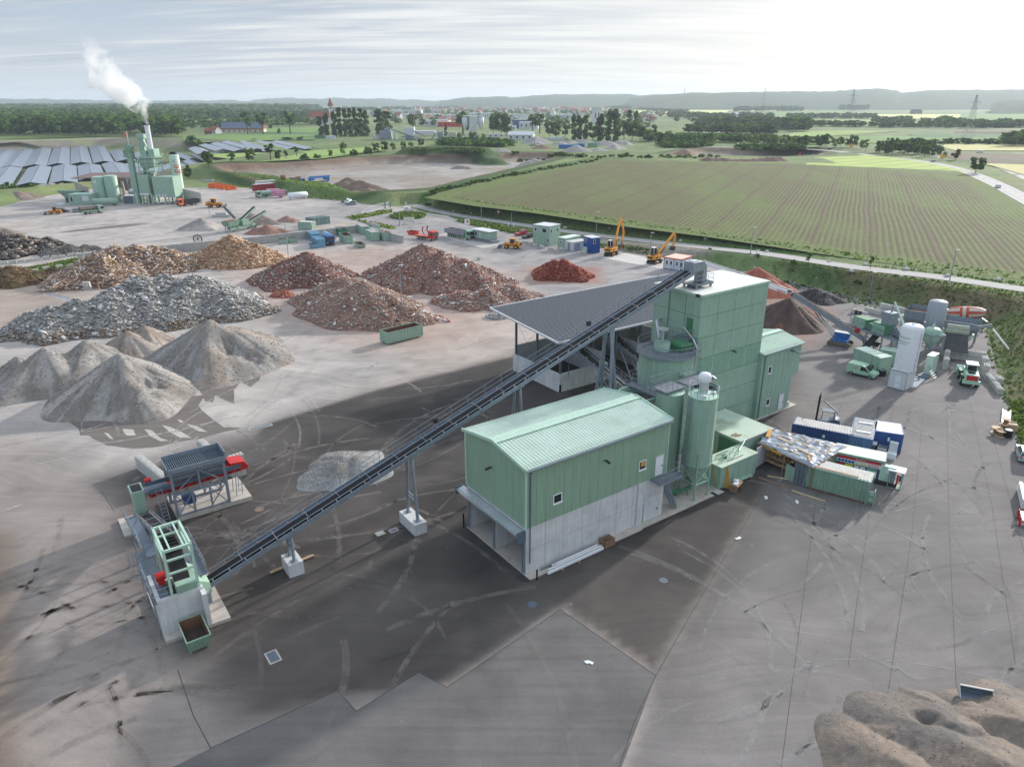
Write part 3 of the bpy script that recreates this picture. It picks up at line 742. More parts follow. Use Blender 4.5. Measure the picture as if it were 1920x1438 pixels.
def wall_lamp(parent,c,rz):
 M4=Matrix.Translation(c)@Matrix.Rotation(rz,4,'Z')
 m=MB()
 for a,b,w in(((0,0,0),(0,-.25,.12),.06),((0,-.2,.12),(0,-.75,.02),.26)):
  m.beam(M4@Vector(a),M4@Vector(b),w,.1)
 return m.build('wall_lamp',M_lamp,parent)
wall_lamp(hall,(9.0,-.06,8.95),0);wall_lamp(hall,(-.06,5.2,8.75),-math.pi/2)
m=MB();m.prism([(-.95,.15),(-.1,.15),(-.1,10.35),(-.95,10.35)],4.35,4.42)
m.hexa([(-.75,.15,4.0),(-.1,.15,4.0),(-.1,10.35,4.0),(-.75,10.35,4.0)],[(-.8,.15,4.5),(-.1,.15,4.62),(-.1,10.35,4.62),(-.8,10.35,4.5)])
rb=m.build('roller_door_box',M_silver,hall)
m=MB();m.box(-.95,-.08,.0,.15,3.6,4.7);m.build('end_plate',M_steeldk,rb);m=MB();m.box(-.95,-.08,10.35,10.5,3.8,4.7);m.build('end_plate',M_steeldk,rb)
m=MB()
for y in(.12,.42,4.9,5.08,HW-.42,HW-.12):m.box(-.12,-.02,y-.05,y+.05,.1,4.0)
m.build('door_rail',M_steel,hall)
m=MB();m.tube((-.4,9.95,.0),(-.4,9.95,1.6),.09);m.tube((.4,-1.15,0),(.4,-1.15,1.1),.08);m.build('corner_guard',M_black,hall)
land=plant('steel_stair','galvanised landing with hand rail and steep stair at the upper door of the green hall','staircase',15.5,-1.4)
m=MB();m.box(0,3.2,0,1.34,4.86,4.92);m.build('platform',M_grate,land)
m=MB();m.beam((0,0,4.78),(3.2,0,4.78),.08,.2);m.beam((0,1.3,4.78),(3.2,1.3,4.78),.08,.2);m.beam((0,0,4.78),(0,1.3,4.78),.08,.2);m.beam((3.2,0,4.78),(3.2,1.3,4.78),.08,.2);m.build('platform_frame',M_steel,land)
m=MB();m.rail([(0,.05,4.92),(.9,.05,4.92)],step=.5);m.rail([(1.0,.03,4.92),(3.17,.03,4.92),(3.17,1.3,4.92)],step=.8,toe=True);m.build('hand_rail',M_steel,land)
m=MB()
for y in(1.25,2.15):m.beam((2.0,y,4.8),(4.25,y,.15),.06,.2)
for i in range(14):
 f=(i+.5)/14;m.box(2.0+2.25*f-.12,2.0+2.25*f+.12,1.25,2.15,4.8-4.65*f-.02,4.8-4.65*f+.02)
m.build('stair_flight',M_steel,land)
m=MB();m.beam((2.3,2.2,5.3),(4.3,2.2,1.2),.05);m.beam((4.3,2.2,0.1),(4.3,2.2,1.2),.05);m.build('stair_rail',M_steel,land)
o=plant('wooden_crate','open slatted wooden crate standing by the foot of the concrete hall wall','crate',8.7,-1.15)
m=MB()
for z in(.12,.34,.56):
 m.box(0,1.25,0,.04,z,z+.16);m.box(0,1.25,.86,.9,z,z+.16);m.box(0,.04,.04,.86,z,z+.16);m.box(1.21,1.25,.04,.86,z,z+.16)
m.build('side_slats',M_woodb,o)
m=MB();m.box(0,1.25,0,.9,.0,.1);m.build('pallet_base',M_woodb,o)
m=MB();m.obox((.5,.4,.25),(.6,.3,.2),.4);m.obox((.85,.5,.28),(.5,.25,.25),-.5);m.build('contents',M_rust,o)
for i,(u,v,z,L,w,lab)in enumerate([(1.6,-1.3,.12,6.8,.2,'outermost long white steel beam lying on timber blocks by the hall'),(1.9,-.98,.12,6.6,.2,'second long white steel beam from the outside beside the hall wall'),(2.6,-.68,.12,5.6,.22,'third long white steel beam from the outside beside the hall wall'),(1.5,-.42,.12,6.6,.12,'thin grey tube lying against the hall wall behind the beams'),(3.0,-.84,.34,4.2,.16,'short white beam lying on top of the other beams by the hall')]):
 o=plant('steel_beam',lab,'beam',u,v,z,rz=rnd.uniform(-.015,.015),group='beams beside the hall')
 m=MB();m.box(0,L,0,w,0,.03);m.box(0,L,0,w,.17,.2);m.box(0,L,w*.4,w*.6,.03,.17);m.build('profile',M_white if i!=3 else M_steel,o)
for k,(u,lab)in enumerate(((3.2,'brown timber bearer under the left part of the white beams'),(5.2,'brown timber bearer under the middle of the white beams'))):
 m=MB();m.box(-.1,.1,-1.5,-.3,0,.11);o=m.build('timber_bearer',M('reddish_timber',srgb(160,110,92),.8));o.location=PU(u,0);o.rotation_euler=(0,0,TH)
 tag(o,lab,'timber','bearers under the beams')
m=MB();m.box(14.0,25.1,-.75,0,.0,.1);m.box(17.7,33,0,9,.0,.098);m.prism([(21.8,-.75),(25.1,-.75),(25.1,0),(21.8,0)],.0,.099)
o=m.build('paving',M_concwarm);o.location=PO;o.rotation_euler=(0,0,TH);tag(o,kind='structure')
tower=plant('mixing_tower','tall square green tower with flat white roof where the long conveyor ends','building',32.8,9.83)
TL,TW,TT=12.6,7.5,19.0
zs=[.3,3.0,5.7,8.4,11.07,13.73,16.38,TT]
m=MB();m.box(0,TL,0,TW,0,TT);tw=m.build('wall',M_green,tower)
m=MB()
for z in zs[1:-1]:
 m.box(-.012,TL+.01,-.012,0,z-.04,z+.03);m.box(-.012,0,0,TW,z-.04,z+.03)
for x in(3.15,6.3,9.45):m.box(x-.018,x+.018,-.01,0,8.4,TT)
for y in(2.35,4.85):m.box(-.014,0,y-.05,y+.05,0,TT)
m.build('panel_joint',M_seam,tw)
m=MB()
for i in range(4):m.box(3.15*i+.06,3.15*i+3.09,-.02,-.002,8.46,11.0)
m.build('panel_row',M('darker_green_panels',srgb(132,166,146),.5,var=.06),tw)
m=MB()
for x in(3.15,6.3,9.45):m.box(x-.05,x+.05,-.035,-.021,8.46,11.0)
m.build('cover_strip',M_greenpale,tw)
m=MB();m.box(-.12,TL+.12,-.12,TW+.12,TT,TT+.1);rf=m.build('roof',M_roofwhite,tower)
m=MB();m.box(-.15,TL+.15,-.15,-.12,TT-.15,TT+.12);m.box(-.15,-.12,-.15,TW+.15,TT-.15,TT+.12);m.box(TL+.12,TL+.15,-.12,TW+.15,TT-.15,TT+.12);m.box(-.12,TL+.12,TW+.12,TW+.15,TT-.15,TT+.12)
m.build('edge_trim',M_greenpale,rf)
m=MB()
for x in(3.1,6.2,9.3):m.box(x-.03,x+.03,0,TW,TT+.1,TT+.108)
m.build('roof_seam',M_offwhite,rf)
m=MB();m.box(-.3,-.02,.25,.75,TT-.2,TT+.12);m.build('floodlight',M_lamp,tower)
wall_lamp(tower,(6.6,-.02,10.95),0)
m=MB();m.box(-.05,0,1.05,1.95,13.9,16.0);dd=m.build('door',M_greendk,tower);m=MB();m.box(-.09,-.05,1.1,1.16,14.9,15.0);m.build('handle',M_lamp,dd)
m=MB();m.box(-1.3,0,.8,2.9,13.5,13.6);bal=m.build('balcony',M_grate,tower)
m=MB();m.rail([(-.02,.82,13.6),(-1.28,.82,13.6),(-1.28,2.88,13.6)],step=.7,toe=True);m.build('hand_rail',M_steel,bal)
m=MB()
for a in range(9):
 t=math.pi*a/8;m.tube((-.9-.5*math.sin(t),2.9+.45-.45*math.cos(t),15.4),(-.9-.5*math.sin(t+.3),2.9+.45-.45*math.cos(t+.3),15.4),.02,5)
m.build('ladder_cage',M_steel,bal)
m=MB();m.tube((-.12,5.1,9),(-.12,5.1,TT),.06);m.tubes([(-.12,5.1,13.0),(-.12,5.1,2)],.06);m.build('riser_pipe',M_silver,tower)
m=MB();m.tubes([(0,6.2,14.9),(-.6,6.2,14.7),(-1.6,4.6,12.9)],.22,10);m.smooth=True;m.build('vent_pipe',M_silver,tower)
ann=plant('annex','green annex with a pale ribbed gable roof and white door beside the tall tower','building',45.42,9.3)
AL=8.6
m=MB();m.box(0,7.2,0,7.4,.15,5.0);m.yz([(0,5.0),(7.4,5.0),(7.4,9.4),(3.7,10.1),(0,9.4)],0,AL);aw=m.build('wall',M_green,ann)
m=MB()
for i in range(1,9):m.box(i*.95,i*.95+.02,-.006,0,5.0 if i>7 else .2,9.35)
m.build('panel_joint',M_seam,aw)
ribbed_roof(ann,'roof',(-.1,-.25,9.45),(AL+.2,-.25,9.45),(AL+.2,3.7,10.25),(-.1,3.7,10.25),24,M_greenskylit,guard=True)
ribbed_roof(ann,'roof',(AL+.2,7.65,9.45),(-.1,7.65,9.45),(-.1,3.7,10.25),(AL+.2,3.7,10.25),24,M_greenskylit)
m=MB();m.beam((-.1,3.7,10.3),(AL+.2,3.7,10.3),.9,.06);m.build('ridge_cap',M_greenpale,ann)
m=MB();m.beam((-.1,-.32,9.38),(AL+.2,-.32,9.38),.15,.13);m.build('gutter',M_steel,ann)
m=MB();m.tubes([(.5,-.3,9.3),(.5,-.1,9.0),(.5,-.1,.2)],.06);m.build('downpipe',M_steeldk,ann)
opening(ann,'window',1.5,2.25,6.35,7.4,0);opening(ann,'window',2.0,2.85,1.6,2.6,0)
door(ann,4.95,5.95,.3,2.5,-.01)
m=MB();m.beam((6.2,-.02,8.75),(6.2,-1.3,8.75),.28,.14);m.build('floodlight',M_steeldk,ann)
m=MB();m.box(-.1,7.4,-.25,7.4,0,.15);m.box(7.4,9.3,-.2,1.6,0,.1);m.build('plinth',M_concwarm,ann)
m=MB();m.box(7.25,7.9,.1,.9,.1,.8);m.build('outdoor_unit',M_whited,ann)
def conveyor(root,p,q,w=1.1,walk=1,rail0=0.0,hoops=True,pitch=1.5,depth=.42,rollers=True,mat=None,head=True):
 """belt conveyor from p (tail) to q (head), local coordinates of root; walk = +1/-1/0 side of the walkway"""
 mat=mat or M_steel
 p=Vector(p);q=Vector(q);d=(q-p);L=d.length;d.normalize();s=Vector((-d.y,d.x,0)).normalized();n=d.cross(s)*-1
 if n.z<0:n=-n
 at=lambda t,a,b:p+d*t+s*a+n*b
 m=MB()
 for a in(-w/2,w/2):m.beam(at(0,a,depth/2),at(L,a,depth/2),.09,depth,n)
 k=max(2,int(L/3))
 for i in range(k+1):m.beam(at(L*i/k,-w/2,.05),at(L*i/k,w/2,.05),.08,.08,n)
 m.build('frame',mat,root)
 m=MB()
 m.hexa([at(0,-w*.36,depth+.02),at(L,-w*.36,depth+.02),at(L,0,depth-.05),at(0,0,depth-.05)],[at(0,-w*.38,depth+.1),at(L,-w*.38,depth+.1),at(L,0,depth-.0),at(0,0,depth-.0)])
 m.hexa([at(0,0,depth-.05),at(L,0,depth-.05),at(L,w*.36,depth+.02),at(0,w*.36,depth+.02)],[at(0,0,depth),at(L,0,depth),at(L,w*.38,depth+.1),at(0,w*.38,depth+.1)])
 m.hexa([at(0,-w*.36,.12),at(L,-w*.36,.12),at(L,w*.36,.12),at(0,w*.36,.12)],[at(0,-w*.36,.15),at(L,-w*.36,.15),at(L,w*.36,.15),at(0,w*.36,.15)])
 m.tube(at(0,-w*.4,depth/2-.02),at(0,w*.4,depth/2-.02),depth*.48,14);m.tube(at(L,-w*.4,depth/2-.02),at(L,w*.4,depth/2-.02),depth*.48,14)
 m.build('belt',M_black,root)
 if rollers:
  k=int(L/pitch);base=None
  for i in range(k):
   t=(i+.5)*L/k;P0_=at(t,0,0)
   if base is None:
    m=MB()
    for a in(-1,1):m.beam(at(t,a*w*.5,depth)-P0_,at(t,a*w*.46,depth+.24)-P0_,.06,.05,d)
    m.beam(at(t,-w*.5,depth-.1)-P0_,at(t,w*.5,depth-.1)-P0_,.05,.05);m.cur=1
    for a in(-1,1):m.tube(at(t,a*w*.48,depth+.16)-P0_,at(t,a*w*.34,depth+.08)-P0_,.06,6)
    base=m.build('idler',[M_white,M('roller_brown',srgb(140,92,74),.6)],root,loc=P0_)
   else:c=base.copy();link(c,root);c.location=P0_
 if hoops:
  m=MB();k=int(L/3.2)
  for a in(-1,1):m.tube(at(.3,a*w*.56,depth+.36),at(L-.3,a*w*.56,depth+.36),.032,6)
  for i in range(k+1):
   t=.3+(L-.6)*i/k
   m.tubes([at(t,-w*.56,depth*.5),at(t,-w*.56,depth+.36),at(t,w*.56,depth+.36),at(t,w*.56,depth*.5)],.03,5)
  m.build('side_rail',M_steel,root)
 if walk:
  a0=walk*(w/2+.1);a1=walk*(w/2+.95)
  m=MB();m.hexa([at(rail0,min(a0,a1),.06),at(L,min(a0,a1),.06),at(L,max(a0,a1),.06),at(rail0,max(a0,a1),.06)],[at(rail0,min(a0,a1),.1),at(L,min(a0,a1),.1),at(L,max(a0,a1),.1),at(rail0,max(a0,a1),.1)])
  m.beam(at(rail0,a1,.1),at(L,a1,.1),.06,.2,n);m.build('walkway',M_steeldk,root)
  m=MB();P0=at(rail0,a1,.1);P1=at(L,a1,.1);k=int((L-rail0)/2.1)
  for hgt in(.6,1.15):m.tube(P0+Vector((0,0,hgt)),P1+Vector((0,0,hgt)),.026,5)
  for i in range(k+1):
   c=P0.lerp(P1,i/k);m.tube(c,c+Vector((0,0,1.15)),.03,5)
  m.tubes([P0+Vector((0,0,1.15)),at(rail0-1.6,a1,.1)+Vector((0,0,.3))],.026,5)
  m.build('hand_rail',M_steel,root)
 return at,L
cv0,cvs=1.55,.33
conv=plant('belt_conveyor','long inclined grey belt conveyor climbing to the roof of the tall green tower','conveyor',0,0)
zc_=lambda u:cv0+cvs*(u+24.4)
conveyor(conv,(-24.4,13,zc_(-24.4)),(34.4,13,zc_(34.4)),1.25,1,3.2)
def aframe(root,u,top,spread,foot=None,along=0.0,zb=0.0,r=.16,mat=None):
 m=MB()
 for s_ in(-1,1):
  m.tube((u+along,13+s_*spread,zb),(u,13+s_*.45,top),r,10);m.box(u+along-.3,u+along+.3,13+s_*spread-.3,13+s_*spread+.3,zb,zb+.05)
 f=.35;ya=spread+(.45-spread)*f
 for f in((.3,.36)if top-zb>5 else(.5,)):
  ya=spread+(.45-spread)*f;z=zb+(top-zb)*f;m.tube((u+along*(1-f),13-ya,z),(u+along*(1-f),13+ya,z),r*.6,8)
 m.beam((u-.5,13,top),(u+.5,13,top),1.2,.12)
 leg=m.build('support_leg',mat or M_steel,root)
 if foot:
  m=MB();m.box(u+along-foot[0],u+along+foot[0],13-foot[1],13+foot[1],0,zb);m.build('concrete_footing',M_conc,leg)
aframe(conv,-16.9,zc_(-16.9),.62,(.68,1.0),0,1.35);aframe(conv,-4.5,zc_(-4.5),1.05,(.68,1.65),0,1.25)
aframe(conv,8.5,zc_(8.5),1.5,(.7,2.1),0,1.2);aframe(conv,21.0,zc_(21),1.9,(.7,2.4),1.2,1.2,.2);aframe(conv,21.4,zc_(21.4)-.1,1.9,None,-1.3,0,.2)
m=MB();m.box(-24.9,-24.2,12.2,12.4,0,1.7);m.box(-24.9,-24.2,13.6,13.8,0,1.7);m.build('tail_support',M_steel,conv)
m=MB();m.box(34.0,37.2,11.9,14.2,TT+.5,TT+.62);hd=m.build('head_platform',M_grate,conv)
m=MB()
for x in(34.3,36.9):
 for y in(12.1,14.0):m.box(x-.1,x+.1,y-.1,y+.1,TT+.1,TT+.5)
m.build('platform_foot',M_steel,hd)
m=MB();m.rail([(34.1,11.95,TT+.62),(37.15,11.95,TT+.62),(37.15,14.15,TT+.62)],step=1.0,toe=True);m.build('hand_rail',M_steel,hd)
m=MB();z_=zc_(34.4);m.box(33.7,35.6,12.25,13.75,z_+.25,z_+1.35);m.xz([(35.6,z_+1.35),(35.6,TT+.7),(36.4,TT+.7),(36.2,z_+.7)],12.35,13.65)
hb_=m.build('head_housing',M_steel,conv)
m=MB();m.box(34.0,35.0,12.6,13.4,z_+1.35,z_+1.5);m.box(33.8,35.5,12.3,13.7,z_+1.352,z_+1.38);m.build('cover',M_whited,hb_)
m=MB();m.smooth=True;m.tube((34.6,14.3,z_+.7),(35.5,14.3,z_+.7),.28,12);m.build('motor',M_blueb,hb_)
m=MB();m.prism([(34.4,12.4),(35.6,12.4),(35.6,13.6),(34.4,13.6)],TT+.1,TT+.5);m.build('chute',M_steeldk,hd)
m=MB();m.box(-1.0,-.6,14.1,14.4,zc_(-.8)+.8,zc_(-.8)+1.3);m.box(19.0,19.4,14.1,14.4,zc_(19.2)+.8,zc_(19.2)+1.3);m.build('control_box',M_lamp,conv)
shed=plant('storage_shed','open storage shed with a wide grey corrugated roof on steel posts above concrete bays','shed',0,0)
SU0,SU1,SV0,SV1,SZ0,SZ1=28.95,70.0,31.3,48.4,8.2,9.45
m=MB();m.hexa([(SU0,SV0,SZ0),(SU1,SV0,SZ0),(SU1,SV1,SZ1),(SU0,SV1,SZ1)],[(SU0,SV0,SZ0+.1),(SU1,SV0,SZ0+.1),(SU1,SV1,SZ1+.1),(SU0,SV1,SZ1+.1)])
sr=m.build('roof',M('dark_trapezoid_sheet',srgb(44,47,53),.6,.1,var=.08),shed)
m=MB();nr=42
for i in range(nr):
 v=SV0+.3+(SV1-SV0-.6)*i/(nr-1);z=SZ0+.1+(SZ1-SZ0)*(v-SV0)/(SV1-SV0)
 m.xz([(SU0+.25,z),(SU1-.25,z),(SU1-.25,z+.08),(SU0+.25,z+.08)],v-.1,v+.1)
m.build('rib',M('light_trapezoid_sheet',srgb(112,117,124),.5,.2,var=.08),sr)
m=MB();tz=.28
m.beam((SU0-.02,SV0-.05,SZ0+.05),(SU0-.02,SV1+.05,SZ1+.05),.22,tz);m.beam((SU0,SV0-.1,SZ0+.05),(SU1,SV0-.1,SZ0+.05),.2,tz-.02);m.beam((SU0,SV1+.08,SZ1+.06),(SU1,SV1+.08,SZ1+.06),.2,tz-.02)
m.build('verge_trim',M_whited,sr)
for u in(30.55,41.5,52.5,63.5):
 for v,zb in((32.6,0),(38.2,0 if u>31 else 2.7),(43.6,0 if u>31 else 2.7)):
  m=MB();zt=SZ0+(SZ1-SZ0)*(v-SV0)/(SV1-SV0)-.3
  m.box(u-.14,u+.14,v-.14,v+.14,zb,zt);m.build('column',M_steeldk,shed)
m=MB()
for u in(30.55,41.5,52.5,63.5):
 m.beam((u,SV0+.3,SZ0-.18),(u,SV1-.3,SZ1-.18),.2,.36)
for v in(33,36,39,42,45,47.6):
 z=SZ0+(SZ1-SZ0)*(v-SV0)/(SV1-SV0)-.07;m.beam((SU0+.2,v,z),(SU1-.2,v,z),.12,.14)
m.tube((30.55,38.2,2.8),(30.55,43.6,8.3),.02,4);m.tube((30.55,43.6,2.8),(30.55,38.2,8.0),.02,4)
m.build('roof_beam',M_steeldk,shed)
m=MB();m.box(30.3,30.6,32.4,44.1,0,2.83);m.box(30.6,39.8,32.4,32.7,0,2.83);m.box(30.6,70,43.8,44.1,0,4.2)
for u in(39.8,47.5,55.5):m.box(u,u+.3,33.5,43.8,0,4.0)
m.box(46.2,56,32.4,32.7,0,2.5);m.build('concrete_wall',M_conc,shed)
m=MB();m.box(30.28,30.62,32.35,32.45,0,1.2);m.build('corner_guard',M_black,shed)
m=MB();m.tube((31.0,31.25,2.83),(31.0,31.25,8.1),.05);m.build('downpipe',M_steeldk,shed)
m=MB();m.box(31.5,33.6,33.0,35.5,5.3,5.4);m.rail([(31.5,33.0,5.4),(31.5,35.5,5.4),(33.6,35.5,5.4)],h=1.0);m.build('inner_platform',M_steeldk,shed)
c2=plant('belt_conveyor','inclined belt conveyor under the left end of the grey shed roof','conveyor',0,0,group='feed conveyors of the shed')
conveyor(c2,(36.0,22.0,.8),(34.4,35.0,6.0),1.2,-1,0,False)
m=MB()
for s_ in(-.55,.55):m.tube((34.9+s_*1.6,27.0,0),(35.0+s_,30.6,4.2),.13,8)
for f in(.3,.6):m.tube((34.9-.55*1.3,27.0+3.6*f,4.2*f),(34.9+.55*1.4,27.0+3.6*f,4.2*f),.08,6)
m.build('support_leg',M_steel,c2)
c3=plant('belt_conveyor','inclined belt conveyor coming out of the shed behind the wide green silo','conveyor',0,0,group='feed conveyors of the shed')
conveyor(c3,(44.4,25.0,1.3),(41.9,38.0,7.0),1.2,-1,0,False)
m=MB()
for s_ in(-.55,.55):m.tube((43.2+s_*1.6,29.5,0),(43.0+s_,32.5,4.5),.13,8)
for f in(.3,.6):m.tube((43.2-.7,29.5+3*f,4.5*f),(43.2+.7,29.5+3*f,4.5*f),.08,6)
m.build('support_leg',M_steel,c3)
def shell(root,name,c,r,z0,z1,mat,n=40,rim=True,closed=True,bands=()):
 m=MB();m.smooth=True;m.lathe([(r,z0),(r,z1)],(c[0],c[1],0),n);m.smooth=False
 m.lathe([(r,z0),(.01,z0)],(c[0],c[1],0),n)
 if closed:m.lathe([(r,z1),(.01,z1+.02)],(c[0],c[1],0),n)
 for z in bands:m.lathe([(r,z-.05),(r+.05,z-.05),(r+.05,z+.05),(r,z+.05)],(c[0],c[1],0),n)
 if rim:m.lathe([(r,z1-.12),(r+.07,z1-.12),(r+.07,z1+.03),(r-.02,z1+.03)],(c[0],c[1],0),n)
 return m.build(name,mat,root)
def ring_rail(root,c,r,z,h=1.1,n=22,a0=0,a1=2*math.pi):
 m=MB();pts=[(c[0]+r*math.cos(a0+(a1-a0)*i/n),c[1]+r*math.sin(a0+(a1-a0)*i/n),z)for i in range(n+1)]
 for a,b in zip(pts[:-1],pts[1:]):
  for hh in(h,h*.52):m.tube(Vector(a)+Vector((0,0,hh)),Vector(b)+Vector((0,0,hh)),.028,5)
 for p in pts[::2]:m.tube(p,Vector(p)+Vector((0,0,h)),.028,5)
 return m.build('hand_rail',M_steel,root)
def caged_ladder(root,p,z0,z1,face,mat=None,cage=True,name='ladder'):
 """ladder at p, climber stands on the side of direction face (unit 2d)"""
 fx,fy=face;sx,sy=-fy,fx;m=MB()
 for s_ in(-.24,.24):m.tube((p[0]+sx*s_,p[1]+sy*s_,z0),(p[0]+sx*s_,p[1]+sy*s_,z1),.03,5)
 z=z0+.3
 while z<z1:m.tube((p[0]-sx*.24,p[1]-sy*.24,z),(p[0]+sx*.24,p[1]+sy*.24,z),.02,4);z+=.33
 o=m.build(name,mat or M_steel,root)
 if cage:
  m=MB();z=z0+2.4
  ring=[(p[0]+sx*.38*math.cos(t)+fx*.72*math.sin(t),p[1]+sy*.38*math.cos(t)+fy*.72*math.sin(t))for t in[math.pi*i/7 for i in range(8)]]
  while z<z1+1:m.path([(x,y,z)for x,y in ring],.03,.05);z+=.9
  for x,y in ring[1:-1:2]:m.tube((x,y,z0+2.4),(x,y,z1+.9),.02,4)
  m.build('cage',mat or M_steel,o)
 return o
big=plant('silo','wide round green silo with railed top below the left face of the tall tower','silo',29.2,11.3)
shell(big,'shell',(0,0),3.25,0,12.55,M_green,56,bands=(6.5,9.5,3.2))
m=MB();m.lathe([(3.5,12.6),(2.9,12.6),(2.9,12.7),(3.5,12.7),(3.5,12.6)],(0,0,0),48);m.lathe([(3.0,12.62),(.01,12.66)],(0,0,0),48);m.build('top_platform',M_grate,big)
m=MB();m.lathe([(3.55,12.52),(3.6,12.52),(3.6,12.75),(3.55,12.75)],(0,0,0),48);m.build('toe_board',M_steel,big)
ring_rail(big,(0,0),3.52,12.7,1.15,36)
m=MB();m.smooth=True;m.lathe([(.95,12.66),(.95,13.7),(.9,13.7),(.9,13.5),(.01,13.5)],(-.5,.4,0),24);hp=m.build('inlet_drum',M_green,big)
m=MB();m.smooth=True;m.tube((-.5,.4,13.5),(-.5,.4,15.2),.12,10);m.tube((-.5,.4,15.2),(-.5,.4,15.35),.65,18);m.build('fill_pipe',M_silver,hp)
m=MB();m.box(.6,2.4,-1.6,.2,12.66,13.35);m.hexa([(.5,-1.7,13.35),(2.5,-1.7,13.35),(2.5,.3,13.35),(.5,.3,13.35)],[(.6,-1.6,13.5),(2.4,-1.6,13.5),(2.4,.2,13.7),(.6,.2,13.7)]);m.build('hatch_box',M_greendk,big)
m=MB();m.tubes([(-.5,-2.6,16.2),(1.2,-2.7,14.5),(1.2,-3.4,13.6),(1.2,-3.4,2.5)],.085,8);m.smooth=True;m.build('vent_line',M_silver,big)
m=MB();m.hexa([(-1.0,-4.05,10.0),(.0,-4.05,10.0),(.0,-3.2,10.0),(-1.0,-3.2,10.0)],[(-1.35,-4.25,10.9),(.35,-4.25,10.9),(.35,-3.1,10.9),(-1.35,-3.1,10.9)])
m.box(-1.35,.35,-4.25,-3.1,10.9,11.1);ch=m.build('outlet_hopper',M_green,big)
m=MB();m.smooth=True;m.tubes([(-.5,-3.7,10.1),(-.5,-3.75,9.2),(-.3,-4.1,8.6),(.2,-5.2,8.0),(.9,-6.6,7.6)],.38,14);m.build('transfer_pipe',M_green,ch)
caged_ladder(big,(3.0,-1.7),1,12.7,(.85,-.53))
tank=plant('open_tank','open-topped round green tank with grey floor and railed walkway behind the hall','tank',21.5,8.25)
m=MB();m.smooth=True;m.lathe([(2.15,0),(2.15,10.0),(2.08,10.0),(2.08,9.2)],(0,0,0),48);m.build('shell',M_green,tank)
m=MB();m.smooth=True;m.lathe([(2.09,9.92),(2.22,9.92),(2.22,10.06),(2.07,10.06),(2.07,9.9)],(0,0,0),48);m.build('rim',M_greenpale,tank)
m=MB();m.lathe([(2.09,9.2),(.01,9.18)],(0,0,0),48);m.build('tank_floor',M('grey_sludge',srgb(112,112,118),.6,var=.1),tank)
m=MB();m.box(.5,1.6,-2.4,2.5,10.08,10.16);wk=m.build('walkway',M_grate,tank)
m=MB();m.rail([(1.6,-2.4,10.16),(1.6,2.5,10.16)],step=.9,toe=True);m.rail([(.5,2.5,10.16),(.5,-2.4,10.16)],step=.9,toe=True);m.build('hand_rail',M_steel,wk)
m=MB();m.smooth=True;m.tubes([(-1.5,-.6,9.2),(-1.5,-.6,10.4),(-1.65,-.7,10.6),(-1.85,-.8,10.4),(-1.9,-.9,9.8)],.09,8);m.build('inlet_pipe',M_silver,tank)
def slim(u,v,zt,label,legs=False,filt=False,mat=M_green,dark=False):
 s_=plant('silo',label,'silo',u,v,group='slim green cement silos')
 zb=3.95 if legs else 0.1
 shell(s_,'shell',(0,0),1.5,zb,zt,mat,40,closed=not dark,bands=(zb+.1,)if legs else())
 if dark:
  m=MB();m.lathe([(1.48,zt-.4),(.01,zt-.4)],(0,0,0),32);m.build('inside',M_dark,s_)
 else:
  m=MB();m.smooth=True;m.lathe([(1.5,zt+.02),(.8,zt+.16),(.01,zt+.2)],(0,0,0),32);m.build('cap',M_greenpale,s_)
 return s_
s1=slim(23.55,.95,11.75,'slim pale green silo on four legs in front with a white dust filter on top',True)
m=MB();m.smooth=True;m.lathe([(1.5,3.95),(.42,1.5),(.42,.9)],(0,0,0),36);m.build('cone',M_green,s1)
for a,b in((-1,-1),(1,-1),(1,1),(-1,1)):
 m=MB();m.tube((a*1.07,b*1.07,.1),(a*1.07,b*1.07,5.6),.11,8);m.box(a*1.07-.2,a*1.07+.2,b*1.07-.2,b*1.07+.2,.1,.15);m.build('leg',M_green,s1)
m=MB();q=1.07
for(a,b),(c_,d_)in(((-q,-q),(q,-q)),((q,-q),(q,q)),((q,q),(-q,q)),((-q,q),(-q,-q))):
 m.tube((a,b,1.9),(c_,d_,1.9),.05,6);m.tube((a,b,3.7),(c_,d_,1.9),.04,6);m.tube((c_,d_,3.7),(a,b,1.9),.04,6)
m.build('brace',M_greenpale,s1)
m=MB();m.smooth=True;m.lathe([(.5,11.9),(.5,13.1)],(.45,.35,0),24);df_=m.build('dust_filter',M_silver,s1)
m=MB();m.smooth=True;m.lathe([(.56,13.05),(.66,13.1),(.66,13.7),(.5,13.92),(.25,14.0),(.01,14.02)],(.45,.35,0),24);m.build('filter_hood',M_white,df_)
m=MB();m.smooth=True;m.lathe([(.36,11.85),(.36,12.0),(.2,12.1),(.01,12.12)],(-.7,-.6,0),18);m.build('manhole_cover',M_whited,s1);m=MB();m.smooth=True;m.lathe([(.24,11.85),(.24,12.05),(.01,12.08)],(.9,-.6,0),16);m.build('manhole_cover',M_whited,s1)
ring_rail(s1,(0,0),1.46,11.85,1.05,22)
caged_ladder(s1,(-1.62,.35),.4,11.8,(-1,.15))
s2=slim(26.2,2.9,11.45,'slim green silo with a dark open top just behind the legged silo',dark=True)
m=MB();m.smooth=True;m.tubes([(1.0,.5,11.0),(1.0,.5,12.1),(1.25,.2,12.3),(1.5,-.1,12.0)],.12,8);m.build('vent_pipe',M_silver,s2)
m=MB();m.box(-1.7,2.0,.5,2.6,11.6,11.68);wk=m.build('top_platform',M_grate,s2);m=MB();m.rail([(-1.7,2.6,11.68),(2.0,2.6,11.68),(2.0,.5,11.68)],step=.9,toe=True);m.build('hand_rail',M_steel,wk)
s3=slim(22.4,4.35,11.35,'slim green silo standing between the legged silo and the open tank')
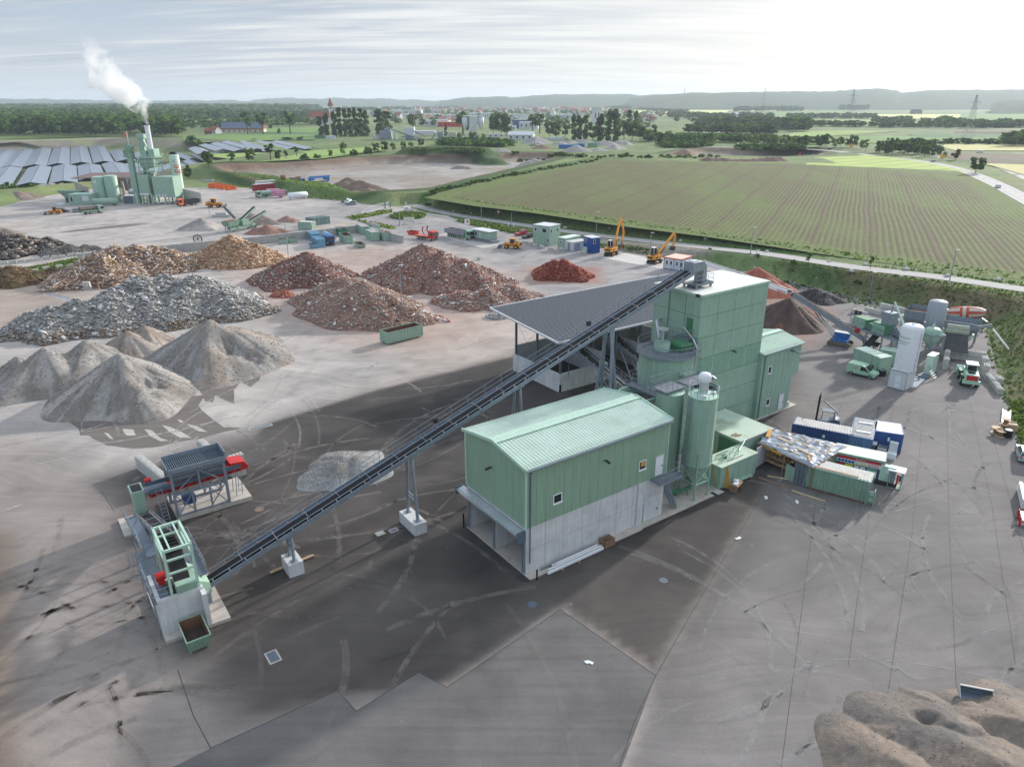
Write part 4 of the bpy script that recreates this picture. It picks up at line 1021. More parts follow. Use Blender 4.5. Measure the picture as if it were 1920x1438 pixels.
m=MB();m.box(-1.6,1.6,-.9,1.6,11.6,11.68);wk=m.build('top_platform',M_grate,s3);m=MB();m.rail([(-1.6,-.9,11.68),(-1.6,1.6,11.68),(1.6,1.6,11.68)],step=.8,toe=True);m.rail([(-1.6,-.9,11.68),(1.6,-.9,11.68)],step=.8,toe=True);m.build('hand_rail',M_steel,wk)
sp_=plant('screw_conveyor','small green screw conveyor and motor under the cone of the legged silo','machine',21.2,1.6)
m=MB();m.smooth=True;m.tube((0,0,.5),(2.3,-.6,1.0),.2,12);m.tube((-.6,0,1.1),(.2,0,.8),.26,12);m.build('tube',M_greendk,sp_)
m=MB();m.tube((-.3,.2,0),(-.2,0,1.0),.06);m.tube((1.6,-.6,0),(1.6,-.4,.8),.06);m.tube((.6,.2,0),(.5,0,.6),.06);m.build('stand',M_greendk,sp_)
M_moss=M('mossy_green_lid',srgb(186,204,186),.7,var=.08,scale=.5,streak=0,dirt=srgb(132,128,84),dirtamt=.8)
b1=plant('plant_container','long low green container with mossy lid and pipe rail beside the legged silo','container',26.6,-.15)
m=MB();m.box(0,6.3,0,2.6,.1,2.7);m.build('body',M_green,b1);m=MB();m.box(-.06,6.36,-.06,2.66,2.7,2.78);m.build('lid',M_moss,b1)
m=MB();m.rail([(1.2,1.1,2.78),(4.2,1.1,2.78)],h=.8,step=1.5,r=.05);m.rail([(1.2,1.8,2.78),(4.2,1.8,2.78)],h=.5,step=1.5,r=.05);m.tube((4.0,.9,3.3),(7.2,2.4,3.3),.06);m.build('pipe_rail',M_greenpale,b1)
m=MB();m.smooth=True;m.tube((2.2,1.4,2.78),(2.2,1.4,3.1),.3,14);m.build('valve',M_greendk,b1)
m=MB();m.box(1.6,4.4,.5,.62,2.78,2.8);m.box(1.8,3.8,2.0,2.3,2.78,2.8);m.build('rust_stain',M_rust,b1)
b2=plant('plant_container','flat-roofed green container with rain stains against the foot of the tall tower','container',33.0,2.2)
m=MB();m.box(0,6.2,0,7.4,.1,3.1);bb=m.build('body',M_green,b2);m=MB();m.box(-.06,6.26,-.06,7.46,3.1,3.18);m.build('lid',M_moss,b2)
m=MB();m.box(-.03,0,.4,3.2,.4,2.8);m.build('door_panel',M_greendk,bb)
m=MB();m.box(-.06,6.2,-.06,.06,3.18,3.26);m.build('edge_pipe',M_offwhite,b2)
m=MB()
for i in range(14):m.obox((.9+rnd.uniform(-.4,.6),1.5+rnd.uniform(-.4,.4),3.24),(.35,.1,.06),rnd.uniform(0,3))
m.build('wood_scraps',M_woodp,b2)
def plank(u,v,lean_u,lean_v,L,w,lab,mat=M_wood,t=.05):
 o=plant('timber_board',lab,'board',u,v);m=MB()
 m.beam((0,0,.02),(lean_u,lean_v,L),w,t,(-lean_v,lean_u,0)if lean_u or lean_v else(0,1,0));m.build('board',mat,o)
plank(27.6,-.45,-.15,.42,2.6,.65,'yellow shuttering board leaning on the long low green container')
plank(28.9,3.1,-.3,.35,5.6,.75,'yellow shuttering board leaning between the rear silo and the tower')
fd_=plant('hopper_feeder','galvanised feed hopper with a bar grid above a red apron feeder on a braced frame','feeder',0,0)
m=MB();m.box(-23.6,-16.1,27.85,33.0,0,.5);m.build('concrete_base',M_concwarm,fd_)
Hx0,Hx1,Hy0,Hy1=-23.7,-18.2,27.7,30.5
m=MB()
a=[(Hx0,Hy0,5.6),(Hx1,Hy0,5.6),(Hx1,Hy1,5.6),(Hx0,Hy1,5.6)];b=[(Hx0+.5,Hy0+.85,4.2),(Hx1-.5,Hy0+.85,4.2),(Hx1-.5,Hy1-.5,4.2),(Hx0+.5,Hy1-.5,4.2)]
for i in range(4):
 j=(i+1)%4;m.add([a[i],a[j],b[j],b[i]],[(0,1,2,3)])
for i in range(8):
 f=i/7;m.beam((Hx0+(Hx1-Hx0)*f,Hy0-.03,5.6),(Hx0+.5+(Hx1-Hx0-1)*f,Hy0+.82,4.2),.06,.1)
for z,k in((5.2,.25),(4.7,.55)):m.beam((Hx0+.5*k,Hy0+.85*k-.05,z),(Hx1-.5*k,Hy0+.85*k-.05,z),.06,.1)
hop=m.build('hopper',M_steel,fd_,recalc=False)
m=MB()
for i in range(26):x=Hx0+.2+(Hx1-Hx0-.4)*i/25;m.box(x-.045,x+.045,Hy0+.1,Hy1-.1,5.72,5.9)
for y in(Hy0+.1,Hy1-.2,(Hy0+Hy1)/2):m.box(Hx0+.05,Hx1-.05,y,y+.08,5.6,5.73)
m.build('bar_grid',M_steeldk,hop)
m=MB();m.box(Hx0,Hx1,Hy0-.08,Hy0,5.5,6.0);m.box(Hx0,Hx1,Hy1,Hy1+.08,5.5,6.35);m.box(Hx0-.08,Hx0,Hy0,Hy1,5.5,6.1);m.box(Hx1,Hx1+.08,Hy0,Hy1,5.5,6.5);m.build('rim_plate',M_steel,hop)
m=MB();m.box(Hx0+.4,Hx1-.4,Hy0+.8,Hy1-.4,5.1,5.5);m.build('rubble_fill',M('dark_fill',srgb(70,62,56),.95,var=.3),hop)
m=MB()
xs=(Hx0+.2,(Hx0+Hx1)/2,Hx1-.2)
for y in(27.95,31.2):
 for x in(Hx0+.2,Hx1-.2):m.box(x-.13,x+.13,y-.13,y+.13,.5,5.5)
 m.beam((Hx0+.2,y,3.0),(Hx1-.2,y,3.0),.16,.2);m.beam((Hx0+.2,y,.62),(Hx1-.2,y,.62),.14,.14);m.beam((Hx0+.2,y,5.3),(Hx1-.2,y,5.3),.16,.2)
 for k in(1,2):
  x=Hx0+.2+(Hx1-Hx0-.4)*k/3;m.box(x-.09,x+.09,y-.09,y+.09,.5,3.0)
 xm=xs[1];m.box(xm-.1,xm+.1,y-.1,y+.1,3.0,5.3)
 m.beam((Hx0+.3,y,3.1),(xm,y,5.2),.1);m.beam((Hx1-.3,y,3.1),(xm,y,5.2),.1)
 m.beam((Hx0+.3,y,.6),(Hx0+2.0,y,2.95),.09);m.beam((Hx0+.3,y,2.9),(Hx0+2.0,y,.65),.09);m.beam((Hx1-.3,y,.6),(Hx1-2.0,y,2.95),.09);m.beam((Hx1-.3,y,2.9),(Hx1-2.0,y,.65),.09)
m.build('support_frame',M_steel,fd_)
m=MB();m.hexa([(-25.6,28.7,3.05),(-16.6,28.7,3.35),(-16.6,30.3,3.35),(-25.6,30.3,3.05)],[(-25.6,28.7,3.55),(-16.6,28.7,3.85),(-16.6,30.3,3.85),(-25.6,30.3,3.55)])
m.xz([(-17.6,3.4),(-16.0,3.45),(-15.8,3.7),(-16.2,4.4),(-17.6,4.5)],28.6,30.4);red=m.build('apron_feeder',M_red,fd_)
m=MB();m.beam((-25.6,28.62,3.75),(-16.6,28.62,4.0),.1,.5);m.beam((-25.6,30.4,3.75),(-16.6,30.4,4.0),.1,.5);m.hexa([(-26.3,28.7,3.6),(-23.7,28.7,3.6),(-23.7,30.3,3.6),(-26.3,30.3,3.6)],[(-26.3,28.7,3.7),(-23.7,28.7,3.7),(-23.7,30.3,3.7),(-26.3,30.3,3.7)]);m.build('side_board',M_steeldk,red)
for x in np.arange(-25.4,-17,.75):m=MB();m.box(x,x+.4,28.55,28.62,3.18+(x+25.6)*.033,3.38+(x+25.6)*.033);m.build('bracket',M('dark_red',srgb(120,24,26),.6),red)
m=MB();m.hexa([(-27.0,28.6,1.2),(-26.2,28.6,1.2),(-26.2,30.4,1.2),(-27.0,30.4,1.2)],[(-27.2,28.5,4.2),(-26.0,28.5,4.2),(-26.0,30.5,4.2),(-27.2,30.5,4.2)]);gc_=m.build('discharge_chute',M_green,fd_)
m=MB();m.box(-27.05,-26.15,28.65,30.35,4.2,4.22);m.build('chute_mouth',M_dark,gc_)
m=MB();m.smooth=True;m.tube((-25.6,30.7,4.1),(-25.0,30.7,4.1),.28,12);m.build('motor',M_red,fd_)
m=MB()
for s_ in(-.28,.28):m.tube((-24.6+s_,27.2,0),(-24.75+s_,28.5,3.9),.035,5)
for i in range(11):f=(i+.5)/11;m.tube((-24.88-.15*f,27.2+1.3*f,3.9*f),(-24.32-.15*f,27.2+1.3*f,3.9*f),.025,5)
m.build('ladder',M_steel,fd_)
m=MB();m.box(-22.6,-21.4,29.0,30.2,1.0,1.9);m.build('drive_unit',M_blue,fd_)
m=MB()
for x in(-17.2,-16.6):
 for y in(28.8,30.2):m.tube((x-.2,y,.5),(x,y,3.4),.04,5)
for z in(1.0,1.7,2.4):m.tube((-17.3,28.8,z),(-16.7,28.8,z),.03,5)
m.build('head_stand',M_steel,fd_)
cr=plant('crusher_station','pale green crusher gantry with railed steel platforms on a concrete bunker','crusher',0,0)
m=MB();m.box(-28.5,-23.5,9.35,17.0,0,.32);m.build('concrete_base',M_concwarm,cr)
m=MB();m.box(-28.45,-25.0,10.25,10.55,.32,3.5);m.box(-25.3,-24.95,9.4,10.25,.32,3.3);m.box(-25.3,-24.95,10.55,14,.32,3.0);m.box(-28.45,-28.15,10.55,14.5,.32,3.4);m.box(-28.15,-25.3,14.2,14.5,.32,2.6);m.build('bunker_wall',M_conc,cr)
m=MB();m.box(-28.1,-25.35,10.6,14.1,1.4,2.3);m.build('sieved_fill',M('dark_fill_b',srgb(66,58,52),.95,var=.35),cr)
m=MB();fx0,fx1,fy0,fy1,fz=-27.3,-25.3,10.4,14.4,7.6
for x in(fx0,fx1):
 for y in(fy0,fy1):m.box(x-.1,x+.1,y-.1,y+.1,3.4,fz)
 m.beam((x,fy0,fz),(x,fy1,fz),.18,.2);m.beam((x,fy0,6.6),(x,fy1,6.6),.14,.14)
for y in(fy0,fy1):m.beam((fx0-.1,y,fz),(fx1+.1,y,fz),.18,.2);m.beam((fx0,y,6.7),(fx1,y,6.7),.14,.16)
m.beam(((fx0+fx1)/2-.5,fy0,fz+.02),((fx0+fx1)/2-.5,fy1,fz+.02),.12,.14);m.beam(((fx0+fx1)/2+.5,fy0,fz+.02),((fx0+fx1)/2+.5,fy1,fz+.02),.12,.14)
m.beam((fx0,fy0,5.5),(fx1,fy0,5.5),.12,.16)
m.build('gantry_frame',M_greenpale,cr)
m=MB();m.hexa([(-26.9,10.8,4.0),(-25.7,10.8,4.0),(-25.7,13.6,5.9),(-26.9,13.6,5.9)],[(-26.9,10.8,4.1),(-25.7,10.8,4.1),(-25.7,13.6,6.1),(-26.9,13.6,6.1)])
for i in range(5):m.box(-26.8,-25.8,13.2+i*.5,13.4+i*.5,6.0+.02*i,6.14+.02*i)
m.box(-26.9,-25.7,13.0,16.2,5.86,6.0);m.build('screen_deck',M_black,cr)
m=MB();m.hexa([(-26.9,10.3,3.4),(-24.6,10.9,2.2),(-24.6,12.3,2.2),(-26.9,11.2,3.5)],[(-26.9,10.2,4.3),(-25.4,10.2,4.25),(-25.2,12.2,4.2),(-26.9,12.2,4.2)])
m.hexa([(-25.5,10.5,2.3),(-24.2,11.4,1.9),(-24.2,13.6,1.9),(-25.5,13.2,2.3)],[(-25.5,10.4,4.2),(-24.3,11.2,3.0),(-24.3,13.7,3.0),(-25.5,13.4,4.2)]);m.build('chute',M_green,cr)
m=MB();m.smooth=True;m.tube((-28.0,12.6,4.2),(-27.3,12.6,4.2),.35,14);m.smooth=False;m.box(-27.9,-27.4,12.2,13.0,3.6,4.0);m.build('drive_motor',M_red,cr)
m=MB();m.box(-25.15,-25.05,12.2,12.7,4.6,5.8);m.build('belt_guard',M_red,cr)
m=MB();m.box(-28.75,-27.45,10.3,18.2,3.3,3.38);m.box(-25.15,-24.3,11.6,18.0,3.6,3.68);m.box(-28.7,-27.3,18.2,18.6,3.3,3.4);m.box(-28.1,-27.2,15.2,18.2,4.6,4.68)
m.hexa([(-28.3,18.2,4.6),(-27.3,18.2,4.6),(-27.3,26.8,2.6),(-28.3,26.8,2.6)],[(-28.3,18.2,4.68),(-27.3,18.2,4.68),(-27.3,26.8,2.68),(-28.3,26.8,2.68)]);pf=m.build('platform',M_steeldk,cr)
m=MB();m.rail([(-27.4,10.35,3.38),(-28.7,10.35,3.38),(-28.7,15.0,3.38)],step=1.2,toe=True);m.rail([(-28.3,15.2,4.68),(-28.3,18.2,4.68),(-28.3,26.8,2.68)],step=1.4,toe=True);m.rail([(-27.2,15.2,4.68),(-28.1,15.2,4.68)],step=.8)
m.rail([(-24.3,11.7,3.68),(-24.3,18.0,3.68),(-25.1,18.0,3.68)],step=1.3,toe=True);m.build('hand_rail',M_steel,pf)
caged_ladder(cr,(-28.75,15.9),.3,4.7,(-1,0))
m=MB()
for x,y,z in((-28.6,17.8,3.3),(-28.6,11,3.3),(-24.4,17.6,3.6),(-28.2,22.5,3.6),(-27.3,22.5,3.6),(-24.4,15,3.6),(-27.5,17.9,4.6)):m=MB();m.tube((x,y,.1),(x,y,z),.07,6);m.build('platform_post',M_steel,cr)
m=MB();m.box(-28.6,-27.2,27.6,31.5,0,.28);m.build('rear_footing',M_concwarm,cr)
tr=plant('belt_conveyor','short conveyor with bright wire guards between the red feeder and the crusher gantry','conveyor',0,0)
conveyor(tr,(-26.5,29.3,.9),(-26.4,15.6,5.75),1.1,0,0,True,1.0)
m=MB()
for y,z in((26,1.9),(21,3.6)):
 for x in(-26.95,-25.95):m.tube((x,y,0),(x,y,z),.08,6)
m.build('support_leg',M_steel,tr)
sk=plant('skip_container','small open green skip half full of dark dirt against the concrete bunker','skip',-26.5,8.15)
def skip(root,L,w,h,taper,fill=None,mat=M_greenold,inner=M_rust,t=.05):
 """open skip: sloping ends, inner faces and a fill"""
 o=[(-L/2+taper,-w/2+.1),(L/2-taper*.3,-w/2+.1),(L/2-taper*.3,w/2-.1),(-L/2+taper,w/2-.1)];T=[(-L/2,-w/2),(L/2,-w/2),(L/2,w/2),(-L/2,w/2)]
 m=MB();B=[(x,y,.12)for x,y in o];U=[(x,y,h)for x,y in T]
 for i in range(4):j=(i+1)%4;m.add([B[i],B[j],U[j],U[i]],[(0,1,2,3)])
 m.sheet(B)
 for x0,x1,y0,y1 in((-L/2-.04,L/2+.04,-w/2-.04,-w/2+.04),(-L/2-.04,L/2+.04,w/2-.04,w/2+.04),(-L/2-.04,-L/2+.04,-w/2+.04,w/2-.04),(L/2-.04,L/2+.04,-w/2+.04,w/2-.04)):m.box(x0,x1,y0,y1,h-.08,h+.03)
 m.box(-L/2+taper,L/2-taper,-w/2+.15,-w/2+.3,0,.12);m.box(-L/2+taper,L/2-taper,w/2-.3,w/2-.15,0,.12)
 m.build('body',mat,root)
 m=MB();e=.05;B=[(x*(1-e/2),y*(1-e),.16)for x,y in o];U=[(x*(1-e/2),y*(1-e),h-.02)for x,y in T]
 for i in range(4):j=(i+1)%4;m.add([B[i],U[i],U[j],B[j]],[(0,1,2,3)])
 m.add(B,[(0,1,2,3)]);m.build('inner_lining',inner,root)
 if fill:
  m=MB();f=.35
  n=8;vs=[];
  for i in range(n+1):
   for j in range(n+1):
    x=(-L/2+taper*.7)+(L-taper*1.2)*i/n;y=-w/2+.14+(w-.28)*j/n
    vs.append((x,y,h*fill+.18*mnoise.noise((x*2,y*2,L))))
  m.add(vs,[(i*(n+1)+j,(i+1)*(n+1)+j,(i+1)*(n+1)+j+1,i*(n+1)+j+1)for i in range(n)for j in range(n)])
  m.build('fill',M('dark_fill_b',srgb(66,58,52),.95,var=.35),root)
skip(sk,3.0,1.75,1.5,.55,.42);sk.rotation_euler=(0,0,TH+math.pi/2)
def hatch(px,py,w,l,rz,lab,mat,name='manhole_cover',rnd_=False):
 o=thing(name,lab,'drain cover' if rnd_ else 'hatch',G(px,py),rz)
 m=MB()
 if rnd_:m.tube((0,0,0),(0,0,.02),w,20);m.build('frame',M_steeldk,o);m=MB();m.tube((0,0,.02),(0,0,.026),w*.82,20);m.build('lid',mat,o)
 else:
  m.box(-l/2,l/2,-w/2,w/2,0,.02);m.build('frame',M_concwarm,o);m=MB();m.box(-l/2+.12,l/2-.12,-w/2+.12,w/2-.12,.02,.028);m.build('lid',mat,o)
M_hatch=M('blue_grey_plate',srgb(92,104,116),.5,.2)
hatch(512,1231,.95,1.45,TH+math.pi/2,'framed blue grey steel hatch in the asphalt below the small skip',M_hatch,'floor_hatch')
hatch(489,801,.75,3.0,TH,'long narrow framed drain grate in the yard by the wet patch',M_steeldk,'drain_grate')
hatch(713,1000,.7,.9,TH,'pale square manhole plate left of the pair near the tall footing',M_offwhite,'floor_hatch');hatch(738,994,.7,.9,TH,'dark square manhole plate right of the pair near the tall footing',M_steeldk,'floor_hatch')
hatch(486,955,.5,0,0,'rusty round manhole cover near the hopper feeder',M('rusty_lid',srgb(130,104,84),.8),rnd_=True);hatch(998,1133,.42,0,0,'dark round manhole cover in front of the hall',M_steeldk,rnd_=True);hatch(1244,1088,.4,0,0,'dark round manhole cover on the apron right of the hall',M_steeldk,rnd_=True)
o=plant('timber_sleeper','round grey pole lying behind the small conveyor footing','pole',-17.2,13.9);m=MB();m.smooth=True;m.tube((-1.6,-.2,.14),(2.6,.1,.14),.13,10);m.build('pole',M_woodp,o)
# heaps of loose material 
def PROJ(p):
 zc=p.y*_c-(p.z-CAMH)*_s;yc=-(p.y*_s+(p.z-CAMH)*_c)
 return(960+FPX*p.x/zc,719+FPX*yc/zc)
def cone(ax,ay,fy,k=.68,z0=0.0):
 """centre and height of a cone of slope k whose top shows at (ax, ay) and whose near foot shows on row fy"""
 best=None
 for i in range(1,400):
  r=i*.08;x=ax
  for _ in range(4):
   F=G(x,fy,z0);d=Vector((F.x,F.y,0)).normalized();Cn=F+d*r;top=Cn+Vector((0,0,k*r));px,py=PROJ(top);x+=(ax-px)*.8
  e=abs(py-ay)
  if best is None or e<best[0]:best=(e,Cn.x,Cn.y,k*r,k)
 return best[1:]
def pile(name,label,peaks,cols,step=.45,rough=.25,noise_s=.6,chunks=None,group=None,z0=0.0,fine=(.0,1.0),dig=None,gully=.0,extra=None,cat='heap',trim=None):
 """peaks: list of (x, y, h, slope); ridges come from neighbouring peaks; surface broken by noise and gullies"""
 P=np.array(peaks,float);rr=P[:,2]/P[:,3]+2
 x0,x1,y0,y1=(P[:,0]-rr).min(),(P[:,0]+rr).max(),(P[:,1]-rr).min(),(P[:,1]+rr).max()
 xs=np.arange(x0,x1,step);ys=np.arange(y0,y1,step);X,Y=np.meshgrid(xs,ys)
 sd_=int(abs(x0*7+y0))%100
 Hh=np.full(X.shape,-9.0);St=np.zeros(X.shape)
 for(cx,cy,h,k)in P:
  r=np.hypot(X-cx,Y-cy);t=np.arctan2(Y-cy,X-cx)
  ed=1+.12*np.sin(3*t+cx)+.08*np.sin(5*t+cy)
  cone_=h-k*r*ed
  if gully:cone_=cone_-gully*ss((vn(t*9+sd_,r*.05)-.5)*3)*np.minimum(1,r/3)*np.minimum(1,np.maximum(cone_,0)/1.5)
  rt=.35*h*k if h>1 else .1
  cone_=np.where(r<.6,np.minimum(cone_,h-.25*k),cone_)
  St=np.where(cone_>Hh,.6*vn(t*7+sd_+cx,r*.12)+.4*vn(t*19+cy,r*.3),St);Hh=np.maximum(Hh,cone_)
 n=fbm(X*noise_s+sd_,Y*noise_s,4)-.5
 Hh=Hh+n*rough*2*np.clip(Hh+.4,0,1.2)
 if dig:
  for(dx,dy,dr,dd)in dig:Hh=Hh-dd*ss(1-np.hypot(X-dx,Y-dy)/dr)*(1+n*1.2)
 if trim is not None:Hh=np.where(trim(X,Y),Hh,-1)
 base=lerpc(cl(*cols[0]),cl(*cols[1]),ss((fbm(X*.5+3,Y*.5+sd_,4)-.36)/.28))
 if len(cols)>2:base=lerpc(base,cl(*cols[2]),ss((fbm(X*.22+9,Y*.22+sd_,4)-.5)/.14))
 if gully:base=lerpc(base,cl(*cols[1])*.86,ss((St-.46)/.2)*.8);base=lerpc(base,cl(*cols[0])*1.12,ss((.42-St)/.2)*.5)
 base=base*(.82+.36*vn(X*4.1,Y*4.1))[...,None]
 ins=Hh>-.02;cell=ins[:-1,:-1]|ins[1:,:-1]|ins[:-1,1:]|ins[1:,1:]
 ii=np.arange(X.size).reshape(X.shape)
 Q=np.stack([ii[:-1,:-1],ii[:-1,1:],ii[1:,1:],ii[1:,:-1]],-1)[cell]
 V=np.stack([X,Y,np.maximum(Hh,-.25)],-1).reshape(-1,3);Cc=base.reshape(-1,3)
 u=np.unique(Q);rmap=np.full(X.size,-1);rmap[u]=np.arange(len(u));V=V[u];Cc=Cc[u];Q=rmap[Q]
 if chunks:
  rs=np.random.RandomState(sd_+1)
  for(cnt,smin,smax,aspect,pal,lift,where)in chunks:
   cand=np.argwhere(Hh>(.15 if where is None else where[0]));
   if where is not None:cand=cand[(Hh[cand[:,0],cand[:,1]]<where[1])]
   if len(cand)==0:continue
   pk=cand[rs.randint(0,len(cand),cnt)]
   px_=X[pk[:,0],pk[:,1]]+rs.uniform(-.5,.5,cnt)*step;py_=Y[pk[:,0],pk[:,1]]+rs.uniform(-.5,.5,cnt)*step;pz_=Hh[pk[:,0],pk[:,1]]
   s=smin+(smax-smin)*rs.rand(cnt)**2.2
   sz=np.stack([s*rs.uniform(aspect[0][0],aspect[0][1],cnt),s*rs.uniform(aspect[1][0],aspect[1][1],cnt),s*rs.uniform(aspect[2][0],aspect[2][1],cnt)],-1)/2
   a,b,g=rs.uniform(0,6.28,cnt),rs.uniform(-.7,.7,cnt),rs.uniform(-.7,.7,cnt)
   ca,sa,cb_,sb,cg,sg=np.cos(a),np.sin(a),np.cos(b),np.sin(b),np.cos(g),np.sin(g)
   Rm=np.stack([np.stack([ca*cb_,ca*sb*sg-sa*cg,ca*sb*cg+sa*sg],-1),np.stack([sa*cb_,sa*sb*sg+ca*cg,sa*sb*cg-ca*sg],-1),np.stack([-sb,cb_*sg,cb_*cg],-1)],1)
   cor=np.array([(x,y,z)for z in(-1,1)for(x,y)in((-1,-1),(1,-1),(1,1),(-1,1))],float)
   loc=cor[None]*sz[:,None]*rs.uniform(.72,1.12,(cnt,8,1))
   vv=np.einsum('nij,nkj->nki',Rm,loc)+np.stack([px_,py_,pz_+lift*s],-1)[:,None]
   pc=np.array([cl(*c)for c in pal])[rs.randint(0,len(pal),cnt)]*rs.uniform(.75,1.2,(cnt,1))
   fq_=np.array([(0,3,2,1),(4,5,6,7),(0,1,5,4),(1,2,6,5),(2,3,7,6),(3,0,4,7)])
   Fc=(fq_[None]+(np.arange(cnt)*8)[:,None,None]).reshape(-1,4)+len(V)
   V=np.concatenate([V,vv.reshape(-1,3)]);Cc=np.concatenate([Cc,np.repeat(pc,8,0)]);Q=np.concatenate([Q,Fc])
 org=np.array([P[:,0].mean(),P[:,1].mean(),z0])
 V=V-np.array([org[0],org[1],0])
 o=np_mesh(name,V,Q,M_piles,cols=Cc,smooth=False);o.location=org
 if not chunks:o.data.polygons.foreach_set('use_smooth',np.ones(len(o.data.polygons),bool))
 return tag(o,label,cat,group)
K=cone
GRV=[(152,148,143),(130,123,116),(164,157,150)]
GR='cones of grey gravel'
stones=lambda n,a=.08,b=.22:[(n,a,b,((.8,1.3),(.7,1),(.6,.9)),[(150,146,142),(176,172,168),(112,106,102)],.1,None)]
pile('gravel_heap','front cone of grey brown gravel with a hollow scooped from its right side',[K(222,661,790,.66)],GRV,.22,.05,1.3,stones(2200,.05,.16),GR,gully=.3,dig=[(*G(283,752).to_tuple()[:2],3.2,1.6)])
a,b=K(80,650,752,.66),K(158,637,735,.66)
pile('gravel_heap','left pair of grey gravel cones grown together at the picture edge',[a,b,(a[0]-5,a[1]+1,a[2]*.7,.66)],GRV,.25,.05,1.3,stones(1800,.05,.16),GR,gully=.3)
pile('gravel_heap','double brown grey gravel cone behind the front cone',[K(238,620,705,.66),K(270,609,690,.66)],[(152,142,134),(140,124,112),(160,150,142)],.25,.05,1.3,stones(1200,.05,.16),GR,gully=.3)
a,b=K(392,598,722,.62),K(438,615,705,.62)
pile('gravel_heap','largest grey gravel heap on the right with a crumbling excavated face',[a,b,K(470,640,695,.6)],[(148,146,142),(134,128,122),(156,142,128)],.22,.09,1.1,stones(2400,.05,.18),GR,gully=.2,dig=[(*G(430,690).to_tuple()[:2],3.5,1.8),(*G(470,690).to_tuple()[:2],3.0,1.3),(*G(440,668).to_tuple()[:2],3.0,1.2)])
CP=[(176,176,173),(164,163,160),(190,188,184),(146,142,137),(132,124,116)]
pile('rubble_heap','long heap of broken grey concrete slabs and lumps',[K(53,583,638,.6),K(95,572,640,.55),K(141,560,636,.58),K(205,540,632,.58),K(257,517,620,.56),K(310,514,612,.55),K(360,514,612,.55),K(420,543,608,.55),K(455,560,598,.55)],[(152,149,145),(132,126,120)],.5,.4,.4,[(12000,.14,.6,((.8,1.5),(.6,1.1),(.25,.7)),CP,.15,None),(340,.6,1.4,((.8,1.4),(.6,1),(.15,.35)),CP[:3],.1,None),(1500,.25,.7,((.8,1.5),(.6,1.1),(.25,.7)),[(126,108,92),(140,122,106)],.15,(0.1,1.2))])
WP=[(208,182,160),(194,164,140),(168,140,120),(220,202,186),(140,118,102),(204,166,130),(230,220,212),(112,96,86),(160,148,138)]
pile('wood_heap','wide heap of mixed demolition wood and boards',[K(140,505,545,.5),K(180,474,540,.55),K(213,463,530,.55),K(250,459,524,.55),K(288,462,518,.55),K(325,472,512,.55),K(352,486,508,.5)],[(150,126,108),(122,104,92)],.5,.4,.5,[(7000,.4,1.7,((1.0,1.6),(.1,.3),(.05,.1)),WP,.08,None),(1500,.35,1.2,((.8,1.3),(.6,1),(.04,.08)),WP+[(230,226,220),(206,170,90)],.1,None),(140,2.0,5.0,((1,1.3),(.06,.1),(.03,.06)),WP[:4],.06,(.1,2.0))],'wood heaps')
WL=[(224,192,160),(212,174,138),(232,208,182),(192,152,118),(166,130,104)]
pile('wood_heap','heap of clean pale timber offcuts beside the green scrap container',[K(430,440,506,.62),K(460,452,505,.58),K(490,470,500,.55)],[(180,146,116),(150,120,96)],.5,.35,.5,[(5200,.4,1.4,((1.0,1.5),(.12,.35),(.05,.12)),WL,.08,None),(700,.4,.9,((.8,1.2),(.6,1),(.05,.1)),WL,.1,None)],'wood heaps')
BP=[(152,90,74),(164,106,90),(190,182,174),(170,160,150),(134,86,74),(128,112,102),(206,200,194),(146,108,92),(150,136,124)]
BQ=[(172,130,114),(186,178,168),(164,148,136),(152,110,94),(202,196,190),(144,124,110),(170,142,126)]
BG='heaps of brick rubble'
bch=lambda n,pal:[(int(n*1.8),.1,.36,((.8,1.4),(.6,1),(.4,.8)),pal,.1,None),(n//16,.35,.85,((.9,1.4),(.6,1),(.25,.5)),pal+[(210,208,204)],.1,None)]
pile('brick_rubble_heap','dark red brick rubble heap beside the pale timber heap',[K(575,471,543,.6),K(540,484,543,.55),K(612,488,528,.55),K(500,505,535,.5)],[(126,84,72),(104,70,62)],.45,.3,.5,bch(5200,BP),BG)
pile('brick_rubble_heap','small tongue of bright red bricks at the foot of the dark red heap',[K(534,546,560,.45),K(520,548,558,.4)],[(158,92,76),(140,84,70)],.3,.2,.8,[(500,.2,.45,((.8,1.4),(.6,1),(.4,.8)),[(178,104,86),(160,90,74),(190,140,124)],.1,None)],BG)
pile('brick_rubble_heap','front brown brick rubble heap behind the lamp post and open container',[K(679,526,622,.58),K(646,517,600,.55),K(718,545,620,.55),K(755,572,618,.5),K(612,548,588,.5)],[(146,116,100),(128,100,88)],.45,.3,.4,bch(6000,BQ),BG)
pile('brick_rubble_heap','largest brick rubble heap in the middle of the yard',[K(792,457,550,.6),K(740,482,530,.55),K(826,470,555,.58),K(868,483,556,.55),K(905,498,545,.55),K(705,500,520,.45)],[(130,92,80),(146,114,100)],.5,.35,.4,bch(7600,BP),BG)
pile('brick_rubble_heap','low pale brick and concrete rubble heap near the grey shed roof',[K(956,532,575,.5),K(915,540,584,.5),K(870,545,584,.5),K(990,545,566,.45),K(835,552,574,.45)],[(150,124,110),(136,104,92)],.45,.3,.4,bch(4600,BQ+BP[:3]),BG)
pile('rubble_heap','small heap of pale concrete pieces by the corner of the shed roof',[K(925,588,600,.45),K(940,585,600,.4)],[(168,164,158),(150,146,140)],.35,.2,.6,[(600,.2,.6,((.8,1.4),(.6,1),(.3,.6)),CP,.1,None)])
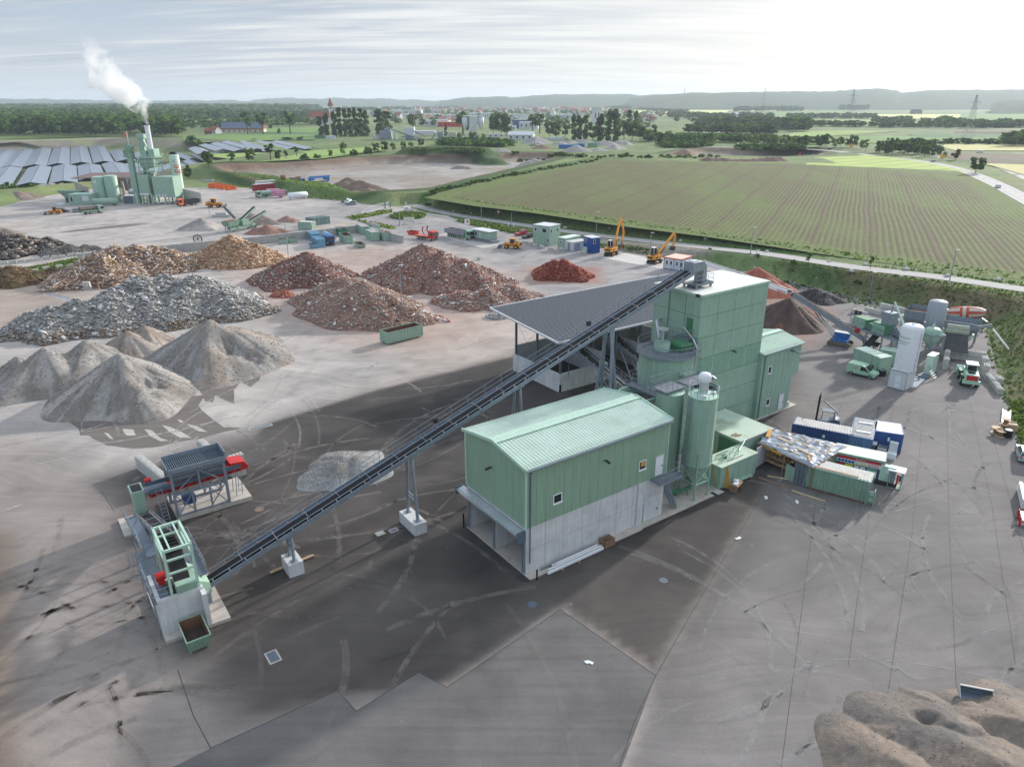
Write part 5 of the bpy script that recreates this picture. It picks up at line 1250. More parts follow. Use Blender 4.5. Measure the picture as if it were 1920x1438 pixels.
pile('rubble_heap','low spill of white plaster and red clay beside the front brick heap',[K(812,592,606,.35),K(790,585,604,.4),K(835,600,606,.3)],[(190,180,172),(164,108,88)],.35,.2,.5,[(500,.2,.8,((.8,1.4),(.6,1),(.2,.5)),[(206,202,198),(190,184,178),(160,92,72)],.1,None)])
pile('clay_heap','heap of broken red clay tiles standing alone in the middle of the yard',[K(1057,486,530,.62),K(1040,488,526,.6),K(1076,498,529,.55)],[(142,76,60),(116,62,52)],.35,.25,.7,[(4200,.25,.6,((.9,1.5),(.5,1),(.12,.3)),[(164,88,70),(146,74,58),(120,62,52),(184,110,88)],.1,None)])
pile('asphalt_rubble_heap','heap of broken black asphalt slabs at the left picture edge',[K(-10,436,484,.5),K(25,440,484,.5),K(55,446,478,.5),K(85,448,468,.45),K(108,456,466,.4)],[(70,68,66),(54,52,52)],.5,.3,.5,[(3000,.4,1.5,((.8,1.5),(.6,1),(.15,.4)),[(72,70,70),(96,92,90),(58,56,56),(124,112,102),(150,138,126)],.12,None)])
pile('asphalt_heap','smooth dark grey heap of milled asphalt behind the row of white blocks',[K(128,457,480,.5),K(100,463,482,.45),K(158,458,476,.5),K(176,460,474,.5)],[(84,80,78),(70,67,66),(104,98,92)],.4,.12,.6,stones(1500,.1,.25))
pile('gravel_heap','brown gravel bank at the left edge behind the asphalt slabs',[K(-20,421,446,.45),K(10,428,446,.4)],[(140,126,114),(122,110,100)],.5,.2)
pile('compost_heap','brown heap of roots and green waste at the left picture edge',[K(15,498,540,.55),K(40,503,538,.5),K(-15,500,540,.5)],[(104,84,62),(84,82,52),(126,100,76)],.35,.5,.9,[(2600,.4,1.4,((1,1.5),(.06,.12),(.05,.1)),[(120,98,74),(96,76,58),(140,122,88),(90,92,58)],.1,None)],'heaps of earth')
pile('compost_heap','small dark brown earth heap between the white blocks and the wood',[K(95,503,523,.5),K(80,510,524,.45),K(112,506,518,.45)],[(84,66,56),(70,56,48),(104,82,68)],.35,.35,.9,[(900,.3,.9,((1,1.5),(.08,.15),(.05,.12)),[(96,76,62),(74,58,50)],.1,None)],'heaps of earth')
SB='sand heaps by the solar field'
pile('sand_heap','long low grey sand heap below the solar panels',[K(75,345,360,.4),K(95,343,359,.4),K(115,343,357,.4)],GRV,.8,.2,.3,None,SB)
pile('sand_heap','brown sand heap at the far left edge of the yard',[K(5,357,379,.45),K(30,357,377,.45),K(50,360,374,.45),K(-20,358,380,.45)],[(136,122,112),(120,106,96)],.7,.25,.3,None,SB,gully=.4)
pile('gravel_heap','grey gravel cone beside the mobile screening machine',[K(376,408,434,.55),K(362,416,434,.5)],GRV,.5,.1,.5,None,'gravel by the screener')
pile('gravel_heap','dark brown heap behind the screening machine',[K(470,399,424,.55),K(490,402,424,.5)],[(140,126,116),(122,110,102)],.5,.15,.4,None,'gravel by the screener')
pile('gravel_heap','reddish soil heap in front of the screening machine',[K(500,420,441,.5),K(482,425,441,.45),K(525,428,439,.4)],[(146,108,94),(126,96,84)],.5,.2,.4,None,'gravel by the screener')
pile('gravel_heap','small red brown cone right of the screening machine',[K(538,404,418,.5),K(550,409,418,.45)],[(154,120,106),(138,110,98)],.5,.1,.4,None,'gravel by the screener')
pile('gravel_heap','round heap of fine grey gravel under the long conveyor',[(*PU(-5.2,28.6).to_tuple()[:2],1.75,.38),(*PU(-4.2,27.8).to_tuple()[:2],1.65,.38),(*PU(-6.3,28.0).to_tuple()[:2],1.6,.38)],[(140,140,138),(118,116,112),(150,150,148)],.22,.04,.9,stones(2600,.04,.1))
pile('red_grit_heap','tall cone of brick red grit behind the tall green tower',[K(1421,500,552,.62),K(1440,520,560,.5)],[(160,96,76),(146,86,68)],.4,.1,.4,None,gully=.2)
pile('brown_grit_heap','dark brown grit heap streaked with red at the top of the mobile conveyor',[K(1481,557,625,.62),K(1465,566,622,.6)],[(92,74,66),(78,64,58),(138,86,66)],.35,.14,.5,None,gully=.5)
pile('black_grit_heap','small coal black heap beside the red and brown grit',[K(1532,539,568,.5),K(1548,548,572,.4)],[(46,44,46),(38,37,39)],.35,.15,.5,stones(500,.08,.2))
pile('sand_heap','grey brown sand heap with scooped hollows in the bottom right corner',[(*G(x,y).to_tuple()[:2],h,k)for x,y,h,k in[(1670,1394,1.25,.42),(1790,1404,2.2,.42),(1905,1400,2.5,.44),(1746,1332,.95,.48),(1850,1490,3.1,.4),(1700,1490,2.3,.4),(1822,1352,1.3,.45)]],[(116,108,101),(108,102,97),(128,116,105)],.12,.04,1.6,stones(900,.03,.08),None,dig=[(*G(1728,1372).to_tuple()[:2],1.25,.7),(*G(1850,1395).to_tuple()[:2],1.1,.35)])
EM='earth mounds by the quarry'
pile('earth_mound','dark brown earth mound at the near edge of the quarry pit',[K(652,333,354,.42),K(675,337,356,.42),K(690,343,360,.4)],[(112,94,82),(98,82,72)],.9,.5,.2,None,EM,z0=0)
pile('earth_mound','overgrown brown mound in front of the quarry pit',[K(690,352,366,.4),K(665,356,366,.4)],[(110,104,76),(120,100,84)],.9,.4,.2,None,EM)
pile('earth_mound','green overgrown mound at the corner of the big field',[K(733,357,380,.4),K(755,360,380,.4),K(712,364,379,.4)],[(88,104,58),(112,108,76)],.9,.4,.2,None,EM)
QG='gravel heaps in the quarry yard'
def farheap(ax,ay,fy,lab,k=.5,z=-1.5,cols=GRV,w=0):
 pk=[K(ax,ay,fy,k,z)]
 if w:pk+=[K(ax-w,ay+(fy-ay)*.15,fy,k,z),K(ax+w,ay+(fy-ay)*.1,fy,k,z)]
 pile('gravel_heap',lab,pk,cols,1.6,.4,.15,None,QG,z0=z)
farheap(1002,296,318,'large grey gravel heap on the floor of the quarry pit',.5,-1.5,GRV,10);farheap(866,309,318,'small dark gravel heap on the quarry floor',.5,-1.5,[(130,124,120),(116,110,106)],8)
for ax,ay,fy,w,lab in((1005,255,270,4,'steep dark grey gravel heap by the white hall beyond the quarry'),(942,277,286,3,'low grey gravel heap beside the ramp of the quarry'),(1093,260,268,8,'flat wide grey gravel heap before the poplars'),(1066,263,270,6,'low pale gravel heap left of the blue tarpaulin'),(1081,271,286,2,'pointed grey gravel heap in front of the blue tarpaulin'),(1050,264,273,1,'small pointed gravel heap behind the blue tarpaulin'),(1017,270,280,2,'brown gravel heap with a bush beside it'),(1122,276,285,2,'small grey cone right of the pointed gravel heap'),(1133,263,274,9,'broad pale grey gravel bank under the poplars'),(1165,262,273,7,'rounded pale grey gravel bank at the end of the poplars'),(1153,270,281,3,'dark gravel heap in front of the pale gravel banks'),(1285,279,292,4,'brown earth heap at the far end of the field hedge')):
 farheap(ax,ay,fy,lab,.45,4,[(158,154,150),(140,136,132)]if 'brown' not in lab else[(140,114,98),(124,102,88)],w)
pile('earth_bank','long bank of dark brown soil on the far edge of the big field',[K(x,295+1.5*math.sin(x),303,.4,4)for x in range(1330,1470,12)],[(116,92,80),(100,80,70)],1.6,.5,.2,None,z0=4)
# vehicles 
def wheel(root,x,y,r,w,rim=None,name='wheel'):
 m=MB();m.smooth=True;m.lathe([(r*.55,-w/2),(r*.92,-w/2),(r,-w*.3),(r,w*.3),(r*.92,w/2),(r*.55,w/2)],(x,y,r),18,'y')
 t=m.build(name,M_tyre,root)
 m=MB();m.lathe([(r*.56,-w*.46),(r*.5,-w*.3),(.01,-w*.25)],(x,y,r),14,'y');m.lathe([(r*.56,w*.46),(r*.5,w*.3),(.01,w*.25)],(x,y,r),14,'y');m.build('rim',rim or M_silver,t)
 return t
def car(loc,rz,paint,label,group=None,kind='hatch',cat='car',text=None):
 o=thing({'hatch':'parked_car','van':'van','estate':'parked_car'}[kind],label,cat,loc,rz,group)
 L,Wd,Hh={'hatch':(4.2,1.75,1.48),'estate':(4.6,1.8,1.5),'van':(4.4,1.85,1.9)}[kind]
 h=L/2;y=Wd/2
 if kind=='van':
  low=[(-h,.35),(h-.1,.3),(h,.55),(h-.08,.85),(h-.95,1.05),(h-1.65,1.72),(h-2.0,Hh-.04),(-h+.2,Hh),(-h,Hh-.2)]
 elif kind=='hatch':
  low=[(-h,.4),(-h+.1,.25),(h-.15,.22),(h,.5),(h-.1,.78),(h-1.1,.95),(-h+.15,1.0),(-h,.8)]
 else:
  low=[(-h,.4),(-h+.1,.25),(h-.15,.22),(h,.5),(h-.1,.76),(h-1.2,.93),(-h+.1,1.0),(-h,.8)]
 m=MB();m.xz(low,-y,y)
 if kind!='van':
  x0,x1,t0,t1=(-h+.1,h-1.15,-h+.55,h-2.0)if kind=='hatch' else(-h+.12,h-1.3,-h+.4,h-2.1)
  m.hexa([(x0,-y+.03,.97),(x1,-y+.03,.92),(x1,y-.03,.92),(x0,y-.03,.97)],[(t0,-y+.22,Hh),(t1,-y+.22,Hh),(t1,y-.22,Hh),(t0,y-.22,Hh)])
 m.build('body',paint,o)
 m=MB()
 if kind=='van':
  m.hexa([(h-1.0,-y+.12,1.12),(h-.98,-y+.12,1.1),(h-.98,y-.12,1.1),(h-1.0,y-.12,1.12)],[(h-1.62,-y+.16,1.74),(h-1.6,-y+.16,1.74),(h-1.6,y-.16,1.74),(h-1.62,y-.16,1.74)])
  for s_ in(-1,1):m.xz([(h-1.15,1.08),(h-1.75,1.66),(h-2.35,1.66),(h-2.35,1.05)],s_*(y+.008)-.004,s_*(y+.008)+.004)
  m.box(h-.12,h-.02,-y+.15,y-.15,.32,.5)
 else:
  for s_ in(-1,1):
   yb,yt=s_*(y-.02),s_*(y-.2)
   m.plate([(x0+.25,yb,1.02),(x1-.22,yb,.98),(t1+.02,yt,Hh-.06),(t0+.1,yt,Hh-.06)][::-s_ or 1],.01)
  m.plate([(x1+.02,-y+.1,.96),(x1+.02,y-.1,.96),(t1+.04,y-.26,Hh-.05),(t1+.04,-y+.26,Hh-.05)],.015)
  m.plate([(x0-.02,y-.1,1.02),(x0-.02,-y+.1,1.02),(t0-.03,-y+.26,Hh-.08),(t0-.03,y-.26,Hh-.08)],.015)
 m.build('window',M_glass,o)
 for s_ in(-1,1):
  m=MB();m.box(h-.16,h-.01,s_*(y-.35)-.18,s_*(y-.35)+.18,.58,.74);m.build('headlight',M_whited,o)
  m=MB();m.box(-h-.01,-h+.06,s_*(y-.16)-.1,s_*(y-.16)+.1,.7,.95);m.build('tail_light',M_red,o)
 r=.32
 for x in(h-.85,-h+.78):
  for s_ in(-1,1):wheel(o,x,s_*(y-.09),r,.22)
 if kind=='van':
  m=MB();m.box(-h+.3,h-.6,-y-.02,-y,.3,.42);m.box(h-.1,h+.03,-y+.05,y-.05,.28,.55);m.build('bumper',M_lamp,o)
  for s_ in(-1,1):m=MB();m.box(h-1.35,h-1.15,s_*(y+.12)-.1,s_*(y+.12)+.1,1.05,1.25);m.build('mirror',M_lamp,o)
 return o
def lettering(root,txt,size,loc,rot,mat,name='lettering',ext=.004):
 c=bpy.data.curves.new(name,'FONT');c.body=txt;c.size=size;c.extrude=ext;c.align_x='CENTER';c.align_y='CENTER';c.resolution_u=2
 tmp=bpy.data.objects.new(name,c);COL.objects.link(tmp)
 dg=bpy.context.evaluated_depsgraph_get();me=bpy.data.meshes.new_from_object(tmp.evaluated_get(dg));bpy.data.objects.remove(tmp)
 me.materials.clear();me.materials.append(mat)
 o=bpy.data.objects.new(name,me);o.location=loc;o.rotation_euler=rot
 return link(o,root)
def cab(root,x0,mat,h=2.9,w=2.45,L=2.1,lower=None):
 """truck cab, front at x0 + L"""
 m=MB();m.xz([(x0,.75),(x0+L,.6),(x0+L+.06,1.5),(x0+L-.22,h-.15),(x0+L-.5,h),(x0+.1,h+.12),(x0,h)],-w/2,w/2);c=m.build('cab',mat,root)
 m=MB();m.plate([(x0+L+.07,-w/2+.1,1.62),(x0+L+.07,w/2-.1,1.62),(x0+L-.17,w/2-.12,h-.3),(x0+L-.17,-w/2+.12,h-.3)],.02);m.build('windscreen',M_glass,c)
 m=MB()
 for s_ in(-1,1):m.xz([(x0+.75,1.65),(x0+L-.15,1.6),(x0+L-.3,h-.38),(x0+.75,h-.38)],s_*(w/2+.006)-.006,s_*(w/2+.006)+.006)
 m.build('side_window',M_glass,c)
 m=MB();m.box(x0+L+.0,x0+L+.09,-w/2+.25,w/2-.25,.75,1.35);m.box(x0+L-.1,x0+L+.1,-w/2+.02,w/2-.02,.45,.72);m.build('grille',lower or M_lamp,c)
 for s_ in(-1,1):
  m=MB();m.box(x0+L+.02,x0+L+.11,s_*(w/2-.3)-.18,s_*(w/2-.3)+.18,.8,1.0);m.build('headlight',M_whited,c)
  m=MB();m.box(x0+L-.2,x0+L-.08,s_*(w/2+.2)-.12,s_*(w/2+.2)+.12,1.7,2.35);m.build('mirror',M_lamp,c)
 return c
def truck(loc,rz,label,cabm,axles,L,low=M_lamp,group=None,cabL=2.1,name='truck',cat='truck',h=2.9):
 o=thing(name,label,cat,loc,rz,group);x1=L/2
 cab(o,x1-cabL,cabm,h,L=cabL)
 m=MB();m.box(-L/2,x1-.4,-.45,.45,.75,1.05);m.box(-L/2+2.5,x1-cabL-.3,-1.15,1.15,.55,1.0);m.build('chassis',low,o)
 for a in axles:
  for s_ in(-1,1):wheel(o,x1-a,s_*1.05,.52,.34,M_whited)
 return o
def tipper(root,x0,x1,mat,w=2.5,zb=1.1,h=1.35,load=None):
 m=MB();t=.06
 m.hexa([(x0+.1,-w/2+.1,zb),(x1,-w/2+.1,zb),(x1,w/2-.1,zb),(x0+.1,w/2-.1,zb)],[(x0+.1,-w/2+.1,zb+.1),(x1,-w/2+.1,zb+.1),(x1,w/2-.1,zb+.1),(x0+.1,w/2-.1,zb+.1)])
 m.box(x0,x1,-w/2,-w/2+t,zb,zb+h);m.box(x0,x1,w/2-t,w/2,zb,zb+h);m.box(x1-t,x1,-w/2+t,w/2-t,zb,zb+h+.15);m.box(x0,x0+t,-w/2+t,w/2-t,zb,zb+h-.1)
 for i in range(7):x=x0+(x1-x0)*(i+.5)/7;m.box(x-.05,x+.05,-w/2-.05,-w/2,zb+.05,zb+h-.05);m.box(x-.05,x+.05,w/2,w/2+.05,zb+.05,zb+h-.05)
 m.box(x0,x1,-w/2-.04,-w/2+t+.02,zb+h,zb+h+.08);m.box(x0,x1,w/2-t-.02,w/2+.04,zb+h,zb+h+.08)
 b=m.build('tipper_body',mat,root)
 m=MB();m.box(x0+t,x1-t,-w/2+t,w/2-t,zb+.1,zb+(load or .16));m.build('load',M_dark,b)
 return b
def loader(loc,rz,mat,label,group=None,bucket=M_steeldk,sc=1.0,roof=None,rear=None):
 """wheel loader, bucket towards +x"""
 o=thing('wheel_loader',label,'loader',loc,rz,group);o.scale=(sc,)*3
 m=MB();m.xz([(-3.6,.95),(-3.7,1.5),(-3.5,2.25),(-1.5,2.35),(-.9,1.4),(-.9,.8)],-.95,.95);m.box(-3.75,-3.35,-1.25,1.25,.75,1.35);m.box(-2.4,-1.0,-1.3,1.3,1.4,1.6);bd=m.build('rear_body',mat,o)
 m=MB();m.box(-3.72,-3.5,-.8,.8,1.4,2.15);m.build('radiator_grille',rear or M_lamp,bd)
 m=MB();m.box(-2.9,-1.9,-.55,.55,2.33,2.4);m.build('engine_vent',M_lamp,bd)
 m=MB();m.xz([(-.9,.7),(.9,.6),(1.5,1.0),(1.2,1.7),(.3,1.8),(-.6,1.2)],-.55,.55);m.box(.6,1.9,-1.35,1.35,1.45,1.6);m.build('front_frame',mat,o)
 m=MB()
 for x in(-1.55,.05):
  for y in(-.75,.75):m.beam((x,y,1.5),(x+.05,y*.92,3.35),.12)
 m.box(-1.6,.1,-.8,.8,1.3,1.75);c=m.build('cab',mat,o)
 m=MB();m.box(-1.48,.0,-.72,.72,1.75,3.25);m.build('cab_glass',M_glass,c);m=MB();m.box(-1.75,.25,-.88,.88,3.33,3.5);m.build('cab_roof',roof or M_white,c)
 for s_ in(-1,1):
  m=MB();m.beam((.5,s_*.6,1.7),(2.2,s_*.6,1.75),.16,.4);m.beam((2.1,s_*.6,1.8),(3.3,s_*.6,.7),.16,.4);m.beam((.4,s_*.35,1.3),(2.0,s_*.35,1.4),.12);m.build('lift_arm',mat,o)
 m=MB();m.yz([(-1.5,0),(1.5,0)],0,0)if 0 else None
 prof=[(3.2,.15),(4.55,.02),(4.6,.08),(3.4,.25),(3.15,.75),(3.3,1.3),(3.75,1.5),(3.7,1.58),(3.2,1.4),(2.98,.75)]
 m.xz(prof,-1.5,1.5)
 for s_ in(-1,1):m.xz([(3.15,.2),(4.5,.08),(4.3,.5),(3.72,1.5),(3.2,1.35),(3.0,.75)],s_*1.5-.03,s_*1.5+.03)
 m.build('bucket',bucket,o)
 for x in(-2.1,1.25):
  for s_ in(-1,1):wheel(o,x,s_*1.1,.82,.6,mat)
 return o
def excavator(loc,rz,mat,label,boom,stick,grab=True,group=None,cabroof=M_white,tracks=False,swing=0.0):
 """wheeled material handler; boom and stick are lists of (x, z) in the machine's own plane"""
 o=thing('excavator',label,'excavator',loc,rz,group)
 m=MB();m.box(-2.1,2.1,-.5,.5,.6,1.15);m.box(-2.4,-1.9,-1.2,1.2,.35,.6);m.box(1.9,2.4,-1.2,1.2,.35,.6);m.tube((0,0,1.1),(0,0,1.4),.7,16);m.build('undercarriage',M_lamp,o)
 if tracks:
  for s_ in(-1,1):m=MB();m.xz([(-2.1,.15),(2.1,.15),(2.3,.5),(2.0,.9),(-2.0,.9),(-2.3,.5)],s_*1.1-.3,s_*1.1+.3);m.build('track',M_tyre,o)
 else:
  for x in(-1.45,1.45):
   for s_ in(-1,1):wheel(o,x,s_*1.0,.55,.5,mat)
 m=MB();m.prism([(-2.4,-1.0),(-2.1,-1.3),(1.3,-1.3),(1.6,-1.0),(1.6,1.0),(1.3,1.3),(-2.1,1.3),(-2.4,1.0)],1.4,2.3);m.box(-2.3,-.4,-1.2,.2,2.3,2.55);hs=m.build('upper_body',mat,o)
 m=MB();m.box(-2.42,-2.36,-.7,.7,1.6,2.1);m.box(-1.7,-.7,-1.32,-1.28,1.6,2.1);m.build('engine_grille',M_lamp,hs)
 m=MB();m.box(-2.2,-.7,-1.1,-.2,2.55,2.75);m.tube((-1.2,.6,2.3),(-1.2,.6,3.0),.1);m.build('engine_cover',M_lamp,hs)
 m=MB();m.xz([(-.1,2.2),(1.5,2.2),(1.7,2.9),(1.35,4.0),(-.1,4.0)],.35,1.25);cb_=m.build('cab',M_glass,o)
 m=MB();m.box(-.15,1.4,.3,1.3,4.0,4.1)
 for x,y in((-.1,.33),(-.1,1.27),(1.45,.33),(1.45,1.27)):m.beam((x,y,2.2),(x-.08*(x>0),y,4.0),.08)
 m.build('cab_frame',cabroof,cb_)
 def arm(nm,pts,w):
  m=MB()
  for(a,b)in zip(pts[:-1],pts[1:]):m.beam((a[0],-.3,a[1]),(b[0],-.3,b[1]),.4,w)
  return m.build(nm,mat,o)
 b1=arm('boom',boom,.62);st_=arm('stick',stick,.46)
 m=MB();a=boom[0];b=boom[len(boom)//2]
 for s_ in(-.62,.02):m.tube((a[0]+.5,s_,a[1]-.2),(b[0]*.8+a[0]*.2+.2,s_,b[1]*.8+a[1]*.2-.25),.1,8)
 m.build('boom_cylinder',M_lamp,b1)
 e=stick[-1]
 if grab:
  m=MB();m.tube((e[0],-.3,e[1]),(e[0],-.3,e[1]-.9),.18,8)
  for t in range(5):
   an=t*2*math.pi/5;ca,sa=math.cos(an),math.sin(an)
   m.path([(e[0],-.3,e[1]-.8),(e[0]+.75*ca,-.3+.75*sa,e[1]-1.2),(e[0]+.55*ca,-.3+.55*sa,e[1]-2.0)],.16,.2)
  m.build('grab',M_rust,o)
 else:
  m=MB();m.xz([(e[0]-.1,e[1]),(e[0]+.4,e[1]-.2),(e[0]-.2,e[1]-1.2),(e[0]-1.0,e[1]-1.0),(e[0]-.7,e[1]-.3)],-.9,.3);m.build('bucket',M_lamp,o)
 return o
def head(a,b):return ang(G(*a),G(*b))
def mid(a,b,f=.5):return G(*a).lerp(G(*b),f)
Mvan=M('pale_green_van_paint',srgb(152,192,164),.35,var=.03)
v=car(mid((1592,702),(1634,712))+Vector((.6,.7,0)),head((1592,703),(1635,713)),Mvan,'pale green panel van with orange lettering in front of the green container',kind='van',cat='van')
lettering(v,'wager',.42,(-.95,-.94,1.35),(math.pi/2,0,0),M_orange)
loader(mid((1822,742),(1806,690),.5),head((1824,742),(1806,690)),M('mint_machine_paint',srgb(168,206,184),.45,var=.06),'mint green wheel loader seen from behind with a red radiator grille',bucket=M_greenpale,sc=.92,rear=M_red)
mx=truck(G(1784,609),math.pi+head((1760,601),(1830,611)),'mixer truck with red and white striped drum standing behind the grey hopper',M_greenpale,(1.3,3.2,6.4,7.8),9.2,M_greendk,name='mixer_truck')
m=MB();m.smooth=True;n_=28
prof=[(.55,-3.9),(1.0,-3.0),(1.25,-1.2),(1.25,.2),(.95,1.9),(.5,2.3),(.01,2.35)]
m.lathe(prof,(0,0,0),n_,'x')
def drum_mat():
 mm=bpy.data.materials.new('striped_drum');t_=NT(mm);tc=t_.n('ShaderNodeTexCoord').outputs['Object'];sx=t_.n('ShaderNodeSeparateXYZ');t_.l(tc,sx.inputs[0])
 an=t_.math('ARCTAN2',sx.outputs[1],sx.outputs[2]);st=t_.math('SINE',t_.math('MULTIPLY',an,6.0));bx=t_.math('GREATER_THAN',st,.1)
 band=t_.math('LESS_THAN',t_.math('ABSOLUTE',t_.math('ADD',sx.outputs[0],.5)),.28);ring=t_.math('LESS_THAN',t_.math('ABSOLUTE',t_.math('ADD',sx.outputs[0],.5)),.75)
 f=t_.math('MULTIPLY',t_.math('MAXIMUM',bx,ring),t_.math('SUBTRACT',1.0,band))
 t_.out(t_.mix(f,srgb(196,192,178),srgb(190,76,50)),.5);return mm
dr=m.build('drum',drum_mat(),mx);dr.location=(-1.2,0,2.55);dr.rotation_euler=(0,R(9),0)
m=MB();m.box(-4.6,-3.9,-.6,.6,1.2,2.4);m.beam((-4.4,0,2.2),(-5.6,.3,1.6),.5,.12);m.beam((-4.3,0,3.0),(-4.9,0,3.6),1.0,.2);m.build('chute',M_steel,mx)
m=MB();m.smooth=True;m.tube((1.3,0,1.6),(1.3,0,2.9),.5,14);m.build('water_tank',M_offwhite,mx)
m=MB();m.box(1.2,1.35,-.5,.5,.9,1.5);m.build('drum_support',M_greendk,mx)
loader(mid((945,466),(970,466)),math.pi+head((940,465),(975,467)),M_yellow,'yellow wheel loader with lowered grey bucket near the green weigh office',sc=.85,roof=M_yellow)
car(mid((968,444),(986,438)),head((986,440),(968,443)),M('red_car_paint',srgb(178,30,38),.3,var=.03),'red parked car beside the two-storey green office','cars at the site office','estate')
car(mid((981,449),(998,444)),head((998,446),(981,449)),M_darkcar,'black parked car beside the two-storey green office','cars at the site office','hatch')
t=truck(mid((842,443),(888,451),.5)+Vector((-.5,1.0,0)),head((842,442),(886,451)),'green tipper truck with long grey body on the weighbridge',M('mint_cab',srgb(126,176,150),.4,var=.04),(1.3,5.3,8.3,9.5,10.7),12.6,M_greendk,name='tipper_truck')
tipper(t,-6.3,3.7,M('grey_tipper',srgb(150,152,158),.5,.3));m=MB();m.box(4.3,5.2,-1.2,1.2,.35,1.05);m.build('side_skirt',M_greendk,t)
t=truck(mid((778,448),(818,452),.5)+Vector((0,.6,0)),head((776,448),(815,453)),'red skip loader truck with raised arms carrying a red skip',M_red,(1.3,5.0,6.3),8.2,name='skip_truck')
m=MB();m.box(-4.1,1.6,-1.2,1.2,1.05,1.3);m.build('deck',M('dusty_red_deck',srgb(190,110,86),.7),t)
for s_ in(-1,1):
 m=MB();m.path([(.6,s_*1.1,1.2),(-.3,s_*1.1,3.3),(.1,s_*1.1,4.1),(-.4,s_*1.1,2.6)],.2,.26);m.build('lift_arm',M_wine if s_>0 else M_red,t)
sk=thing('skip_container','red skip hanging at the rear of the red skip loader','skip',t.location+Vector((0,0,.9)),t.rotation_euler.z);skip(sk,3.6,1.8,1.3,.6,.3,M_red,M_wine)
for ch in kids(sk):ch.location.x-=5.2
lettering(sk,'13 600 8',.42,(-5.2,-.84,.8),(R(82),0,0),M_white)
bl=[(0.9,2.2),(2.2,5.2),(5.6,10.8)]
excavator(G(1146,479),head((1138,482),(1160,474)),M_yellow,'orange material handler with tall raised boom and hanging grab',[(.9,2.4),(2.0,4.9),(4.0,9.9)],[(4.0,9.9),(6.2,6.4),(6.6,5.2),(5.8,3.2)],swing=.2,group='material handlers')
excavator(G(1227,494),head((1218,497),(1248,488)),M_yellow,'orange material handler with low folded boom behind the white office',[(.9,2.4),(4.4,4.4),(8.8,6.9)],[(8.8,6.9),(9.5,6.0),(8.8,3.4)],grab=False,group='material handlers')
for i,(a,b,mt,lab,kd)in enumerate([((640,381),(655,377),M_darkcar,'dark car, rearmost of the three parked by the yard exit','hatch'),((645,383),(660,379),M_greenpale,'pale green car between the dark and the silver one','hatch'),((650,384),(668,384),M_skidgrey,'silver estate car, nearest of the three by the yard exit','estate')]):
 car(mid(a,b),head(b,a),mt,lab,'cars by the yard exit',kd)
t=truck(mid((336,387),(371,384)),math.pi+head((336,388),(371,384)),'orange cab tipper truck with black body below the asphalt plant',M_orange,(1.3,3.0,6.2,7.5),9.2,name='tipper_truck');tipper(t,-4.7,2.3,M('black_tipper',srgb(58,58,60),.55))
loader(G(405,389),head((390,388),(420,388)),M_yellow,'orange wheel loader with raised pale bucket near the asphalt plant',bucket=M_offwhite,roof=M_yellow)
loader(G(101,402),math.pi+head((92,402),(112,401)),M_yellow,'small orange loader parked beside a dark car near the asphalt plant',sc=.75,roof=M_lamp)
car(G(118,398),head((108,398),(130,398)),M_darkcar,'dark car parked behind the small orange loader','cars at the asphalt plant','estate');car(G(148,398),head((140,399),(156,398)),M_skidgrey,'grey car parked behind the green bitumen sprayer','cars at the asphalt plant','estate')
t=truck(mid((155,403),(190,399)),head((155,403),(190,399)),'green tank truck with rusty barrel parked at the asphalt plant',M_green,(1.3,5.0,6.3),8.6,M_greendk,name='tank_truck')
m=MB();m.smooth=True;m.tube((-4.2,0,2.0),(1.9,0,2.0),.95,18);m.build('tank',M('brown_tank',srgb(96,90,82),.7,dirt=srgb(70,60,54),dirtamt=.5),t)
m=MB();m.box(-4.2,1.8,-1.25,1.25,1.0,1.4);m.build('tank_frame',M_greenold,t)
t=truck(mid((486,371),(505,370)),math.pi+head((484,372),(508,370)),'green tank truck facing left beside the pink trailers',M_green,(1.3,4.6),7.0,M_greendk,name='tank_truck');m=MB();m.smooth=True;m.tube((-3.3,0,2.1),(1.2,0,2.1),.95,16);m.build('tank',M_green,t)
def box_trailer(loc,rz,L,Wd,Hh,mat,lab,roof=None,txt=None,group=None):
 o=thing('box_trailer',lab,'trailer',loc,rz,group);m=MB();m.box(-L/2,L/2,-Wd/2,Wd/2,.7,.7+Hh);m.build('body',mat,o)
 m=MB();m.box(-L/2-.02,L/2+.02,-Wd/2-.02,Wd/2+.02,.7+Hh,.76+Hh);m.build('roof',roof or mat,o)
 for x in(.1,.95):
  for s_ in(-1,1):wheel(o,x,s_*(Wd/2-.12),.36,.22)
 m=MB();m.beam((-L/2-1.2,0,.6),(-L/2,0,.6),.12);m.build('drawbar',M_lamp,o)
 if txt:lettering(o,txt,.8,(.2,-Wd/2-.02,.7+Hh*.68),(math.pi/2,0,0),M_white)
 return o
PT='trailers by the berm'
box_trailer(mid((513,371),(536,370)),head((513,372),(536,371)),5.6,2.4,2.4,M_pink,'front pink box trailer with white lettering',txt='MÖRTEL',group=PT);box_trailer(mid((506,370),(520,368))+Vector((-1,3.2,0)),head((513,372),(536,371)),5.6,2.4,2.3,M_pink,'rear pink box trailer half hidden by the front one',txt='MÖRTEL',group=PT)
box_trailer(mid((479,362),(511,358)),head((479,362),(511,359)),10.5,2.5,3.0,M_wine,'long wine red box trailer beside the grass berm',M_offwhite,group=PT);box_trailer(mid((486,354),(512,351)),head((479,362),(511,359)),10,2.5,2.8,M_whited,'white box trailer behind the wine red one',M_offwhite,group=PT)
o=thing('gas_tank','long white horizontal tank on two saddles at the end of the green berm','tank',mid((541,375),(577,372)),head((541,375),(577,372)))
m=MB();m.smooth=True;m.lathe([(.01,-4.6),(.8,-4.45),(1.25,-4.0),(1.25,4.0),(.8,4.45),(.01,4.6)],(0,0,1.75),22,'x');m.build('vessel',M_white,o)
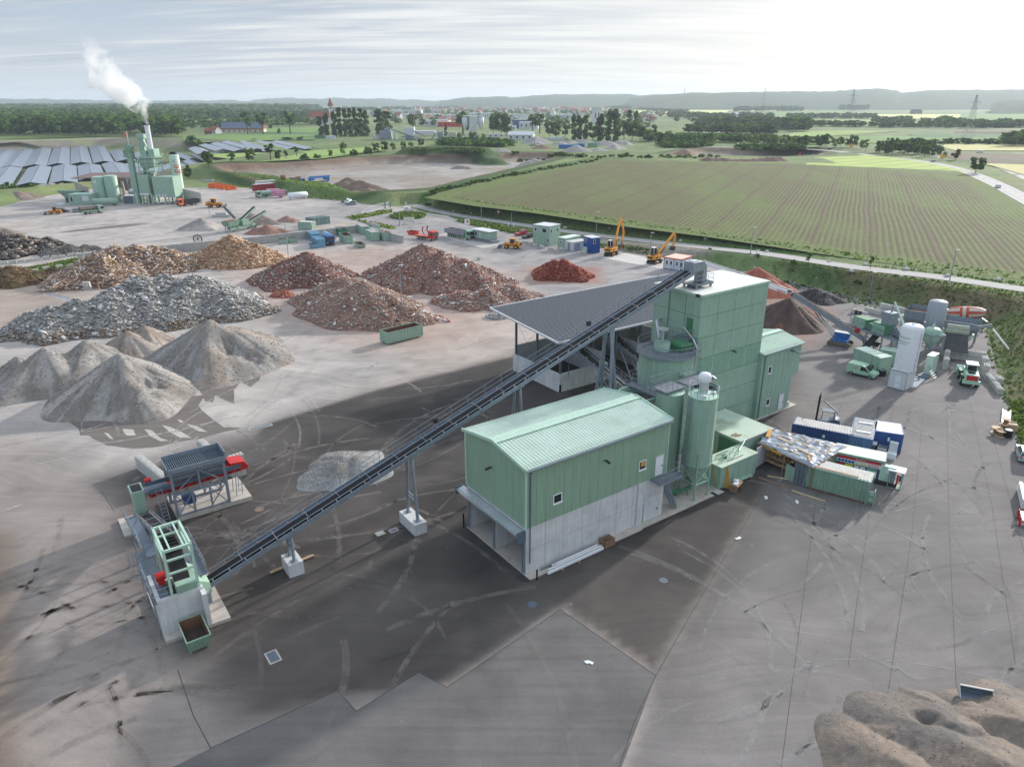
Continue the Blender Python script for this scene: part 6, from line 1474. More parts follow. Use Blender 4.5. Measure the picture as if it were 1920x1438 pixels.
for x in(-3.3,3.3):m=MB();m.box(x-.3,x+.3,-.9,.9,0,1.0);m.build('saddle',M_white,o)
t=truck(mid((530,347),(570,345),.5),head((530,347),(571,346)),'blue low loader lorry carrying a rusty crane drum in the quarry',M_blueb,(1.3,4.4,9.4,10.7),12.5,M_blue,name='crane_lorry',group='blue lorries in the quarry')
m=MB();m.smooth=True;m.lathe([(1.9,-1.4),(1.9,1.0),(1.2,1.2),(.01,1.2)],(-4.6,0,3.0),20,'x');m.smooth=False;m.box(-3.4,3.4,-1.2,1.2,1.4,2.4)
for i in range(9):m.obox((rnd.uniform(-4,3.6),rnd.uniform(-.8,.8),rnd.uniform(2.2,3.6)),(2.2,.5,.5),rnd.uniform(-.3,.3),0,rnd.uniform(-.3,.3))
m.build('machine_load',M_rust,t);m=MB();m.box(-6.2,3.9,-1.25,1.25,1.05,1.35);m.build('deck',M_bluel,t)
t=truck(mid((577,346),(616,341))+Vector((0,.5,0)),head((577,346),(616,342)),'blue mobile crane with red wheels in the quarry',M_blueb,(1.3,3.2,5.6,7.0,8.4,9.8),12.6,M_steeldk,name='mobile_crane',group='blue lorries in the quarry',h=2.6)
m=MB();m.beam((-5.2,0,3.2),(7.2,0,2.9),1.0,1.0);m.beam((-3,0,3.3),(7.6,0,3.05),.8,.7);m.box(-5.6,-3.2,-1.2,1.2,1.5,2.9);m.build('boom',M_blueb,t);m=MB();m.box(-6.3,4.2,-1.3,1.3,1.1,1.4);m.build('deck',M_offwhite,t)
excavator(G(1493,302,0),head((1486,302),(1500,300)),M('orange_red_paint',srgb(226,84,44),.5),'orange red excavator digging in the far pit',[(.9,2.2),(2.6,4.6),(5.0,5.6)],[(5.0,5.6),(5.6,2.2)],grab=False,tracks=True).location.z=-.6
for(px,py),(qx,qy),mt,lab,kd in[((1871,352),(1862,346),M_white,'white car driving on the road beside the crop field','hatch'),((1749,304),(1742,302),M_skidgrey,'silver car on the bend of the main road','estate'),((1555,281),(1548,280),M_darkcar,'dark car on the far stretch of the main road','hatch'),((1837,287),(1830,287),M_white,'white van on the side road behind the lone trees','van'),((1620,277),(1612,277),M_red,'red car waiting behind the road trees','hatch'),((1478,277),(1470,277),M_darkcar,'black car passing between the roadside trees','hatch')]:
 c=car(G(px,py,4.1),ang(G(px,py,4),G(qx,qy,4)),mt,lab,'cars on the public road',kd)
f=thing('forklift','black and grey telescopic forklift parked behind the dark blue container','forklift',G(1548,800),ang(G(1548,800),G(1520,795)))
m=MB();m.xz([(-1.6,.5),(.9,.5),(1.0,1.0),(-.2,1.1),(-1.0,1.5),(-1.6,1.3)],-.65,.65);m.build('body',M_steeldk,f)
m=MB()
for y in(-.5,.5):m.beam((1.3,y,.1),(1.25,y,4.4),.16,.22)
for z in(.5,1.6,2.8,4.3):m.box(1.2,1.36,-.5,.5,z,z+.12)
m.build('mast',M_black,f)
m=MB()
for x,y,a,b in((.7,-.55,-.1,0),(.7,.55,-.1,0),(-.8,-.55,0,0),(-.8,.55,0,0)):m.beam((x,y,1.0),(x+a,y,2.3),.08)
m.box(-.9,.7,-.6,.6,2.3,2.38);m.beam((.6,.2,3.6),(-1.2,.2,2.3),.14);m.build('guard_frame',M_steeldk,f)
for y in(-.25,.25):m=MB();m.box(1.4,2.5,y-.07,y+.07,.12,.18);m.box(1.38,1.44,y-.07,y+.07,.12,.8);m.build('fork',M_black,f)
for x in(.8,-1.1):
 for s_ in(-1,1):wheel(f,x,s_*.55,.38,.25)
# containers, offices, blocks, lamps and the rest of the yard 
def container(loc,rz,L,Wd,Hh,mat,label,roof=None,ribs=18,open_top=False,name='container',cat='container',group=None,doors=True,fill=None,z0=.08,roofribs=True,bars=True):
 """box container, long side along x, origin in its middle"""
 o=thing(name,label,cat,loc,rz,group);h,w=L/2,Wd/2
 m=MB();t=.05
 if open_top:
  m.box(-h,h,-w,w,z0,z0+.1);m.box(-h,h,-w,-w+t,z0+.1,Hh);m.box(-h,h,w-t,w,z0+.1,Hh);m.box(-h,-h+t,-w+t,w-t,z0+.1,Hh);m.box(h-t,h,-w+t,w-t,z0+.1,Hh)
 else:m.box(-h,h,-w,w,z0,Hh-.03)
 for i in range(ribs):
  x=-h+L*(i+.5)/ribs;k=L/ribs*.26
  for s_ in(-1,1):m.box(x-k,x+k,*sorted((s_*w,s_*(w+.05))),z0+.12,Hh-.12)
 n=max(3,int(ribs*Wd/L))
 for i in range(n):
  y=-w+Wd*(i+.5)/n;k=Wd/n*.26
  m.box(-h-.04,-h,y-k,y+k,z0+.12,Hh-.12)
  if not doors:m.box(h,h+.04,y-k,y+k,z0+.12,Hh-.12)
 b=m.build('body',mat,o)
 m=MB();e=.075
 for x in(-h,h):
  for y in(-w,w):m.box(x-e,x+e,y-e,y+e,z0-.04,Hh+.01)
 for z in(z0+.04,Hh-.06):
  for y in(-w,w):m.box(-h+e,h-e,y-e,y+e,z-.06,z+.06)
  for x in(-h,h):m.box(x-e,x+e,-w+e,w-e,z-.06,z+.06)
 m.build('frame',mat,o)
 if doors:
  for s_ in(-1,1):
   m=MB();m.box(h,h+.05,*sorted((s_*.02,s_*(w-.08))),z0+.12,Hh-.14);d=m.build('door',mat,o)
   m=MB()
   for y in(.3,.8):m.tube((h+.08,s_*y*w,z0+.1),(h+.08,s_*y*w,Hh-.12),.025,5)
   m.build('lock_bar',M_steel,d)
 if open_top:
  m=MB();m.box(-h+t,h-t,-w+t,w-t,z0+.1,z0+.14);m.box(-h+t,h-t,-w+t,-w+t+.01,z0+.14,Hh-.03);m.box(-h+t,h-t,w-t-.01,w-t,z0+.14,Hh-.03)
  m.box(-h+t,-h+t+.01,-w+t+.01,w-t-.01,z0+.14,Hh-.03);m.box(h-t-.01,h-t,-w+t+.01,w-t-.01,z0+.14,Hh-.03);m.build('inner_lining',M_rust,o)
 else:
  m=MB();m.box(-h+.07,h-.07,-w+.07,w-.07,Hh-.03,Hh)
  if roofribs:
   k=ribs
   for i in range(k):x=-h+.15+(L-.3)*(i+.5)/k;m.box(x-L/k*.22,x+L/k*.22,-w+.12,w-.12,Hh,Hh+.07)
  m.build('roof',roof or mat,o)
 if fill:
  m=MB();m.col=(1,1,1)
  for i in range(fill[1]):
   m.col=tuple(c*rnd.uniform(.8,1.2)for c in srgb(*rnd.choice(fill[2])));m.obox((rnd.uniform(-h+.3,h-.3),rnd.uniform(-w+.3,w-.3),fill[0]+rnd.uniform(-.25,.35)),(rnd.uniform(.4,1.3),rnd.uniform(.1,.4),.08),rnd.uniform(0,3),rnd.uniform(-.5,.5),rnd.uniform(-.4,.4))
  m.col=srgb(*fill[2][0]);m.box(-h+.07,h-.07,-w+.07,w-.07,fill[0]-.3,fill[0]-.1)
  m.build('scrap_fill',M_piles,o,colattr=True)
 return o
def along(a,b,L,Wd,side=1,f=.5,z=0.0):
 """middle of a box whose visible long foot runs from pixel a to pixel b; the body lies to the left (side=1) of a->b"""
 A,B=G(*a,z),G(*b,z);rz=ang(A,B);c=A.lerp(B,f);n=Vector((-math.sin(rz),math.cos(rz),0))
 return Vector((c.x,c.y,0))+n*Wd/2*side,rz
p,r=along((730.6,646.4),(789.7,631.9),7.4,2.4)
o=container(p,r,7.4,2.45,2.25,M_green,'open green roll-off container with rusty inside below the lamp post',open_top=True,ribs=11,z0=.25,doors=False,name='roll_off_container')
m=MB();m.box(-3.72,-3.68,-1.2,-1.0,.4,1.0);m.box(3.75,3.78,-1.2,-1.0,.4,1.0);m.build('warning_stripe',M_white,o)
m=MB()
for x in(-2.9,2.9):m.tube((x,-1.0,.16),(x,-.8,.16),.16,10);m.tube((x,.8,.16),(x,1.0,.16),.16,10)
m.build('roller',M_lamp,o)
p,r=along((350,491),(378,496),6.2,2.4,f=.35);GS=[(206,172,138),(190,150,112),(214,190,160)]
container(p,r+.05,6.2,2.4,2.2,M('deep_green',srgb(48,118,84),.55,dirt=srgb(90,90,80),dirtamt=.3),'deep green open container filled with timber scraps between the wood heaps',open_top=True,ribs=8,fill=(2.0,70,GS),doors=True,name='roll_off_container')
RO='roll-off containers at the block wall'
cdir=head((604,469),(589,458))
for(px,py),L,Hh,mt,lab,op,fl in[((598,461),6.6,2.4,M_bluel,'faded blue closed container at the left front of the walled bay',0,None),((589,450.5),6.6,2.4,M_bluel,'faded blue closed container at the back left of the walled bay',0,None),((649,454),6.4,2.5,M_green,'open green container with rusty inside beside the blue tank truck',1,None),((699,449),6.6,2.7,M_green,'closed green container with pale roof at the front of the walled bay',0,None),((681,438),6.6,2.7,M_green,'closed green container with pale roof at the back of the walled bay',0,None),((721,449),6.8,2.5,M_green,'green open container of mixed scrap at the right end of the walled bay',1,(2.4,60,[(170,150,140),(206,200,196),(140,110,96)])),((701,434),6.8,2.5,M_green,'green open container of mixed scrap next to the wall corner',1,(2.4,60,[(170,150,140),(206,200,196),(150,120,100)])),((640,441),6.0,2.3,M_greendk,'dark green open container at the wall behind the blue tank truck',1,None)]:
 o=container(G(px,py),cdir,L,2.45,Hh,mt,lab,roof=M_offwhite if mt==M_green else M_bluel,ribs=13,open_top=bool(op),fill=fl,name='roll_off_container',group=RO)
for(px,py),L,w,hgt,lab,mt in[((590,465),2.9,1.7,1.3,'small faded blue skip in front of the blue containers',M_bluel),((675,463),5.2,2.2,1.1,'low green open skip with rusty inside in the walled bay',M_green),((531,457),3.2,1.8,1.5,'green skip left of the lamp post at the block wall',M_green),((548,455),2.8,1.8,1.5,'green skip right of the lamp post at the block wall',M_green)]:
 o=thing('skip_container',lab,'skip',G(px,py),cdir if L>5 else head((531,457),(548,455)),'skips in the walled bay');skip(o,L,w,hgt,.4,None,mt)
t=truck(G(615,457),math.pi+cdir,'blue tank truck parked between the containers in the walled bay',M('truck_blue',srgb(42,86,140),.45),(1.3,4.6,5.9),8.0,M_blue,name='tank_truck');m=MB();m.smooth=True;m.lathe([(.01,-3.9),(.9,-3.7),(1.05,-3.2),(1.05,1.2),(.9,1.6),(.01,1.75)],(0,0,2.3),20,'x');m.build('tank',M('tank_blue',srgb(98,150,186),.4),t)
p,r=along((559.5,430.5),(586,432),5.0,2.4);container(p,r,5.2,2.6,2.6,M_green,'green box container with a round white vent behind the block wall',roof=M_offwhite,ribs=10,doors=False)
for i in range(4):
 q=G(581+7.2*i,425-1.1*i)+Vector((0,3.5,0));container(q,head((575,427),(606,422))+math.pi/2,4.4,1.9,2.5,M('grey_green_box',srgb(112,134,132),.6),'grey green container, number %s in its short row from the left'%('one','two','three','four')[i],ribs=8,name='container',group='row of grey green containers')
def office(px_a,px_b,W_,Hh,mat,lab,roof=None,z0=0.0,wins=(),name='site_office',cat='office cabin',lvl=1,seams=(),over=.0,L=None,base=None):
 A,B=G(*px_a),G(*px_b);rz=ang(A,B);L=L or(B-A).length;o=thing(name,lab,cat,A,rz)
 m=MB();m.box(0,L,0,W_,z0+.05,Hh);b=m.build('wall',mat,o)
 m=MB()
 for s_ in seams:m.box(s_-.06,s_+.06,-.03,0,z0+.05,Hh)
 for z in((Hh/2,)if lvl==2 else()):m.box(-.03,L+.03,-.035,0,z-.07,z+.07);m.box(L,L+.035,0,W_,z-.07,z+.07);m.box(-.035,0,0,W_,z-.07,z+.07)
 for x in(0,L):m.box(x-.08,x+.08,-.04,.06,z0,Hh)
 m.build('frame',base or mat,b)
 m=MB();m.box(-.1-over,L+.1+over,-.1-over,W_+.1+over,Hh,Hh+.16);m.build('roof',roof or M_whited,o)
 for(x0,x1,za,zb)in wins:opening(o,'window',x0,x1,za,zb,0,sill=False)
 return o,L
A=(1029.5,461.7)
o,L=office((999.5,457.4),A,5.6,5.7,M_green,'two-storey green site office of stacked cabins with white window frames',lvl=2,wins=((.5,1.4,3.9,5.0),(3.3,5.0,3.7,5.1),(5.2,5.9,.9,2.2)))
def side_window(o,L,y0,y1,z0,z1):
 m=MB();m.box(L,L+.05,y0,y1,z0,z1);w=m.build('window',M_white,o);m=MB();m.box(L+.05,L+.06,y0+.1,y1-.1,z0+.1,z1-.1);m.build('pane',M_glass,w)
side_window(o,L,.5,1.3,3.7,5.0);side_window(o,L,3.8,4.6,3.7,5.0)
o,L=office((1046,465.5),(1060,468),6.8,3.1,M_green,'low green office cabin with pale roof between the tall office and white container',wins=((.6,1.3,1.4,2.2),),roof=M_greenskylit)
p,r=along((1058,468),(1075,472),3.4,6.2);
o=container(p+Vector((0,0,0)),r,3.4,6.0,2.6,M_whited,'white office container with grey doors beside the blue cabin',roof=M_offwhite,ribs=5,doors=False,roofribs=False)
m=MB();m.box(-.6,.5,-3.08,-3.05,.1,2.2);m.build('door',M_steel,o);m=MB();m.box(1.75,1.78,-2.6,-.4,.2,2.2);m.build('shutter',M('grey_shutter',srgb(140,150,166),.6),o)
o,L=office((1094,471.7),(1109,476),2.9,4.3,M('cabin_blue',srgb(30,76,146),.5,streak=.1),'tall blue cabin with white window panels beside the excavator bay',wins=((.4,1.3,2.7,3.9),),roof=M_whited,cat='cabin');side_window(o,L,.5,1.3,2.7,3.8)
o=thing('control_cabinet','small mint green cabinet standing before the blue cabin','cabinet',G(1098,474.5),ang(G(1094,472),G(1109,476)));m=MB();m.box(-.6,.6,-.5,.1,0,1.6);m.build('body',M_greenpale,o);m=MB();m.box(-.65,.65,-.55,.15,1.6,1.66);m.build('lid',M_greenpale,o)
M_orr=M('orange_edged_roof',srgb(222,196,178),.55,var=.1)
o,L=office((1244,504),(1275.7,509),6.0,2.9,M_whited,'white double office cabin with blue posts and orange roof edge',roof=M_orr,seams=(2.9,),base=M('cabin_post_blue',srgb(40,92,160),.5),wins=((.5,1.2,1.2,2.3),(1.7,2.4,1.2,2.3),(3.3,4.1,1.2,2.3),(4.5,5.3,1.0,2.3)),cat='office cabin')
m=MB();W_=6.0
for a in((-.13,L+.13,-.13,-.1),(-.13,L+.13,W_+.1,W_+.13),(-.13,-.1,-.1,W_+.1),(L+.1,L+.13,-.1,W_+.1)):m.box(*a,2.84,3.1)
m.build('roof_edge',M('orange_edge',srgb(222,92,52),.5),o)
m=MB();m.box(L-.08,L+.08,-.08,.08,0,2.9);m.box(L-.08,L+.08,W_-.08,W_+.08,0,2.9);m.box(0,L,-.06,0,.0,.2);m.box(L,L+.06,0,W_,0,.2);m.build('corner_post',MATS['cabin_post_blue'],o)
o,L=office((888.8,450),(918,456),3.0,3.3,M_green,'green weigh office on a grey brick base with overhanging white roof',roof=M_whited,wins=((.6,1.6,1.4,2.7),),over=.5,cat='office')
m=MB();m.box(-.06,L+.06,-.06,3.06,0,.9);m.build('brick_base',M('grey_brick',srgb(120,122,126),.85,var=.2),o);m=MB();m.box(2.4,3.4,-.05,-.005,.95,2.8);m.build('door',M_greenpale,o)
m=MB();m.box(L,L+1.6,0,2.6,0,.75);m.rail([(L+.1,.05,.75),(L+1.55,.05,.75),(L+1.55,2.5,.75)],h=1.0,step=.5);m.build('entrance_stair',M_steel,o)
CZ=2.62
def top_place(a,b,L,Wd,z=CZ):return along(a,b,L,Wd,1,.5,z)
p,r=top_place((1492.8,795.5),(1593.5,815),6.9,2.45);r0=r
o=container(p,r,6.9,2.45,CZ,M_blue,'long dark blue shipping container with pale ribbed roof behind the shelter',roof=M_offwhite,ribs=20);m=MB();m.box(.1,.4,-1.32,-1.28,1.6,1.95);m.build('number_plate',M_white,o)
p,r=along((1593.5,816),(1604,782),6.06,2.5,-1,.5,CZ)
o=container(p,r+math.pi,6.06,2.5,CZ,M('mid_blue_paint',srgb(72,106,150),.6,streak=.2,dirt=srgb(100,110,120),dirtamt=.3),'blue container with white striped roof ribs standing end-on',roof=M_offwhite,ribs=14)
for x in(-1.4,1.6):m=MB();m.obox((x,.1,CZ+.12),(.35,1.6,.14),.1);m.build('roof_bar',M_white,o)
p,r=top_place((1647,808.6),(1690,815),3.0,3.6)
o=container(p,r,3.0,3.4,CZ,M('plain_blue',srgb(56,92,150),.55,streak=.2),'short blue container with plain white roof at the right of the group',roof=M_whited,ribs=9,roofribs=False,doors=False);m=MB();m.box(-.1,.15,-1.8,-1.76,1.5,2.0);m.build('number_plate',M_white,o)
p,r=top_place((1518,875),(1631.7,903.8),6.2,2.45)
o=container(p,r,6.2,2.45,CZ,M_greenold,'pale green shipping container with rusty frame and ribbed cream roof in front of the shelter',roof=M_offwhite,ribs=18)
m=MB();m.box(-3.05,3.05,-1.36,-1.31,.05,.2);m.build('rusty_sill',M_rust,o);m=MB();m.obox((-.4,-.9,CZ+.1),(4.6,.2,.08),.02);m.build('roof_board',M_woodp,o);rC=r;pC=p
p,r=top_place((1580,851),(1644,864),5.2,2.45)
o=container(p,r,5.2,2.45,CZ+.15,M_green,'green container with a safety poster board on its long side',roof=M_roofwhite,ribs=6,doors=False,roofribs=False);rP=r;pP=p
pb=MB();pb.box(-2.3,2.3,-1.36,-1.31,.35,2.5);brd=pb.build('poster_board',M('poster_blue',srgb(58,70,96),.5,var=.03),o)
def pan(x0,x1,z0,z1,mt,y=-1.375,nm='notice'):m=MB();m.box(x0,x1,y-.006,y+.01,z0,z1);return m.build(nm,mt,brd)
M_pr=M('poster_red',srgb(196,40,48),.5,var=.03);M_py=M('poster_yellow',srgb(220,206,70),.5,var=.03);M_pg=M('poster_teal',srgb(110,160,150),.5,var=.03);M_pw=M('poster_white',srgb(214,218,222),.5,var=.02)
pan(-2.28,2.28,2.2,2.48,M_pr,nm='title_band');pan(-2.28,2.28,1.72,2.19,M_pw,nm='symbol_band')
for i in range(5):c_=MB();c_.lathe([(.17,-.006),(.01,-.006)],(-2.0+.36*i,-1.385,1.95),14,'y');c_.build('round_symbol',M('symbol_blue',srgb(36,86,160),.5),brd)
for i in range(3):c_=MB();x=-.1+.4*i;c_.xz([(x-.17,1.8),(x+.17,1.8),(x,2.1)],-1.392,-1.384);c_.build('warning_triangle',M_py,brd)
for i in range(3):c_=MB();c_.lathe([(.17,-.006),(.11,-.006)],(1.15+.38*i,-1.385,1.95),16,'y');c_.build('round_symbol',M_pr,brd)
for x0,x1,mt,hd_ in((-2.2,-1.5,M_pw,M_pr),(-1.38,-.5,M_pw,M_py),(-.38,.15,M_pw,None),(.25,.78,M_pw,None),(.9,2.0,M_pw,M_pg)):
 pan(x0,x1,.45,1.62,mt)
 if hd_:pan(x0,x1,1.3,1.63,hd_,-1.38,'notice_head')
 for k in range(4):pan(x0+.08,x1-.1-.1*(k%2),1.1-.17*k,1.15-.17*k,M_dktext,-1.384,'text_line')
lettering(o,'BAUSTELLE',.2,(.2,-1.388,2.34),(math.pi/2,0,0),M_white)
sh=thing('tarpaulin_shelter','makeshift workshop roofed with crumpled silver sheeting held down by boards','shelter',G(1500,905),rC)
def sl(px,py,z):v=G(px,py,z)-sh.location;c,s=math.cos(-rC),math.sin(-rC);return Vector((v.x*c-v.y*s,v.x*s+v.y*c,z))
q00,q10,q11,q01=sl(1421,826,3.0),sl(1526,874,2.9),sl(1589,834,3.0),sl(1452,803,3.2)
m=MB();n=26;vs=[]
for i in range(n+1):
 for j in range(n+1):
  p=q00.lerp(q10,i/n).lerp(q01.lerp(q11,i/n),j/n);e=min(i,n-i,j,n-j)
  w_=mnoise.noise(p*1.6)*.16+abs(mnoise.noise(p*3.3+Vector((4,0,0))))*.14;p=p+Vector((0,0,w_))
  if e==0:p.z-=.25+.2*mnoise.noise(p*2.5);p.x+=.12*mnoise.noise(p*4)
  vs.append(p)
m.add(vs,[(i*(n+1)+j,(i+1)*(n+1)+j,(i+1)*(n+1)+j+1,i*(n+1)+j+1)for i in range(n)for j in range(n)]);m.build('sheeting',M_foil,sh)
def onroof(f,g,dz=.2):p=q00.lerp(q10,f).lerp(q01.lerp(q11,f),g);return p+Vector((0,0,dz))
for(f0,g0,f1,g1,w,mt)in((.08,.3,.0,.75,.5,M_wood),(.1,.86,.35,.88,.14,M_woodb),(.2,.45,.45,.4,.28,M_woodp),(.15,.62,.6,.55,.14,M_woodp),(.45,.75,.62,.72,.16,M_woodb),(.55,.3,.85,.24,.28,M_woodp),(.55,.5,.95,.5,.1,M_woodp),(.65,.8,.9,.7,.14,M_woodb),(.3,.15,.7,.1,.12,M_woodp),(.85,.9,.97,.45,.12,M_woodp),(.9,.05,.8,.2,.2,M_wood)):
 m=MB();m.beam(onroof(f0,g0),onroof(f1,g1),w,.06);m.build('hold_down_board',mt,sh)
m=MB()
for q in(q00,q10,q11,q01,q00.lerp(q10,.5),q01.lerp(q11,.5)):m.box(q.x-.06,q.x+.06,q.y-.06,q.y+.06,0,q.z-.3)
m.beam(q00-Vector((0,0,.3)),q10-Vector((0,0,.3)),.1,.16);m.beam(q01-Vector((0,0,.3)),q11-Vector((0,0,.3)),.1,.16);m.beam(q10-Vector((0,0,.3)),q11-Vector((0,0,.3)),.1,.16);m.build('timber_frame',M_woodb,sh)
a=sl(1415,878,0);b=sl(1440,862,0);m=MB();m.beam(a+Vector((0,0,1.35)),b+Vector((0,0,1.35)),.1,2.6);m.build('side_wall',M_whited,sh)
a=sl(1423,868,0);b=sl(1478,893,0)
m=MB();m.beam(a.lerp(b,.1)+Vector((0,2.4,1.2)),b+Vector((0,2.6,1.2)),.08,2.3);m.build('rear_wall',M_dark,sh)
m=MB()
for z in(.45,1.15):m.beam(a.lerp(b,.15)+Vector((0,.9,z)),b+Vector((0,1.0,z)),1.1,.06)
for f in(.15,.55,1):m.beam(a.lerp(b,f)+Vector((0,.5,0)),a.lerp(b,f)+Vector((0,.5,1.7)),.06,.06)
m.build('work_shelf',M_rust,sh)
m=MB()
m.beam(a.lerp(b,.15)+Vector((0,.9,.5)),b+Vector((0,1.0,.5)),1.0,.1);m.beam(a.lerp(b,.15)+Vector((0,.9,1.2)),b+Vector((0,1.0,1.2)),1.0,.1)
for i in range(26):c=a.lerp(b,rnd.uniform(.15,1))+Vector((0,rnd.uniform(.5,1.4),rnd.choice((.55,1.25))));m.obox(c,(.35,.2,.2),rnd.uniform(0,3),rnd.uniform(-.4,.4))
m.build('stored_parts',M_woodp,sh)
m=MB();m.beam(q00+Vector((.4,-.1,-.35)),q00.lerp(q10,.45)+Vector((0,-.1,-.35)),.05,.35);m.build('fascia_board',M_wood,sh)
c=sl(1480,900,0);d=sl(1510,915,0);m=MB();m.beam(c.lerp(d,-.3)+Vector((0,-.1,.9)),c.lerp(d,.25)+Vector((0,-.1,.9)),.08,1.8);m.build('green_panel',M_green,sh)
m=MB();n=10;vs=[]
for i in range(n+1):
 for j in range(n+1):
  p=c.lerp(d,.2+.75*i/n)+Vector((0,-.15+.1*math.sin(i*2.1)+.08*mnoise.noise((i*.7,j*.7,1)),2.6*j/n));vs.append(p)
m.add(vs,[(i*(n+1)+j,(i+1)*(n+1)+j,(i+1)*(n+1)+j+1,i*(n+1)+j+1)for i in range(n)for j in range(n)]);m.smooth=True;m.build('hanging_tarpaulin',M_tarp,sh)
for i in range(3):
 o=thing('timber_board',('long grey plank lying on the asphalt before the shelter','slatted plank lying in front of the pale green container','splintered board below the hanging tarpaulin')[i],'board',G(*((1450,905),(1515,930),(1470,898))[i]),rC+(-.12,-.1,.2)[i]);m=MB();m.box(-1.8,1.8,-.12,.12,.02,.07);m.build('board',(M_woodb,M_woodp,M_woodp)[i],o)
def box_thing(name,lab,cat,p,rz,parts):
 o=thing(name,lab,cat,p,rz)
 for nm,mt,boxes in parts:
  m=MB()
  for b in boxes:m.box(*b)
  m.build(nm,mt,o)
 return o
box_thing('control_cabinet','green electrical cabinet with white label right of the poster container','cabinet',G(1660,908),rC,[('body',M_greenpale,[(-.8,.8,-.3,.4,.5,2.3)]),('label',M_white,[(-.2,.15,-.32,-.3,1.5,2.1)]),('skid',M_lamp,[(-1.1,1.1,-.5,.6,0,.5)])])
box_thing('switch_rack','open rack of switch boxes with white cover beside the green cabinet','rack',G(1676,912),rC,[('frame',M_greenold,[(-.7,-.6,-.6,-.5,0,2.1),(.6,.7,-.6,-.5,0,2.1),(-.7,-.6,.5,.6,0,2.1),(.6,.7,.5,.6,0,2.1),(-.7,.7,-.6,.6,0,.08)]),('cover',M_white,[(-.85,.85,-.75,.75,2.1,2.2)]),('switch_box',M_steel,[(-.5,-.05,-.4,.2,.5,1.9)]),('red_box',M_red,[(.1,.3,-.45,.1,.6,1.7)]),('blue_box',M_blue,[(.35,.55,-.4,.1,.9,1.6)])])
box_thing('trestle','grey green trestle frame leaning at the end of the pale green container','trestle',G(1629,945),rC,[('frame',M_greenold,[(-.4,.4,-.06,.06,.9,1.0),(-.42,.42,-.04,.04,.2,.28),(-.4,-.32,-.3,.3,0,1.6),(.32,.4,-.3,.3,0,1.8)]),('panel',M_greenpale,[(-.3,.3,.05,.1,.3,1.5)])])
box_thing('scrap_table','brown table heaped with scraps before the leaning yellow board','table',G(1379,918),TH+.3,[('table_top',M_woodb,[(-.8,.8,-.5,.5,.75,.85)]),('leg',M_woodb,[(-.75,-.65,-.45,.45,0,.75)]),('leg',M_woodb,[(.65,.75,-.45,.45,0,.75)]),('scraps',M_whited,[(-.6,.1,-.3,.2,.85,.98),(.0,.6,-.1,.4,.85,1.05)])])
o=thing('sheet_offcut','L-shaped pale green sheet lying on battens by the scrap table','sheet',G(1393,898),TH);m=MB();m.prism([(-1.3,-.5),(1.2,-.5),(1.2,.7),(.5,.7),(.5,.1),(-1.3,.1)],.3,.36);m.build('sheet',M_green,o);m=MB();m.box(-1.1,-1,-.5,.1,0,.3);m.box(.9,1.0,-.5,.7,0,.3);m.build('batten',M_woodp,o)
o=thing('timber_board','tall yellow board leaning on the end of the long green container','board',G(1345,914),TH);m=MB();m.beam((0,0,0),(-.1,.7,2.7),.62,.06,(0,1,0));m.build('board',M_wood,o)
o=thing('foil_heap','crumpled grey foil lying beside the leaning yellow board','foil',G(1358,906),TH);m=MB();m.smooth=True
vs=[(x*.28,y*.22,max(0,.35*(1-(x*x+y*y)/14)+.12*mnoise.noise((x,y,2))))for x in range(-4,5)for y in range(-3,4)];m.add(vs,[(i*7+j,(i+1)*7+j,(i+1)*7+j+1,i*7+j+1)for i in range(8)for j in range(6)]);m.build('foil',M_tarp,o)
flat_=lambda name,lab,cat,px,py,poly,mt,rz=TH,z=.03:(lambda o:(MB().prism(poly,0,z).build('sheet',mt,o),o)[1])(thing(name,lab,cat,G(px,py),rz))
flat_('paving_plate','small grey plate lying flat near the legged silo','plate',1347,922,[(-.5,-.4),(.5,-.4),(.5,.4),(-.5,.4)],M_offwhite)
for px,py,lab in((1436,933,'white paper scrap lying on the joint line right of the hall'),(1494,941,'crumpled white foil scrap in front of the pale green container'),(1384,1009,'small white scrap lying on the asphalt joint'),(1104,1242,'white scrap on the worn grey asphalt patch at the bottom')):
 flat_('paper_scrap',lab,'scrap',px,py,[(-.35,-.12),(.1,-.2),(.4,.0),(.15,.18),(-.1,.05),(-.3,.15)],M_white,rnd.uniform(0,3),.05)
box_thing('white_box','white tilted panel standing before the striped blue container','box',G(1624,846),rC,[('panel',M_white,[(-1.0,1.0,-.4,.5,1.2,1.35)]),('stand',M_steeldk,[(-.9,.9,-.3,.4,0,1.2)])])
box_thing('grey_bin','grey wheeled bin before the short blue container','bin',G(1652,852),rC,[('bin_body',M_offwhite,[(-.5,.5,-.5,.5,.1,1.0)]),('lid',M_tarp,[(-.55,.55,-.3,.55,1.0,1.1)])])
box_thing('white_cabinet','white step-shaped cabinet before the short blue container','cabinet',G(1671,857),rC,[('tall_part',M_whited,[(-.45,.45,0,.5,0,1.9)]),('low_part',M_white,[(-.5,.5,-.7,0,0,.7)])])
